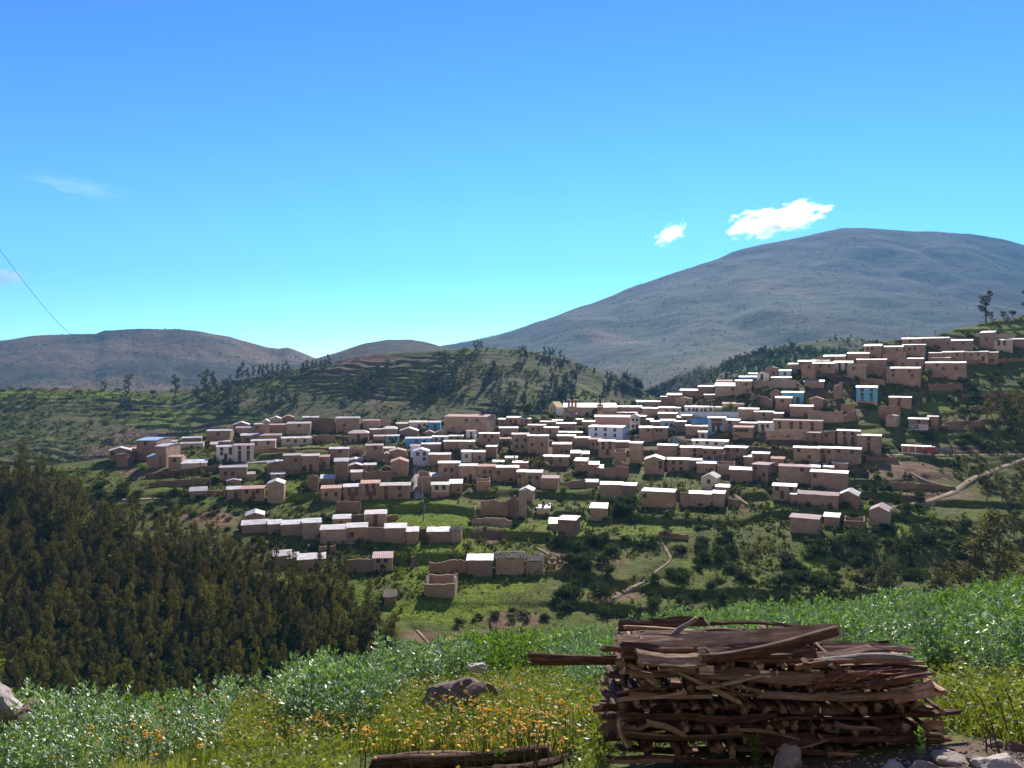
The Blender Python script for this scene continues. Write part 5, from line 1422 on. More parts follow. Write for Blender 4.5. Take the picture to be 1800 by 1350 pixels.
def inpoly(u, v, poly):
    c = False; j = len(poly) - 1
    for i in range(len(poly)):
        a, b = poly[i], poly[j]
        if (a[1] > v) != (b[1] > v) and u < (b[0] - a[0]) * (v - a[1]) / (b[1] - a[1]) + a[0]: c = not c
        j = i
    return c
# plantation at left: bases of the trees in photo pixels
PLANT = [(-160, 860), (40, 872), (110, 905), (170, 930), (260, 955), (400, 980), (430, 1010), (500, 1025), (600, 1045), (640, 1085), (690, 1125), (712, 1200), (700, 1330), (-160, 1330)]
_sp = []
tries = 0
while len(_sp) < 900 and tries < 60000:
    tries += 1
    u = random.uniform(-150, 715); v = random.uniform(860, 1325)
    if not inpoly(u, v, PLANT): continue
    q = hill_at(u, v)
    dmin = 2.25 if v > 1000 else 2.7
    if any((q.x - o.x) ** 2 + (q.y - o.y) ** 2 < dmin ** 2 for o, *_ in _sp): continue
    hp = random.uniform(40, 82) if v > 960 else random.uniform(50, 92)
    if u < 130 and v < 930: hp *= 1.15
    _sp.append((q, hp * q.y / FP, v, u))
_sp.sort(key=lambda s_: (-(s_[2] < 1275), s_[0].y))
for q, hgt, v, u in _sp[:262]:
    EUC.plant(q - Vector((0, 0, .2)), hgt, 'eucalyptus_tree', 'olive-brown eucalyptus tree crowded in the dark plantation at left', 'plantation eucalyptus trees', random.uniform(.8, 1.15))
AV, AF, AB, AFB = [], [], [], []; nb = 0; nbt = 0
for q, hgt, v, u in _sp[262:]:
    _, _, V, Fq, mb = random.choice(EUC.var); a = random.uniform(0, 6.28); ca, sa = math.cos(a), math.sin(a); wv = hgt * random.uniform(.8, 1.15)
    AV.append(np.stack([(V[:, 0] * ca - V[:, 1] * sa) * wv + q.x, (V[:, 0] * sa + V[:, 1] * ca) * wv + q.y, V[:, 2] * hgt + q.z - .2], 1)); AF.append(Fq + nb); nb += len(V)
if AV: tag(link('eucalyptus_wood', mesh_np('eucalyptus_wood', np.concatenate(AV), np.concatenate(AF), L_EUC)), 'rest of the dark eucalyptus plantation, crowns merging at left', None, None, 'stuff')

# single trees on the village hillside: u v height_px kind wide label
def htree(K, u, v, hp, wide, label, name='tree', lift=0):
    q = hill_at(u, v); K.plant(q - Vector((0, 0, .15)), hp * q.y / FP, name, label, None, wide)
htree(ROUND, 925, 741, 36, .95, 'dark round pine standing behind the centre roofs', 'pine_tree')
htree(ROUNDB, 1283, 728, 26, 1.2, 'leafy green tree in front of the blue-white school')
htree(ROUND, 1045, 733, 20, 1.0, 'dark tree right of the church tower')
htree(ROUND, 1033, 737, 14, 1.0, 'smaller dark tree below the church nave')
htree(ROUNDB, 250, 838, 24, 1.4, 'bright green bushy tree below the leftmost houses')
htree(OPEN, 1733, 566, 58, .85, 'tall irregular tree alone on the upper right ridge', 'ridge_tree')
htree(OPEN, 1806, 556, 46, .9, 'tall tree cut by the right photo edge on the ridge', 'ridge_tree')
htree(OPEN, 1744, 562, 18, .8, 'thin sapling right of the tall ridge tree', 'sapling')
htree(ROUND, 1764, 560, 16, 1.3, 'left one of two small bushy trees on the ridge')
htree(ROUND, 1780, 556, 17, 1.1, 'right one of two small bushy trees on the ridge')
htree(EUC, 1752, 1040, 140, 1.75, 'big brownish eucalyptus rising behind the bean field at right', 'eucalyptus_tree')
htree(EUC, 1706, 1040, 84, 1.9, 'shorter brownish eucalyptus left of the big one at right', 'eucalyptus_tree')
htree(EUC, 1550, 1050, 62, 1.9, 'brownish tree top above the bean field, right of centre', 'eucalyptus_tree')
htree(EUC, 1655, 1045, 50, 1.9, 'low brownish tree among shrubs at right', 'eucalyptus_tree')
htree(EUC, 1720, 838, 44, 1.7, 'dark tree beside the bend of the dirt path', 'eucalyptus_tree')
htree(EUC, 596, 1000, 34, 1.3, 'lone slim tree right of the half hidden houses', 'eucalyptus_tree')
htree(EUC, 862, 1130, 38, .9, 'left of two slim dark saplings above the bean plants', 'sapling')
htree(EUC, 917, 1128, 32, .8, 'right of two slim dark saplings above the bean plants', 'sapling')
for i, (u, v, hp) in enumerate([(1750, 862, 36), (1795, 850, 40), (1762, 885, 40), (1790, 876, 44), (1822, 860, 48), (1775, 905, 44), (1805, 900, 48), (1830, 905, 48), (1782, 940, 46), (1815, 945, 50), (1762, 800, 18), (1735, 885, 40), (1840, 830, 50)]):
    q = hill_at(u, v); EUC.plant(q - Vector((0, 0, .2)), hp * q.y / FP, 'eucalyptus_tree', 'dark slender eucalyptus in the grove at the right edge', 'grove at the right edge', random.uniform(1.1, 1.6))
for i, (u, v, hp) in enumerate([(1752, 718, 34), (1735, 738, 36), (1770, 735, 42), (1790, 725, 38), (1758, 752, 36), (1800, 750, 44), (1778, 765, 34)]):
    q = hill_at(u, v); EUC.plant(q - Vector((0, 0, .2)), hp * q.y / FP, 'eucalyptus_tree', 'dark bushy eucalyptus in the clump above the road at right', 'clump above the road', random.uniform(1.3, 1.8))

# trees on the terraced hill
def btree(K, u, v, hp, wide, label, group=None):
    q = BACK.at(u, v); K.plant(q - Vector((0, 0, .4)), hp * q.y / FP, 'hill_tree', label, group, wide)
btree(OPEN, 226, 692, 36, 1.0, 'larger dark tree on the flat terrace left of centre hill')
btree(OPEN, 308, 696, 40, .95, 'dense dark tree right of the larger terrace tree')
btree(OPEN, 184, 684, 16, 1.6, 'low spreading tree on the left terrace')
btree(ROUND, 269, 697, 16, 1.0, 'small round tree between two larger terrace trees')
btree(OPEN, 360, 683, 36, 1.1, 'leafy tree at the left of the hilltop tree row')
btree(FAR, 374, 678, 28, 1.4, 'second tree at the left of the hilltop tree row')
for (u, v, hp) in [(425, 664, 32), (418, 668, 24), (435, 666, 22), (446, 662, 22), (455, 660, 23), (462, 662, 24), (470, 660, 22), (480, 658, 20), (488, 657, 20), (497, 656, 19), (505, 652, 20), (404, 672, 16)]:
    btree(FAR, u, v, hp, 1.2, 'slim tree in the left half of the hilltop row', 'left hilltop tree row')
for (u, v, hp) in [(523, 660, 12), (533, 656, 22), (541, 652, 22), (549, 650, 18), (556, 649, 17), (564, 647, 18), (572, 646, 16), (578, 643, 22), (529, 660, 16)]:
    btree(FAR, u, v, hp, 1.2, 'slim tree in the right half of the hilltop row', 'right hilltop tree row')
for (u, v, hp) in [(834, 614, 16), (840, 613, 18), (847, 614, 16)]: btree(FAR, u, v, hp, 1.4, 'tree in the small clump on the hill crest', 'crest clump')
for (u, v, hp) in [(915, 632, 24), (922, 632, 26), (926, 633, 18)]: btree(FAR, u, v, hp, 1.4, 'tall tree in the trio right of the crest clump', 'crest trio')
for (u, v, hp) in [(958, 626, 18), (966, 624, 17), (972, 625, 18), (985, 630, 16), (992, 634, 12)]: btree(FAR, u, v, hp, 1.4, 'tree on the right shoulder of the terraced hill', 'right shoulder trees')
GROVES = [('reddish thinned grove at left of the terraced hill', 640, 690, 660, 700, 14, 26), ('dense grove in the middle of the terraced hill', 735, 780, 660, 705, 15, 30), ('grove spreading below the hill crest', 792, 875, 652, 690, 24, 26),
          ('grove in the fold right of centre', 865, 930, 690, 735, 20, 30), ('tall grove left of the church', 950, 985, 675, 725, 14, 34), ('grove above the church', 990, 1015, 668, 700, 9, 30), ('grove at the right end of the terraced hill', 1058, 1090, 668, 690, 10, 22),
          ('grove on the left terraces', 345, 420, 690, 735, 24, 28), ('scattered grove above the left houses', 430, 560, 690, 728, 26, 22), ('row down the left gully', 195, 240, 715, 735, 7, 24)]
for lab, a, b, c, d, n, hp in GROVES:
    for i in range(int(n * .72)):
        u = random.uniform(a, b); v = random.uniform(c, d); btree(random.choice([FAR, FAR, OPEN]), u, v, hp * random.uniform(.65, 1.1), 1.35, 'dark tree in the ' + lab, lab)
# conifer patch in the valley mouth on the green spur and mountain foot
cnt = 0
AV, AF = [], []; nb = 0
for i in range(420):
    u = random.uniform(1095, 1245); v = random.uniform(640, 690)
    if v < 640 + abs(u - 1190) * .12 and u > 1150: continue
    q = SPUR.at(u, v + 10) if u > 1130 else BACK.at(u, v)
    _, _, V, Fq, mb = random.choice(FAR.var); hgt = random.uniform(14, 20) * q.y / FP; wv = hgt * 1.5; V = V[:4 * 300]; Fq = Fq[:300]
    AV.append(np.stack([V[:, 0] * wv * 1.2 + q.x, V[:, 1] * wv * 1.2 + q.y, V[:, 2] * hgt + q.z], 1)); AF.append(Fq + nb); nb += len(V)
tag(link('valley_wood', mesh_np('valley_wood', np.concatenate(AV), np.concatenate(AF), L_EUC_FAR)), 'dark far-off wood in the valley mouth left of the rising village', None, None, 'stuff')

# ------------------------------------------------------------------ shrubs on the hillside
BV = [bush_np(500 + i) for i in range(7)]
BM = [mesh_np('shrub', V, Fq, L_BUSH) for V, Fq in BV]
BMB = [mesh_np('shrub', V, Fq, L_BRIGHT) for V, Fq in BV[:3]]
def house_near(u, v, m=1.0):
    for H in HOUSES:
        if abs(u - H['u']) < H['wpx'] / 2 + 4 and -3 < (v - H['v']) < (H['h'] * FP / H['Y']) / 2 + 1: return True
    return False
ZB = [('shrub in the dense thicket on the lower right slope', [(1260, 985), (1420, 950), (1560, 930), (1700, 930), (1700, 1060), (1240, 1085)], 112, (14, 29)),
      ('shrub beside the lower footpath right of centre', [(1150, 940), (1290, 920), (1300, 990), (1200, 1080), (1130, 1080)], 40, (14, 26)),
      ('shrub along the gully right of the meadow', [(1010, 950), (1075, 940), (1090, 985), (1060, 1080), (960, 1075), (1000, 1030)], 40, (14, 28)),
      ('shrub in the big dark clump below the centre', [(1055, 885), (1110, 880), (1118, 915), (1060, 912)], 12, (16, 26)),
      ('shrub on the rough bank between plantation and houses', [(120, 850), (390, 868), (420, 935), (340, 930), (200, 915)], 34, (10, 22)),
      ('shrub in the hedge under the right end houses', [(1620, 760), (1790, 770), (1790, 792), (1640, 785)], 12, (10, 18)),
      ('shrub on the slope left of the dirt path', [(1500, 840), (1650, 880), (1560, 990), (1480, 900)], 26, (9, 20)),
      ('shrub on the eroded lower edge of the meadow', [(800, 1080), (960, 1075), (1000, 1105), (800, 1110)], 14, (9, 18))]
nbush = 0; spots = []
for lab, poly, n, (h0, h1) in ZB:
    us_ = [p[0] for p in poly]; vs_ = [p[1] for p in poly]; k = 0; tr_ = 0
    while k < n * .8 and tr_ < 4000:
        tr_ += 1
        u = random.uniform(min(us_), max(us_)); v = random.uniform(min(vs_), max(vs_))
        if not inpoly(u, v, poly) or house_near(u, v): continue
        q = hill_at(u, v); hp = random.uniform(h0, h1) * q.y / FP
        o = link('shrub', random.choice(BM), None, q - Vector((0, 0, .1)), random.uniform(0, 6.28), (hp * random.uniform(1.2, 1.8), hp * random.uniform(1.2, 1.8), hp * 1.25))
        tag(o, lab, 'shrub', lab.replace('shrub', 'shrubs', 1)); k += 1
for (u, v, hp, lab) in [(507, 760, 13, 'yellow-green bush behind the low cream house'), (885, 797, 13, 'bright bush between two centre houses'), (1191, 779, 10, 'bright green plants around the blue tarpaulin'), (1330, 790, 12, 'bright shrub right of the open-loft house'),
                        (1455, 757, 10, 'bright shrub left of the plain retaining wall'), (1000, 850, 22, 'light green bush on the bank below the centre'), (860, 868, 11, 'left green hedge plant above the big ruin'), (872, 866, 10, 'right green hedge plant above the big ruin'),
                        (990, 868, 20, 'green bush right of the gabled hut'), (1440, 925, 8, 'small bright bush right of the mauve-red house'), (1630, 660, 22, 'tall yellow-green growth between the two broad upper houses'), (1623, 672, 16, 'lower yellow-green growth between the two broad upper houses'),
                        (1480, 660, 16, 'yellowish bush under the white balconied house'), (660, 833, 12, 'grey-green bush on the ruined yard wall')]:
    q = hill_at(u, v); hh = hp * q.y / FP
    tag(link('shrub', random.choice(BMB), None, q - Vector((0, 0, .1)), random.uniform(0, 6.28), (hh * 1.3, hh * 1.3, hh * 1.2)), lab, 'shrub')
# scrub and tussocks scattered over the whole hillside (nobody could count them)
def scrub(name, label, pts, hs, mat, rg, nq=7, up=.3):
    n = len(pts); P = np.repeat(pts, nq, 0); H = np.repeat(hs, nq)
    P = P + np.stack([rg.normal(size=n * nq) * .45 * H, rg.normal(size=n * nq) * .45 * H, np.abs(rg.normal(size=n * nq)) * .42 * H], 1)
    V, Fq = cards(P, H * (.35 + .3 * rg.random(n * nq)), rg, up)
    return tag(link(name, mesh_np(name, V, Fq, mat)), label, None, None, 'stuff')
rg = np.random.default_rng(77)
n = 44000
U = rg.uniform(-60, 1860, n); Yv = 90 + (rg.random(n) ** .8) * 215
X = (U - CU) / FP * Yv
ok = Yv < hill_crest(U) + 2
dens = .35 + 1.1 * fbm(X / 16, Yv / 16, 4) + .4 * sstep(1100, 1400, U) * sstep(170, 130, Yv) - .35 * blobs(U, hill_v(U, Yv), GR)
ok &= rg.random(n) < dens
X, Yv = X[ok], Yv[ok]
scrub('hillside_scrub', 'low scrub and tussocks scattered over the village hillside', np.stack([X, Yv, hill_z(X, Yv)], 1), .25 + .75 * rg.random(len(X)) ** 2, L_SCRUB, rg)
n = 16000
U = rg.uniform(-60, 1140, n); T = rg.random(n) ** .9
X, Y_, Z_, Vs_ = BACK.pos(U, T)
ok = rg.random(n) < .35 + 1.2 * fbm(X / 40, Y_ / 24, 4)
scrub('far_scrub', 'low scrub scattered over the terraced hill', np.stack([X, Y_, Z_], 1)[ok], (.7 + 1.8 * rg.random(n) ** 2)[ok], L_SCRUB, rg, 6)
n = 9000
U = rg.uniform(1060, 1860, n); T = .3 + .7 * rg.random(n)
X, Y_, Z_, Vs_ = SPUR.pos(U, T)
ok = rg.random(n) < .5 + 1.2 * fbm(X / 40, Y_ / 40, 4)
scrub('spur_scrub', 'dark scrub covering the green spur', np.stack([X, Y_, Z_], 1)[ok], (1.2 + 3.0 * rg.random(n) ** 2)[ok], L_BUSH, rg, 6)
n = 16000
U = rg.uniform(700, 1860, n); T = .05 + .95 * rg.random(n)
X, Y_, Z_, Vs_ = PEAK.pos(U, T)
ok = rg.random(n) < .40 + 1.0 * fbm(X / 110, Y_ / 170, 5)
scrub('mountain_scrub', 'far shrubs speckling the mountain', np.stack([X, Y_, Z_], 1)[ok], (1.2 + 2.6 * rg.random(n) ** 3)[ok], L_SCRUB, rg, 3, .1)
n = 13000
U = rg.uniform(-60, 780, n); T = .05 + .95 * rg.random(n)
X, Y_, Z_, Vs_ = LEFTM.pos(U, T)
ok = rg.random(n) < .25 + 1.2 * fbm(X / 90, Y_ / 120, 5)
scrub('mountain_scrub', 'far shrubs speckling the left mountain', np.stack([X, Y_, Z_], 1)[ok], (1.0 + 2.2 * rg.random(n) ** 3)[ok], L_SCRUB, rg, 3, .1)
n = 5200
U = rg.uniform(-120, 720, n); Yv = rg.uniform(92, 186, n); X = (U - CU) / FP * Yv; vv = hill_v(U, Yv)
ok = np.array([inpoly(a_, b_, PLANT) for a_, b_ in zip(U, vv)]); X, Yv = X[ok], Yv[ok]
scrub('plantation_undergrowth', 'dark undergrowth below the plantation trees', np.stack([X, Yv, hill_z(X, Yv) - .1], 1), .5 + .9 * rg.random(len(X)), L_BUSH, rg, 16, .2)
n = 2200
U = rg.uniform(180, 1800, n); Yv = rg.uniform(150, 300, n); X = (U - CU) / FP * Yv; vv = hill_v(U, Yv)
ok = (Yv < hill_crest(U)) & (rg.random(n) < .30 + 1.5 * fbm(X / 11 + 3, Yv / 11, 4) - .5 * blobs(U, vv, GR) + .25 * sstep(1500, 1650, U))
hx = np.array([h_['root'].location.x for h_ in HOUSES]); hy = np.array([h_['root'].location.y + h_['D'] / 2 for h_ in HOUSES]); hr = np.array([max(h_['W'], h_['D']) * .5 for h_ in HOUSES])
clear = (np.hypot(X[:, None] - hx[None], (Yv[:, None] - hy[None])) > hr[None] + .9).all(1)
for (cx_, cy_, ps_, x0, x1, y0, y1, zz) in PADS:
    ok &= np.hypot(X - cx_, Yv - cy_) > 2.2
ok &= clear; X, Yv = X[ok], Yv[ok]
scrub('village_undergrowth', 'dark undergrowth on the banks between the house rows', np.stack([X, Yv, hill_z(X, Yv) - .15], 1), .55 + 1.1 * rg.random(len(X)) ** 2, L_BUSH, rg, 26, .1)
# short meadow grass on the bright green parts
n = 60000
U = rg.uniform(420, 1640, n); Yv = rg.uniform(105, 200, n); X = (U - CU) / FP * Yv; vv = hill_v(U, Yv)
ok = rg.random(n) < blobs(U, vv, GR) * .9 + .3 * fbm(X / 6, Yv / 6, 3)
X, Yv = X[ok], Yv[ok]
scrub('meadow_grass', 'short bright grass of the meadow below the village', np.stack([X, Yv, hill_z(X, Yv)], 1), .10 + .16 * rg.random(len(X)), L_MEAD, rg, 4, .5)
# ------------------------------------------------------------------ bean field, grass, flowers
def bean_np(seed):
    """broad bean plant about one unit tall: stems with leaves of paired leaflets"""
    rr = random.Random(seed); V = []; Q = []; T = []
    def leaflet(p, d, ln, wd, twist):
        d = d.normalized(); s = d.cross(Vector((0, 0, 1)))
        if s.length < .05: s = Vector((1, 0, 0))
        s.normalize(); n = s.cross(d); s = (s * math.cos(twist) + n * math.sin(twist)); n2 = d.cross(s)
        b = len(V)
        V.extend([p, p + d * ln * .45 + s * wd + n2 * wd * .35, p + d * ln * .5, p + d * ln * .45 - s * wd + n2 * wd * .35, p + d * ln])
        Q.append((b, b + 2, b + 1, b + 1)); T.append((b, b + 2, b + 1)); T.append((b + 1, b + 2, b + 4)); T.append((b, b + 3, b + 2)); T.append((b + 3, b + 4, b + 2)); Q.pop()
    for st in range(rr.choice([2, 3, 3, 4])):
        a0 = rr.uniform(0, 6.28); lean = rr.uniform(.05, .22); hgt = rr.uniform(.8, 1.05)
        def axis(t): return Vector((math.cos(a0) * (.06 + lean * t * t), math.sin(a0) * (.06 + lean * t * t), hgt * t))
        # stem strip
        b = len(V)
        for i in range(5):
            p = axis(i / 4); w_ = .010 * (1 - .6 * i / 4)
            V.extend([p + Vector((w_, 0, 0)), p + Vector((-w_ * .5, w_ * .87, 0)), p + Vector((-w_ * .5, -w_ * .87, 0))])
        for i in range(4):
            for k in range(3):
                q = b + i * 3; T.append((q + k, q + (k + 1) % 3, q + 3 + k)); T.append((q + (k + 1) % 3, q + 3 + (k + 1) % 3, q + 3 + k))
        nl = 11
        for i in range(nl):
            t = .22 + .78 * i / (nl - 1); p = axis(t); a = a0 + i * 2.4 + rr.uniform(-.4, .4)
            el = rr.uniform(.45, .95) if t < .9 else rr.uniform(.9, 1.3)
            d = Vector((math.cos(a) * math.cos(el), math.sin(a) * math.cos(el), math.sin(el)))
            L_ = rr.uniform(.10, .16) * (1.1 - .35 * t)
            for j in range(rr.choice([4, 5, 6])):
                f = .35 + .65 * (j // 2) / 2; q = p + d * L_ * f
                s = d.cross(Vector((0, 0, 1))).normalized() * (1 if j % 2 else -1)
                dd = d * .75 + s * rr.uniform(.4, .9) + Vector((0, 0, rr.uniform(-.15, .35)))
                leaflet(q, dd, rr.uniform(.09, .135) * (1.1 - .25 * t), rr.uniform(.020, .031), rr.uniform(-.7, .7))
    return np.array([tuple(v) for v in V]), np.array(T)
BEANS = [bean_np(900 + i) for i in range(8)]
BEANM = [mesh_np('bean_plant', V, T, L_BEAN) for V, T in BEANS]
LUSHM = [mesh_np('weed_plant', V, T, L_LUSH) for V, T in BEANS[:4]]
def near_uv(X, Y):
    z = near_z(X, Y); return CU + FP * X / Y, CV - FP * z / Y
def is_bean(u, v, Y):
    """how strongly the crop grows at the ground point seen at (u, v)"""
    a = sstep(430, 330, u + (v - 1290) * .9) * sstep(9.3, 10.2, Y)                 # left
    b = sstep(500, 530, u) * sstep(700, 640, u) * sstep(1322, 1300, v)             # clump left of centre
    c = sstep(330, 420, u)           # band along the crest
    d = sstep(960, 1080, u) * sstep(1262, 1225, v - sstep(1100, 1500, u) * 40 + sstep(1560, 1700, u) * 100)
    return np.maximum(np.maximum(a, b), np.maximum(c * sstep(12, -12, v - np.interp(u, [300, 430, 520, 660, 760, 900, 1060, 1200], [1300, 1262, 1246, 1258, 1226, 1196, 1212, 1230])), d))
plants = []
rg = np.random.default_rng(31)
n = 35000
Yb = 8.2 + 17.5 * rg.random(n) ** .75
Ub = rg.uniform(-420, 2250, n)
keep = rg.random(n) < Yb / 26
Yb, Ub = Yb[keep], Ub[keep]
Xb = (Ub - CU) / FP * Yb
Yb = np.minimum(Yb, 40); ub, vb_ = near_uv(Xb, Yb)
wgt = is_bean(ub, vb_, Yb) * np.clip(.40 + 2.0 * fbm(Xb / 1.5, Yb / 1.5, 3), .04, 1)
ok = (rg.random(len(Xb)) < wgt) & (Yb < near_crest(ub) + 1.2)
cell = {}; sel = []
for i in np.nonzero(ok)[0]:
    k = (int(Xb[i] / .30), int(Yb[i] / .30))
    if k in cell: continue
    if 0.6 < Xb[i] < 4.6 and 7.0 < Yb[i] < 8.9: continue
    cell[k] = 1; sel.append(i)
sel.sort(key=lambda i: Yb[i])
AV, AF = [], []; nb = 0; LV, LF = [], []; nl_ = 0; ni = 0
for i in sel:
    x, y = float(Xb[i]), float(Yb[i]); z = float(near_z(x, y)); u = float(ub[i])
    hgt = random.uniform(.48, .90) * (.9 if u < 480 else 1.0) * (1 + .35 * float(fbm(x / 1.3, y / 1.3, 2)))
    if 500 < u < 660 and y < 14.5: hgt *= 1.12
    a = random.uniform(0, 6.28)
    lush = float(fbm(x / 2.2 + 5, y / 2.2, 2)) > .25
    if ni < 300 and -40 < u < 1840 and vb_[i] < 1440:
        ni += 1
        k = random.randrange(len(BEANM)); o = link('bean_plant', BEANM[k], None, (x, y, z - .03), a, hgt)
        side = 'left of centre' if u < 700 else 'right of centre'
        if 500 < u < 660 and y < 14.5: tag(o, 'silvery broad bean plant in the tall clump left of the boulder', 'bean plant', 'bean plants of the tall clump')
        elif u < 900: tag(o, 'silvery-green broad bean plant in the nearest rows at left', 'bean plant', 'bean plants at left')
        else: tag(o, 'silvery-green broad bean plant in the nearest rows behind the woodpile', 'bean plant', 'bean plants behind the woodpile')
        continue
    V, T = BEANS[random.randrange(len(BEANS))]; ca, sa = math.cos(a) * hgt, math.sin(a) * hgt
    W_ = np.stack([V[:, 0] * ca - V[:, 1] * sa + x, V[:, 0] * sa + V[:, 1] * ca + y, V[:, 2] * hgt + z - .03], 1)
    if lush: LV.append(W_); LF.append(T + nl_); nl_ += len(V)
    else: AV.append(W_); AF.append(T + nb); nb += len(V)
tag(link('bean_crop', mesh_np('bean_crop', np.concatenate(AV), np.concatenate(AF), L_BEAN)), 'broad bean crop covering the field up to its crest', None, None, 'stuff')
if LV: tag(link('lush_weeds', mesh_np('lush_weeds', np.concatenate(LV), np.concatenate(LF), L_LUSH)), 'yellow-green weeds growing through the bean crop', None, None, 'stuff')

# grass over the near ground
n = 190000
Yg_ = 6.2 + 15 * rg.random(n) ** 1.5; Ug = rg.uniform(-300, 2200, n); Xg = (Ug - CU) / FP * Yg_
ug, vg = near_uv(Xg, Yg_)
isb = is_bean(ug, vg, Yg_)
dens = .85 - .55 * isb + .35 * fbm(Xg / .7, Yg_ / .7, 3)
bare = ((ug > 1050) & (ug < 1660) & (Yg_ < 7.3)) | ((Xg > .9) & (Xg < 4.4) & (Yg_ > 6.9) & (Yg_ < 8.6)) | ((ug > 1290) & (vg > 1318)) | ((ug > 610) & (ug < 1030) & (vg > 1326))
ok = (rg.random(n) < dens) & ~bare
Xg, Yg_, ug, vg, isb = Xg[ok], Yg_[ok], ug[ok], vg[ok], isb[ok]
n = len(Xg)
hb = (.09 + .24 * rg.random(n) ** 1.8) * np.where(vg > 1290, 1.0, .8) * (1 - .45 * isb) * np.where(ug > 1600, .8, 1)
a = rg.uniform(0, 6.28, n); lean = hb * (.15 + .5 * rg.random(n)); wd = .0035 + .0045 * rg.random(n)
base = np.stack([Xg, Yg_, near_z(Xg, Yg_) - .01], 1); side = np.stack([np.cos(a + 1.57), np.sin(a + 1.57), a * 0], 1) * wd[:, None]
dir_ = np.stack([np.cos(a), np.sin(a), a * 0], 1)
mid = base + dir_ * (lean * .35)[:, None] + np.array([0, 0, 1.0]) * (hb * .6)[:, None]
tip = base + dir_ * lean[:, None] + np.array([0, 0, 1.0]) * hb[:, None]
V = np.stack([base - side, base + side, mid + side * .8, mid - side * .8, tip], 1).reshape(-1, 3)
i5 = np.arange(n)[:, None] * 5
me = mesh_np('field_grass', V, [i5 + np.array([[0, 1, 2, 3]]), i5 + np.array([[3, 2, 4]])], L_GRASS)
tag(link('field_grass', me), 'yellow-green grass and stalks among the crop and flowers', None, None, 'stuff')
# leafy herbs low in the grass
n = 16000
Yh = 6.6 + 12 * rg.random(n); Uh = rg.uniform(380, 1860, n); Xh = (Uh - CU) / FP * Yh; uh, vh = near_uv(Xh, Yh)
ok = (rg.random(n) < 1.0 - is_bean(uh, vh, Yh)) & ~(((uh > 1050) & (uh < 1660) & (Yh < 7.3)) | ((uh > 610) & (uh < 1030) & (vh > 1322)) | ((Xh > .9) & (Xh < 4.4) & (Yh > 6.9) & (Yh < 8.6)) | ((uh > 1290) & (vh > 1318)))
Xh, Yh = Xh[ok], Yh[ok]
L_HERB = m_leaf('herb_leaf', [(.08, .13, .018), (.19, .22, .04), (.13, .20, .025)], .35, .5, .4, 1.5, None, 0)
nq = 16; P = np.repeat(np.stack([Xh, Yh, near_z(Xh, Yh)], 1), nq, 0); m = len(P)
hh_ = np.repeat(.18 + .32 * rg.random(len(Xh)), nq)
P = P + np.stack([rg.normal(size=m) * .09, rg.normal(size=m) * .09, rg.random(m) * hh_], 1)
V, Fq = cards(P, .018 + .022 * rg.random(m), rg, 0, .42)
tag(link('field_herbs', mesh_np('field_herbs', V, Fq, L_HERB)), 'leafy herbs growing in the flowery grass', None, None, 'stuff')

# orange daisies: single plants
M_PETAL = m_leaf('orange_petal', [(.88, .42, .012), (.94, .56, .02)], .3, .5, .3, 8, (1.2, 1.0, .6), .15)
M_DISC = m_plain('flower_disc', (.10, .035, .015), .8)
M_STALK = m_plain('flower_stalk', (.09, .12, .03), .8)
def daisy(seed):
    rr = random.Random(seed); mb = MB()
    for h_ in range(rr.choice([1, 1, 2, 3])):
        a = rr.uniform(0, 6.28); L_ = rr.uniform(.30, .50); ln = rr.uniform(.02, .14)
        top = Vector((math.cos(a) * ln, math.sin(a) * ln, L_)); mb.tube([(0, 0, 0), top * .55 + Vector((0, 0, .03)), top], [.004, .003, .002], 4, 2, False)
        nrm = (Vector((rr.uniform(-.5, .5), rr.uniform(-.9, .3), 1))).normalized(); s = nrm.orthogonal().normalized(); t = nrm.cross(s); R_ = rr.uniform(.024, .034)
        for k in range(8):
            p = k / 8 * 6.283; d = s * math.cos(p) + t * math.sin(p); e = s * -math.sin(p) + t * math.cos(p)
            mb.add([top + d * R_ * .25, top + d * R_ * .65 + e * R_ * .3 + nrm * .002, top + d * R_ - nrm * R_ * .15, top + d * R_ * .65 - e * R_ * .3 + nrm * .002], [(0, 1, 2, 3)], 0)
        mb.add([top + nrm * .006 + (s * math.cos(k) + t * math.sin(k)) * R_ * .33 for k in np.linspace(0, 5.2, 6)] + [top + nrm * .014], [(k, (k + 1) % 6, 6) for k in range(6)], 1)
    return mb.mesh('daisy', [M_PETAL, M_DISC, M_STALK])
DM = [daisy(i) for i in range(10)]
fl = [(u, v) for u, v in []]
def fpatch(u, v, a, b, n, lab, grp):
    for i in range(n):
        uu, vv = random.gauss(u, a), random.gauss(v, b); p = near_at(uu, vv)
        if p.y > 26: continue
        tag(link('daisy', random.choice(DM), None, p - Vector((0, 0, .02)), random.uniform(0, 6.28), random.uniform(.85, 1.35)), lab, 'flower', grp)
fpatch(900, 1318, 85, 34, 120, 'orange daisy in the flowery grass left of the woodpile', 'daisies left of the woodpile')
fpatch(240, 1318, 60, 22, 40, 'orange daisy among the bean plants at left', 'daisies among the left beans')
fpatch(620, 1250, 24, 10, 22, 'orange daisy in the bright bunch beside the tall bean clump', 'daisies beside the tall clump')
fpatch(560, 1338, 110, 16, 34, 'orange daisy in the grass at bottom left of centre', 'daisies at the bottom')
fpatch(330, 1268, 130, 10, 34, 'orange daisy along the left crest of the field', 'daisies on the left crest')
fpatch(1000, 1170, 60, 14, 14, 'orange daisy on the field crest at centre', 'daisies on the centre crest')
fpatch(1480, 1092, 140, 10, 30, 'orange daisy on the field crest at right', 'daisies on the right crest')

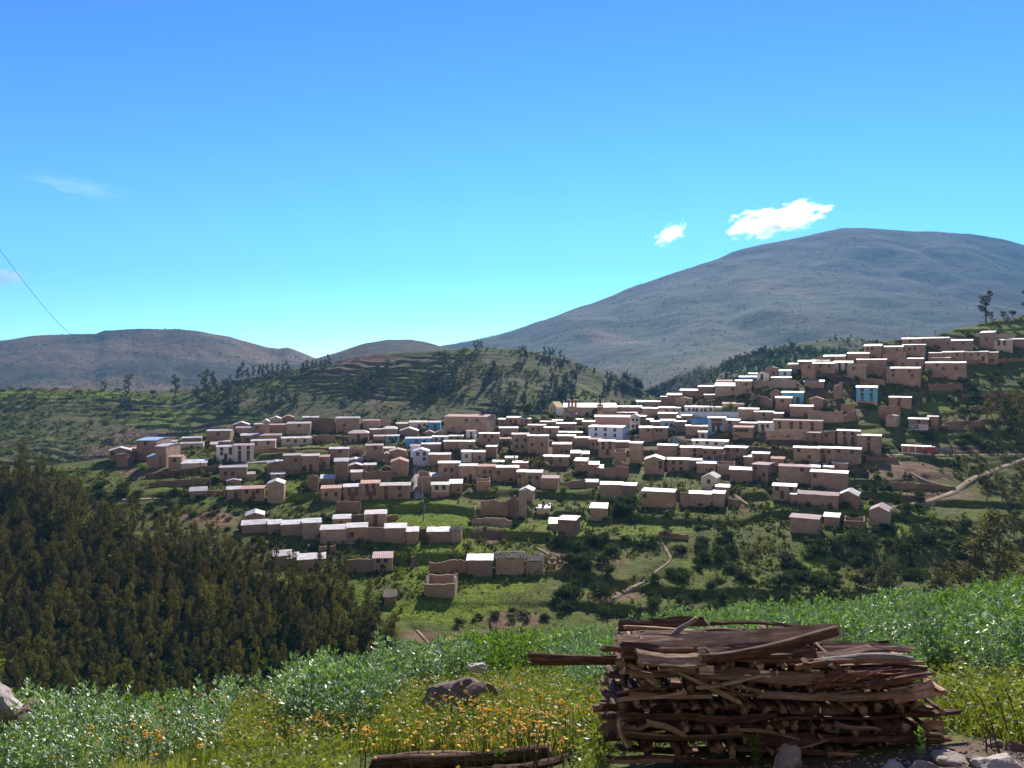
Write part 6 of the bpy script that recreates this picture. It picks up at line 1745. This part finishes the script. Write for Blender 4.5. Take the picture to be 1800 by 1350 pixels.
# the many smaller daisies too far off or too small to count
AV, AF, AM = [], [], []; nb = 0
for (u, v, a, b, n) in [(200, 1325, 150, 28, 150), (880, 1315, 130, 36, 170), (560, 1335, 120, 18, 70), (330, 1270, 160, 12, 60), (1560, 1080, 160, 10, 50), (720, 1250, 40, 14, 40)]:
    for i in range(n):
        p = near_at(random.gauss(u, a), random.gauss(v, b))
        if p.y > 27 or (.7 < p.x < 4.5 and 6.9 < p.y < 8.7): continue
        h_ = random.uniform(.25, .5); R_ = random.uniform(.016, .026); c = np.array([p.x, p.y, p.z + h_]); nr = np.array([random.uniform(-.5, .5), random.uniform(-.9, .2), 1.0]); nr /= np.linalg.norm(nr)
        s_ = np.cross(nr, [0, 1, .1]); s_ /= np.linalg.norm(s_); t_ = np.cross(nr, s_)
        ring = [c + (s_ * math.cos(k) + t_ * math.sin(k)) * R_ * (1 if j % 2 else .72) for j, k in enumerate(np.linspace(0, 6.283, 12, endpoint=False))]
        w_ = np.array([.003, 0, 0])
        AV += ring + [c + nr * .006, np.array(p) - w_, np.array(p) + w_, c - nr * .002]
        AF += [(nb + j, nb + (j + 1) % 12, nb + 12) for j in range(12)] + [(nb + 13, nb + 14, nb + 15)]; AM += [0] * 12 + [1]; nb += 16
tag(link('small_daisies', mesh_np('small_daisies', np.array(AV), np.array(AF), [M_PETAL, M_STALK], AM)), 'countless small yellow-orange daisies dotted through grass and crop', None, None, 'stuff')

# ------------------------------------------------------------------ woodpile
def m_wood(name, c1, c2, c3):
    t = NT(name); co = t.coord()
    n1 = t.noise(t.mapping(co, (1.2, 9, 9)), 3.2, 6, .65); n2 = t.noise(co, 4.5, 4, .6); n3 = t.noise(t.mapping(co, (2, 40, 40)), 3, 3)
    c = t.ramp(n1, [(.28, c1), (.5, c2), (.74, c3)])
    c = t.mix(t.ramp(n2, [(.5, 0), (.75, .6)]), c, [x * .45 for x in c2])
    c = t.mix(1.0, c, t.ramp(t.rnd(), [(0, .6), (.5, 1), (1, 1.35)]), 'MULTIPLY')
    t.pbr(c, .85, 0, t.bump(t.math('ADD', n1, t.math('MULTIPLY', n3, .5)), .9, .012), .2)
    return t.m
W_BARK = m_wood('weathered_bark', (.040, .018, .012), (.115, .055, .036), (.28, .17, .125))
W_SPLIT = m_wood('split_wood', (.16, .085, .05), (.34, .21, .13), (.56, .42, .31))
W_PALE = m_wood('smooth_grey_bark', (.22, .18, .16), (.34, .29, .26), (.42, .38, .35))
W_RED = m_wood('red_bark_strip', (.12, .05, .03), (.22, .10, .06), (.30, .17, .11))
def log_mesh(L_, r, kind, seed, bend=0.0, taper=.85, bark=None, n=9, seg=9):
    rr = random.Random(seed); V = []; Fs = []; mi = []
    prof = []
    if kind == 'round': prof = [(math.cos(2 * math.pi * k / n) * rr.uniform(.88, 1.08), math.sin(2 * math.pi * k / n) * rr.uniform(.88, 1.08)) for k in range(n)]
    elif kind == 'half':
        prof = [(math.cos(math.pi * k / 5) * rr.uniform(.9, 1.1), math.sin(math.pi * k / 5) * .9 * rr.uniform(.9, 1.1)) for k in range(6)] + [(-.45, rr.uniform(-.15, .12)), (.0, rr.uniform(-.1, .15)), (.5, rr.uniform(-.15, .1))]
    elif kind == 'wedge':
        prof = [(1.0, -.1), (.75, .35), (.35, .75), (-.1, .9), (-.5, .35), (-.75, -.35), (-.25, -.5), (.35, -.35)]; prof = [(a * rr.uniform(.85, 1.1), b * rr.uniform(.85, 1.1)) for a, b in prof]
    elif kind == 'plank': prof = [(-1.3, -.28), (-.4, -.34), (.5, -.3), (1.3, -.22), (1.35, .22), (.4, .33), (-.5, .28), (-1.3, .26)]; prof = [(a * rr.uniform(.92, 1.08), b * rr.uniform(.8, 1.2)) for a, b in prof]
    elif kind == 'gutter':   # curved bark board, hollow underneath
        m_ = 6; prof = [(1.3 * math.cos(math.pi * k / m_), 1.0 * math.sin(math.pi * k / m_)) for k in range(m_ + 1)] + [(-1.12 * math.cos(math.pi * k / m_), .82 * math.sin(math.pi * k / m_)) for k in range(m_ + 1)]
    m = len(prof); rot = rr.uniform(0, 6.28) if kind in ('round', 'wedge') else 0; tw = rr.uniform(-.35, .35) if kind != 'gutter' else .1
    ph = rr.uniform(0, 6.28)
    for i in range(seg + 1):
        t = i / seg; x = (t - .5) * L_; rad_ = r * (1 + (taper - 1) * t) * (1 + .06 * math.sin(7 * t + ph))
        oz = bend * L_ * (4 * t * (1 - t) - .5) + .012 * math.sin(5 * t + ph); oy = .02 * math.sin(4 * t + ph * 2) * min(1, L_)
        ca, sa = math.cos(rot + tw * t), math.sin(rot + tw * t)
        for (a, b) in prof:
            a *= rad_ * (1 + rr.uniform(-.10, .10)); b *= rad_ * (1 + rr.uniform(-.10, .10))
            ex = rr.uniform(-.03, .03) if i in (0, seg) else 0
            V.append((x + ex, a * ca - b * sa + oy, a * sa + b * ca + oz))
    for i in range(seg):
        for k in range(m):
            Fs.append((i * m + k, i * m + (k + 1) % m, (i + 1) * m + (k + 1) % m, (i + 1) * m + k))
            inner = (kind == 'half' and k >= 5) or (kind == 'wedge' and k >= 4) or (kind == 'plank' and seed % 2 == 0)
            mi.append(1 if inner else 0)
    Fs.append(tuple(range(m))[::-1]); Fs.append(tuple(seg * m + k for k in range(m))); mi += [1, 1]
    return mesh_py('log', V, Fs, [bark or W_BARK, W_SPLIT], mi, kind in ('round', 'gutter'))
def put_log(L_, r, kind, c, yaw, pitch=0.0, roll=0.0, seed=None, bend=0.0, label=None, name='firewood_log', group='logs of the woodpile', bark=None, taper=.85):
    o = link(name, log_mesh(L_, r, kind, seed if seed is not None else random.randrange(10 ** 6), bend, taper, bark), None, c)
    o.rotation_euler = Matrix.Rotation(yaw, 3, 'Z').to_euler() if not (pitch or roll) else (Matrix.Rotation(yaw, 3, 'Z') @ Matrix.Rotation(-pitch, 3, 'Y') @ Matrix.Rotation(roll, 3, 'X')).to_euler()
    return tag(o, label, 'firewood', group)
PX0, PX1, PY0, PY1 = .98, 3.98, 7.38, 8.45
def pile_base(x, y): return float(near_z(x, y)) - .02
lay = .099
NL = 11
for k in range(NL):
    zc = -3.70 + lay * (k + .5)
    inset = .03 * k
    if k % 2 == 0:    # long logs
        for j in range(5):
            y = PY0 + .1 + (PY1 - PY0 - .2) * j / 4 + random.uniform(-.03, .03)
            x = PX0 + inset * .6 + random.uniform(-.2, .1)
            xe = PX1 + .08 + random.uniform(-.30, .22) - inset * .5
            if k == NL - 1: xe = PX0 + random.uniform(1.8, 2.2)
            while x < xe - .3:
                L_ = min(random.uniform(.55, 1.35), xe - x)
                if xe - x - L_ < .4: L_ = xe - x
                r = random.uniform(.044, .058)
                zz = max(zc + random.uniform(-.02, .02), pile_base(x + L_ / 2, y) + r)
                front = j == 0
                put_log(L_, r, random.choice(['half', 'wedge', 'wedge', 'plank', 'plank']), (x + L_ / 2, y, zz), random.uniform(-.07, .07), random.uniform(-.05, .05), random.uniform(-.9, .9), None, random.uniform(-.012, .012),
                        'long weathered log on the shaded front of the woodpile' if front else 'long split log inside the layers of the woodpile', 'firewood_log', 'long logs on the woodpile front' if front else 'long logs inside the woodpile')
                x += L_ + random.uniform(.0, .05)
    else:
        nx = 28
        for j in range(nx):
            x = PX0 + .08 + (PX1 - PX0 - .15) * j / (nx - 1) + random.uniform(-.07, .07)
            if k == NL - 2 and x > PX0 + 2.1: continue
            r = random.uniform(.034, .050); L_ = random.uniform(.92, 1.08)
            put_log(L_, r, random.choice(['round', 'half', 'wedge']), (x, PY0 + .06 + L_ / 2 + random.uniform(-.09, .06), zc + random.uniform(-.015, .015)), math.pi / 2 + random.uniform(-.12, .12), random.uniform(-.03, .03), random.uniform(-.8, .8), None, 0,
                    'short cross log with its cut end facing out of the woodpile', 'firewood_log', 'cross logs of the woodpile')
# ends jutting out at the right
for i, (u, v, L_, yw) in enumerate([(1640, 1225, .9, -.5), (1655, 1268, .7, -.55), (1662, 1305, .6, -.5), (1590, 1245, .8, -.9), (1545, 1300, .8, -1.1), (1648, 1330, .6, -.4), (1560, 1232, .7, -.8)]):
    p = pix(u, v, 7.35 + .05 * i); put_log(L_, .05, 'wedge', p + Vector((-.3 * math.cos(yw), -.3 * math.sin(yw) + .15, .03)), yw, -.08, .3, 40 + i, 0, 'split log jutting from the right end of the woodpile', 'firewood_log', 'logs jutting at the right end')
# named pieces on top: pixel ends, depth
def top_piece(u0, v0, u1, v1, Y0, Y1, r, kind, label, bend=0.0, bark=None, roll=0.0, taper=.85, seed=1, name='firewood_log'):
    a = pix(u0, v0, Y0); b = pix(u1, v1, Y1); d = b - a
    put_log(d.length, r, kind, (a + b) / 2, math.atan2(d.y, d.x), math.atan2(d.z, math.hypot(d.x, d.y)), roll, seed, bend, label, name, 'pieces on top of the woodpile', bark, taper)
top_piece(930, 1153, 1200, 1162, 7.42, 7.75, .055, 'gutter', 'hollow bark board sticking out far to the left', 0, None, 2.2, 1, 3, 'bark_board')
top_piece(1085, 1133, 1475, 1113, 7.6, 7.7, .055, 'plank', 'long dark board lying highest on the woodpile', .0, W_BARK, .6, 1, 4, 'board')
top_piece(1095, 1128, 1330, 1122, 7.9, 8.0, .05, 'half', 'split log with sunlit top behind the highest board', 0, None, 0, .9, 5)
top_piece(1180, 1118, 1305, 1111, 8.05, 8.1, .045, 'round', 'short crooked log topping the woodpile at centre', .03, W_BARK, 0, .9, 6)
top_piece(1180, 1122, 1222, 1086, 7.9, 7.8, .03, 'round', 'short branch stub pointing up from the top', 0, W_PALE, 0, .7, 7, 'branch')
top_piece(1058, 1139, 1290, 1146, 7.45, 7.5, .03, 'round', 'thin pole lying along the upper front edge', .01, W_BARK, 0, .7, 8, 'pole')
top_piece(1230, 1162, 1470, 1112, 7.32, 7.45, .045, 'round', 'curved branch slanting across the woodpile top', -.03, W_BARK, 0, 1.1, 9, 'branch')
top_piece(1120, 1155, 1235, 1163, 7.35, 7.36, .055, 'plank', 'wide short board under the slanting branch', 0, W_BARK, .55, 1, 10, 'board')
top_piece(1230, 1152, 1430, 1143, 7.42, 7.46, .06, 'plank', 'broad board with pointed end on the upper front', 0, W_BARK, .5, .7, 11, 'board')
top_piece(1240, 1166, 1400, 1158, 7.38, 7.44, .035, 'half', 'flat split log below the broad pointed board', 0, W_BARK, 0, .9, 12)
top_piece(1410, 1155, 1530, 1141, 7.6, 7.75, .04, 'plank', 'dark slat at the upper right of the woodpile', 0, W_BARK, .5, .9, 13, 'board')
top_piece(1435, 1163, 1605, 1158, 7.5, 7.6, .048, 'round', 'smooth grey curved log at the upper right', .05, W_PALE, 0, .8, 14)
top_piece(1500, 1148, 1600, 1146, 7.8, 7.9, .03, 'half', 'thin split piece behind the smooth grey log', 0, None, 0, .9, 15)
top_piece(1400, 1172, 1620, 1160, 7.45, 7.55, .028, 'round', 'twisted vine-like branch below the smooth grey log', .02, W_RED, 0, .7, 16, 'branch')
top_piece(1420, 1205, 1620, 1178, 7.4, 7.5, .055, 'round', 'gnarled thick branch with broken end at right', .025, W_BARK, 0, 1.15, 17, 'branch')
top_piece(1410, 1190, 1560, 1180, 7.5, 7.6, .05, 'half', 'pale split log under the bark strips', 0, None, 0, .9, 18)
top_piece(1330, 1228, 1600, 1222, 7.30, 7.32, .05, 'half', 'sunlit pale split log on the right front', -.01, W_SPLIT, 0, .9, 19)
top_piece(1570, 1222, 1640, 1212, 7.34, 7.4, .05, 'plank', 'pale squared board end at the right corner', 0, W_SPLIT, 1.2, 1, 20, 'board')
top_piece(1300, 1235, 1130, 1152, 7.22, 7.6, .03, 'wedge', 'dark stick leaning on the upper front', 0, None, 0, .8, 21)
top_piece(1150, 1200, 1095, 1160, 7.3, 7.7, .04, 'wedge', 'short split piece slanting at the upper left corner', 0, W_SPLIT, 0, .9, 22)
top_piece(1105, 1315, 1085, 1265, 7.28, 7.32, .035, 'wedge', 'upright splintered piece against the left corner', 0, W_SPLIT, 0, .8, 23)
for i in range(34):
    u = random.uniform(1420, 1540); v = random.uniform(1185, 1205); top_piece(u, v + 6, u + random.uniform(50, 110), v - random.uniform(2, 16), 7.32, 7.36, .008, 'round', 'thin reddish bark strip on the right part of the woodpile', .03, W_RED, 0, .5, 60 + i, 'bark_strip')
for i in range(14):
    u = random.uniform(1100, 1330); v = random.uniform(1126, 1175); top_piece(u, v, u + random.uniform(60, 150), v + random.uniform(-8, 6), random.uniform(7.6, 8.3), random.uniform(7.6, 8.3), random.uniform(.025, .04), random.choice(['half', 'wedge', 'round']), 'loose split log in the top layer of the woodpile', 0, None, 0, .9, 80 + i)

for i in range(15):   # loose splits leaning and lying on the front of the pile
    u = random.uniform(1075, 1600); v = random.uniform(1185, 1330); du = random.uniform(25, 130); dv = random.uniform(-26, 30)
    top_piece(u, v, min(u + du, 1668), v + dv, random.uniform(7.20, 7.36), random.uniform(7.24, 7.45), random.uniform(.022, .04), random.choice(['wedge', 'wedge', 'half']), 'loose split piece wedged into the front of the woodpile', 0, random.choice([None, W_SPLIT, W_SPLIT]), random.uniform(-1, 1), random.uniform(.6, .9), 120 + i)
# logs lying at the bottom edge
def ground_log(u0, v0, u1, v1, r, kind, label, bark, seed, Y=None, bend=0):
    a = near_at(u0, v0) + Vector((0, 0, r * .8 + .05)); b = near_at(u1, v1) + Vector((0, 0, r * .8 + .05)); d = b - a
    put_log(d.length, r, kind, (a + b) / 2, math.atan2(d.y, d.x), math.atan2(d.z, math.hypot(d.x, d.y)), 0, seed, bend, label, 'fallen_log', 'logs lying in front', bark, .9)
ground_log(655, 1366, 968, 1342, .085, 'round', 'long dark log lying at the bottom edge left of the woodpile', W_BARK, 31)
ground_log(700, 1342, 880, 1334, .03, 'half', 'thin pale slab resting behind the long bottom log', W_SPLIT, 32)
ground_log(870, 1376, 1000, 1354, .06, 'half', 'short log end in the bottom edge beside the woodpile', W_BARK, 33)

# ------------------------------------------------------------------ rocks
def rock(name, c, s, seed, mat, label, flat=1.0, cat='rock', sharp=.35):
    import bmesh
    bm = bmesh.new(); bmesh.ops.create_icosphere(bm, subdivisions=4, radius=1)
    rr = np.random.default_rng(seed); pl = rr.normal(size=(16, 3)); pl /= np.linalg.norm(pl, axis=1, keepdims=True); dd = rr.uniform(.55, .95, 16)
    for v in bm.verts:
        p = np.array(v.co); k = pl @ p; r = 1.0
        m_ = k > 1e-3; r = min(1.0, float((dd[m_] / k[m_]).min()) if m_.any() else 1.0)
        p = p * r * (1 + sharp * .55 * float(fbm(p[0] * 2 + seed, p[1] * 2 + p[2] * 1.7, 4)))
        v.co = p * np.array(s)
    me = bpy.data.meshes.new(name); bm.to_mesh(me); bm.free(); me.materials.append(mat)
    return tag(link(name, me, None, c, random.uniform(0, 3)), label, cat)
def m_rock(name, a, b, c):
    t = NT(name); co = t.coord(); n1 = t.noise(co, 3, 6, .7); n2 = t.noise(co, 9, 4, .6)
    col = t.ramp(n1, [(.3, a), (.5, b), (.7, c)]); col = t.mix(t.ramp(n2, [(.55, 0), (.7, .5)]), col, [x * .4 for x in b])
    t.pbr(col, .9, 0, t.bump(t.math('ADD', n1, t.math('MULTIPLY', n2, .5)), .8, .05), .2); return t.m
R_GREY = m_rock('grey_stone', (.18, .14, .12), (.34, .28, .24), (.48, .42, .37)); R_RED = m_rock('reddish_stone', (.10, .07, .06), (.20, .14, .115), (.30, .23, .20)); R_PALE = m_rock('pale_stone', (.34, .29, .24), (.46, .40, .34), (.55, .50, .44))
def rock_at(u, v, s, seed, mat, label, dz=.0, name='rock'):
    p = near_at(u, v); return rock(name, p + Vector((0, 0, dz)), s, seed, mat, label)
q = near_at(822, 1262)
rock('boulder', q + Vector((0, 0, .16)), (.84, .5, .56), 3, R_RED, 'large dark reddish boulder in the middle of the flowers', 1, 'boulder')
rock('rock', pix(838, 1174, q.y - .1), (.16, .13, .085), 4, R_PALE, 'pale stone lying on top of the large boulder')
q2 = q + Vector((.35, -.35, -.02)); rock('rock', q2 + Vector((0, 0, .1)), (.22, .16, .14), 5, R_RED, 'smaller reddish stone at the right foot of the boulder')
rock('boulder', pix(-16, 1252, 13.0), (.52, .45, .68), 8, R_GREY, 'grey boulder cut by the left photo edge', 1, 'boulder')
rock('rock', pix(62, 1268, 13.2), (.44, .32, .36), 9, R_RED, 'low reddish rock right of the left edge boulder')
for i, (u, v, sx, sz, m_, lab, dz) in enumerate([(1385, 1352, .17, .19, R_GREY, 'pointed grey stone in front of the woodpile', .02), (1570, 1358, .15, .08, R_PALE, 'flat pale stone at the bottom edge', 0), (1625, 1356, .12, .09, R_GREY, 'small bluish-grey stone at the bottom edge', .0),
        (1672, 1340, .17, .09, R_GREY, 'rough grey stone at the pile\'s right foot', 0), (1755, 1352, .20, .14, R_PALE, 'angular pale stone in the bottom right corner', .0), (1785, 1318, .16, .10, R_RED, 'brown stone at the right edge', 0), (1752, 1312, .09, .07, R_GREY, 'small grey stone left of the brown stone', 0),
        (1720, 1345, .13, .06, R_RED, 'flat brown stone between two pale ones', 0), (1050, 1352, .06, .05, R_PALE, 'white chip of stone at the pile\'s left foot', .02)]):
    rock_at(u, v, (sx, sx * .8, sz), 20 + i, m_, lab, dz)
# pebbles on the bare soil
n = 900; V = []; Fq = []
Xp = rg.uniform(1.6, 5.2, n); Yp = rg.uniform(6.4, 7.3, n); sp_ = .006 + .02 * rg.random(n) ** 3; zp = near_z(Xp, Yp)
oct_ = np.array([(1, 0, 0), (-1, 0, 0), (0, 1, 0), (0, -1, 0), (0, 0, .7), (0, 0, -.7)]); of = np.array([(0, 2, 4), (2, 1, 4), (1, 3, 4), (3, 0, 4), (2, 0, 5), (1, 2, 5), (3, 1, 5), (0, 3, 5)])
V = (np.stack([Xp, Yp, zp], 1)[:, None, :] + oct_[None] * sp_[:, None, None] * rg.uniform(.6, 1.3, (n, 6, 1))).reshape(-1, 3); Fq = (of[None] + np.arange(n)[:, None, None] * 6).reshape(-1, 3)
tag(link('pebbles', mesh_np('pebbles', V, Fq, R_GREY)), 'small pebbles strewn on the bare soil', None, None, 'stuff')
# dry stems at the right
M_STEM = m_plain('dry_stem', (.10, .055, .035), .8)
for i, (u0, v0, u1, v1) in enumerate([(1758, 1325, 1708, 1205), (1775, 1315, 1745, 1210), (1795, 1305, 1758, 1192), (1735, 1325, 1718, 1268), (1762, 1330, 1722, 1272), (1815, 1310, 1786, 1225), (1744, 1318, 1719, 1250)]):
    p = near_at(u0, v0); t_ = pix(u1, v1, p.y + .1) - p; mb = MB()
    mb.tube([(0, 0, -.05), t_ * .35 + Vector((.02, 0, .02)), t_ * .7 + Vector((.015, 0, .03)), t_], [.008, .007, .005, .002], 5)
    for k in range(5): f = .3 + .14 * k; b = t_ * f; mb.tube([b, b + Vector((random.uniform(-.06, .06), random.uniform(-.05, .05), random.uniform(.04, .10)))], [.003, .001], 4)
    tag(link('dry_stem', mb.mesh('dry_stem', [M_STEM]), None, p), 'dry brown weed stem right of the woodpile', 'stem', 'dry stems at the right edge')
# leafy twig shrub at the left edge
q = pix(-32, 1320, 13.4); V, Fq = bush_np(71, 500, .8, .06); V = V * np.array([.85, .85, .5]) + np.array([0, 0, 1.38]); mb = MB()
r_ = empty('shrub', q); tag(r_, 'leafy green shrub cut by the left edge above the grey boulder', 'shrub')
mb.tube([(0, .3, 0), (.02, .2, .5), (.05, .1, 1.6)], [.03, .025, .01], 6); link('stem', mb.mesh('stem', [M_BARK]), r_); link('foliage', mesh_np('foliage', V, Fq, L_BRIGHT), r_)
# small leafy weeds in front of the pile
for (u, v, s, lab) in [(1330, 1352, .28, 'tiny green weed in front of the woodpile'), (1622, 1345, .3, 'grassy green weed at the right foot of the woodpile'), (880, 1350, .3, 'green weed growing beside the bottom log')]:
    p = near_at(u, v); tag(link('weed', random.choice(LUSHM), None, p, random.uniform(0, 6), s), lab, 'weed')

# ------------------------------------------------------------------ clouds and haze
def m_cloud(name, dens, aniso, seed):
    t = NT(name); co = t.coord('Object')
    ln = t.n('ShaderNodeVectorMath', operation='LENGTH'); t.l(co, ln.inputs[0])
    mp = t.mapping(co, (1.6, 1.6, 1.0)); mp.node.inputs['Location'].default_value = (seed, seed * .7, 0)
    nz = t.noise(mp, 1.9, 7, .62)
    v = t.math('SUBTRACT', t.math('ADD', t.math('MULTIPLY', nz, 3.2), -.95), ln.outputs['Value'])
    d = t.math('MULTIPLY', t.ramp(v, [(.0, 0), (.25, 1)]), dens)
    p = t.n('ShaderNodeVolumePrincipled'); p.inputs['Color'].default_value = (1, 1, 1, 1); p.inputs['Anisotropy'].default_value = aniso
    t.l(d, p.inputs['Density']); t.l(p.outputs[0], t.out.inputs['Volume']); return t.m
def cloud(parts, label, Y, seed, dens=.014, aniso=.75):
    import bmesh
    root = empty('cloud', pix(*parts[0][:2], Y)); tag(root, label, 'cloud')
    for i, (u, v, ru, rv, rot) in enumerate(parts):
        bm = bmesh.new(); bmesh.ops.create_icosphere(bm, subdivisions=3, radius=1.25); me = bpy.data.meshes.new('puff'); bm.to_mesh(me); bm.free()
        me.materials.append(m_cloud('cloud_vapour', dens, aniso, seed + i * 3.1))
        o = link('puff', me, root, pix(u, v, Y + i * 700) - root.location); k = (Y + i * 700) / FP; o.scale = (ru * k, ru * k * .6, rv * k); o.rotation_euler = (0, -rad(rot), 0)
CLOUDS = True
if CLOUDS:
    cloud([(1365, 387, 96, 28, 11)], 'larger bright white cloud above the mountain slope', 8200, 3)
    cloud([(1178, 412, 34, 17, 28)], 'small white cloud left of the larger one', 8200, 11)
    cloud([(130, 326, 120, 20, -9)], 'faint thin wisp of cloud at upper left', 8200, 23, .0004)
    cloud([(6, 486, 50, 20, -3)], 'small white cloud at the left edge of the sky', 8200, 41, .007, .05)
import bmesh
bm = bmesh.new(); bmesh.ops.create_cube(bm, size=1); me = bpy.data.meshes.new('haze'); bm.to_mesh(me); bm.free()
hz = link('haze', me, None, (400, 3030, 250)); hz.scale = (9000, 6140, 1100)
t = NT('haze_air'); p = t.n('ShaderNodeVolumePrincipled'); p.inputs['Color'].default_value = (.19, .54, .95, 1); p.inputs['Density'].default_value = 1.35e-4; p.inputs['Anisotropy'].default_value = 0.0
t.l(p.outputs[0], t.out.inputs['Volume']); me.materials.append(t.m); tag(hz, 'thin bluish haze lying over the valley and mountains', None, None, 'stuff')
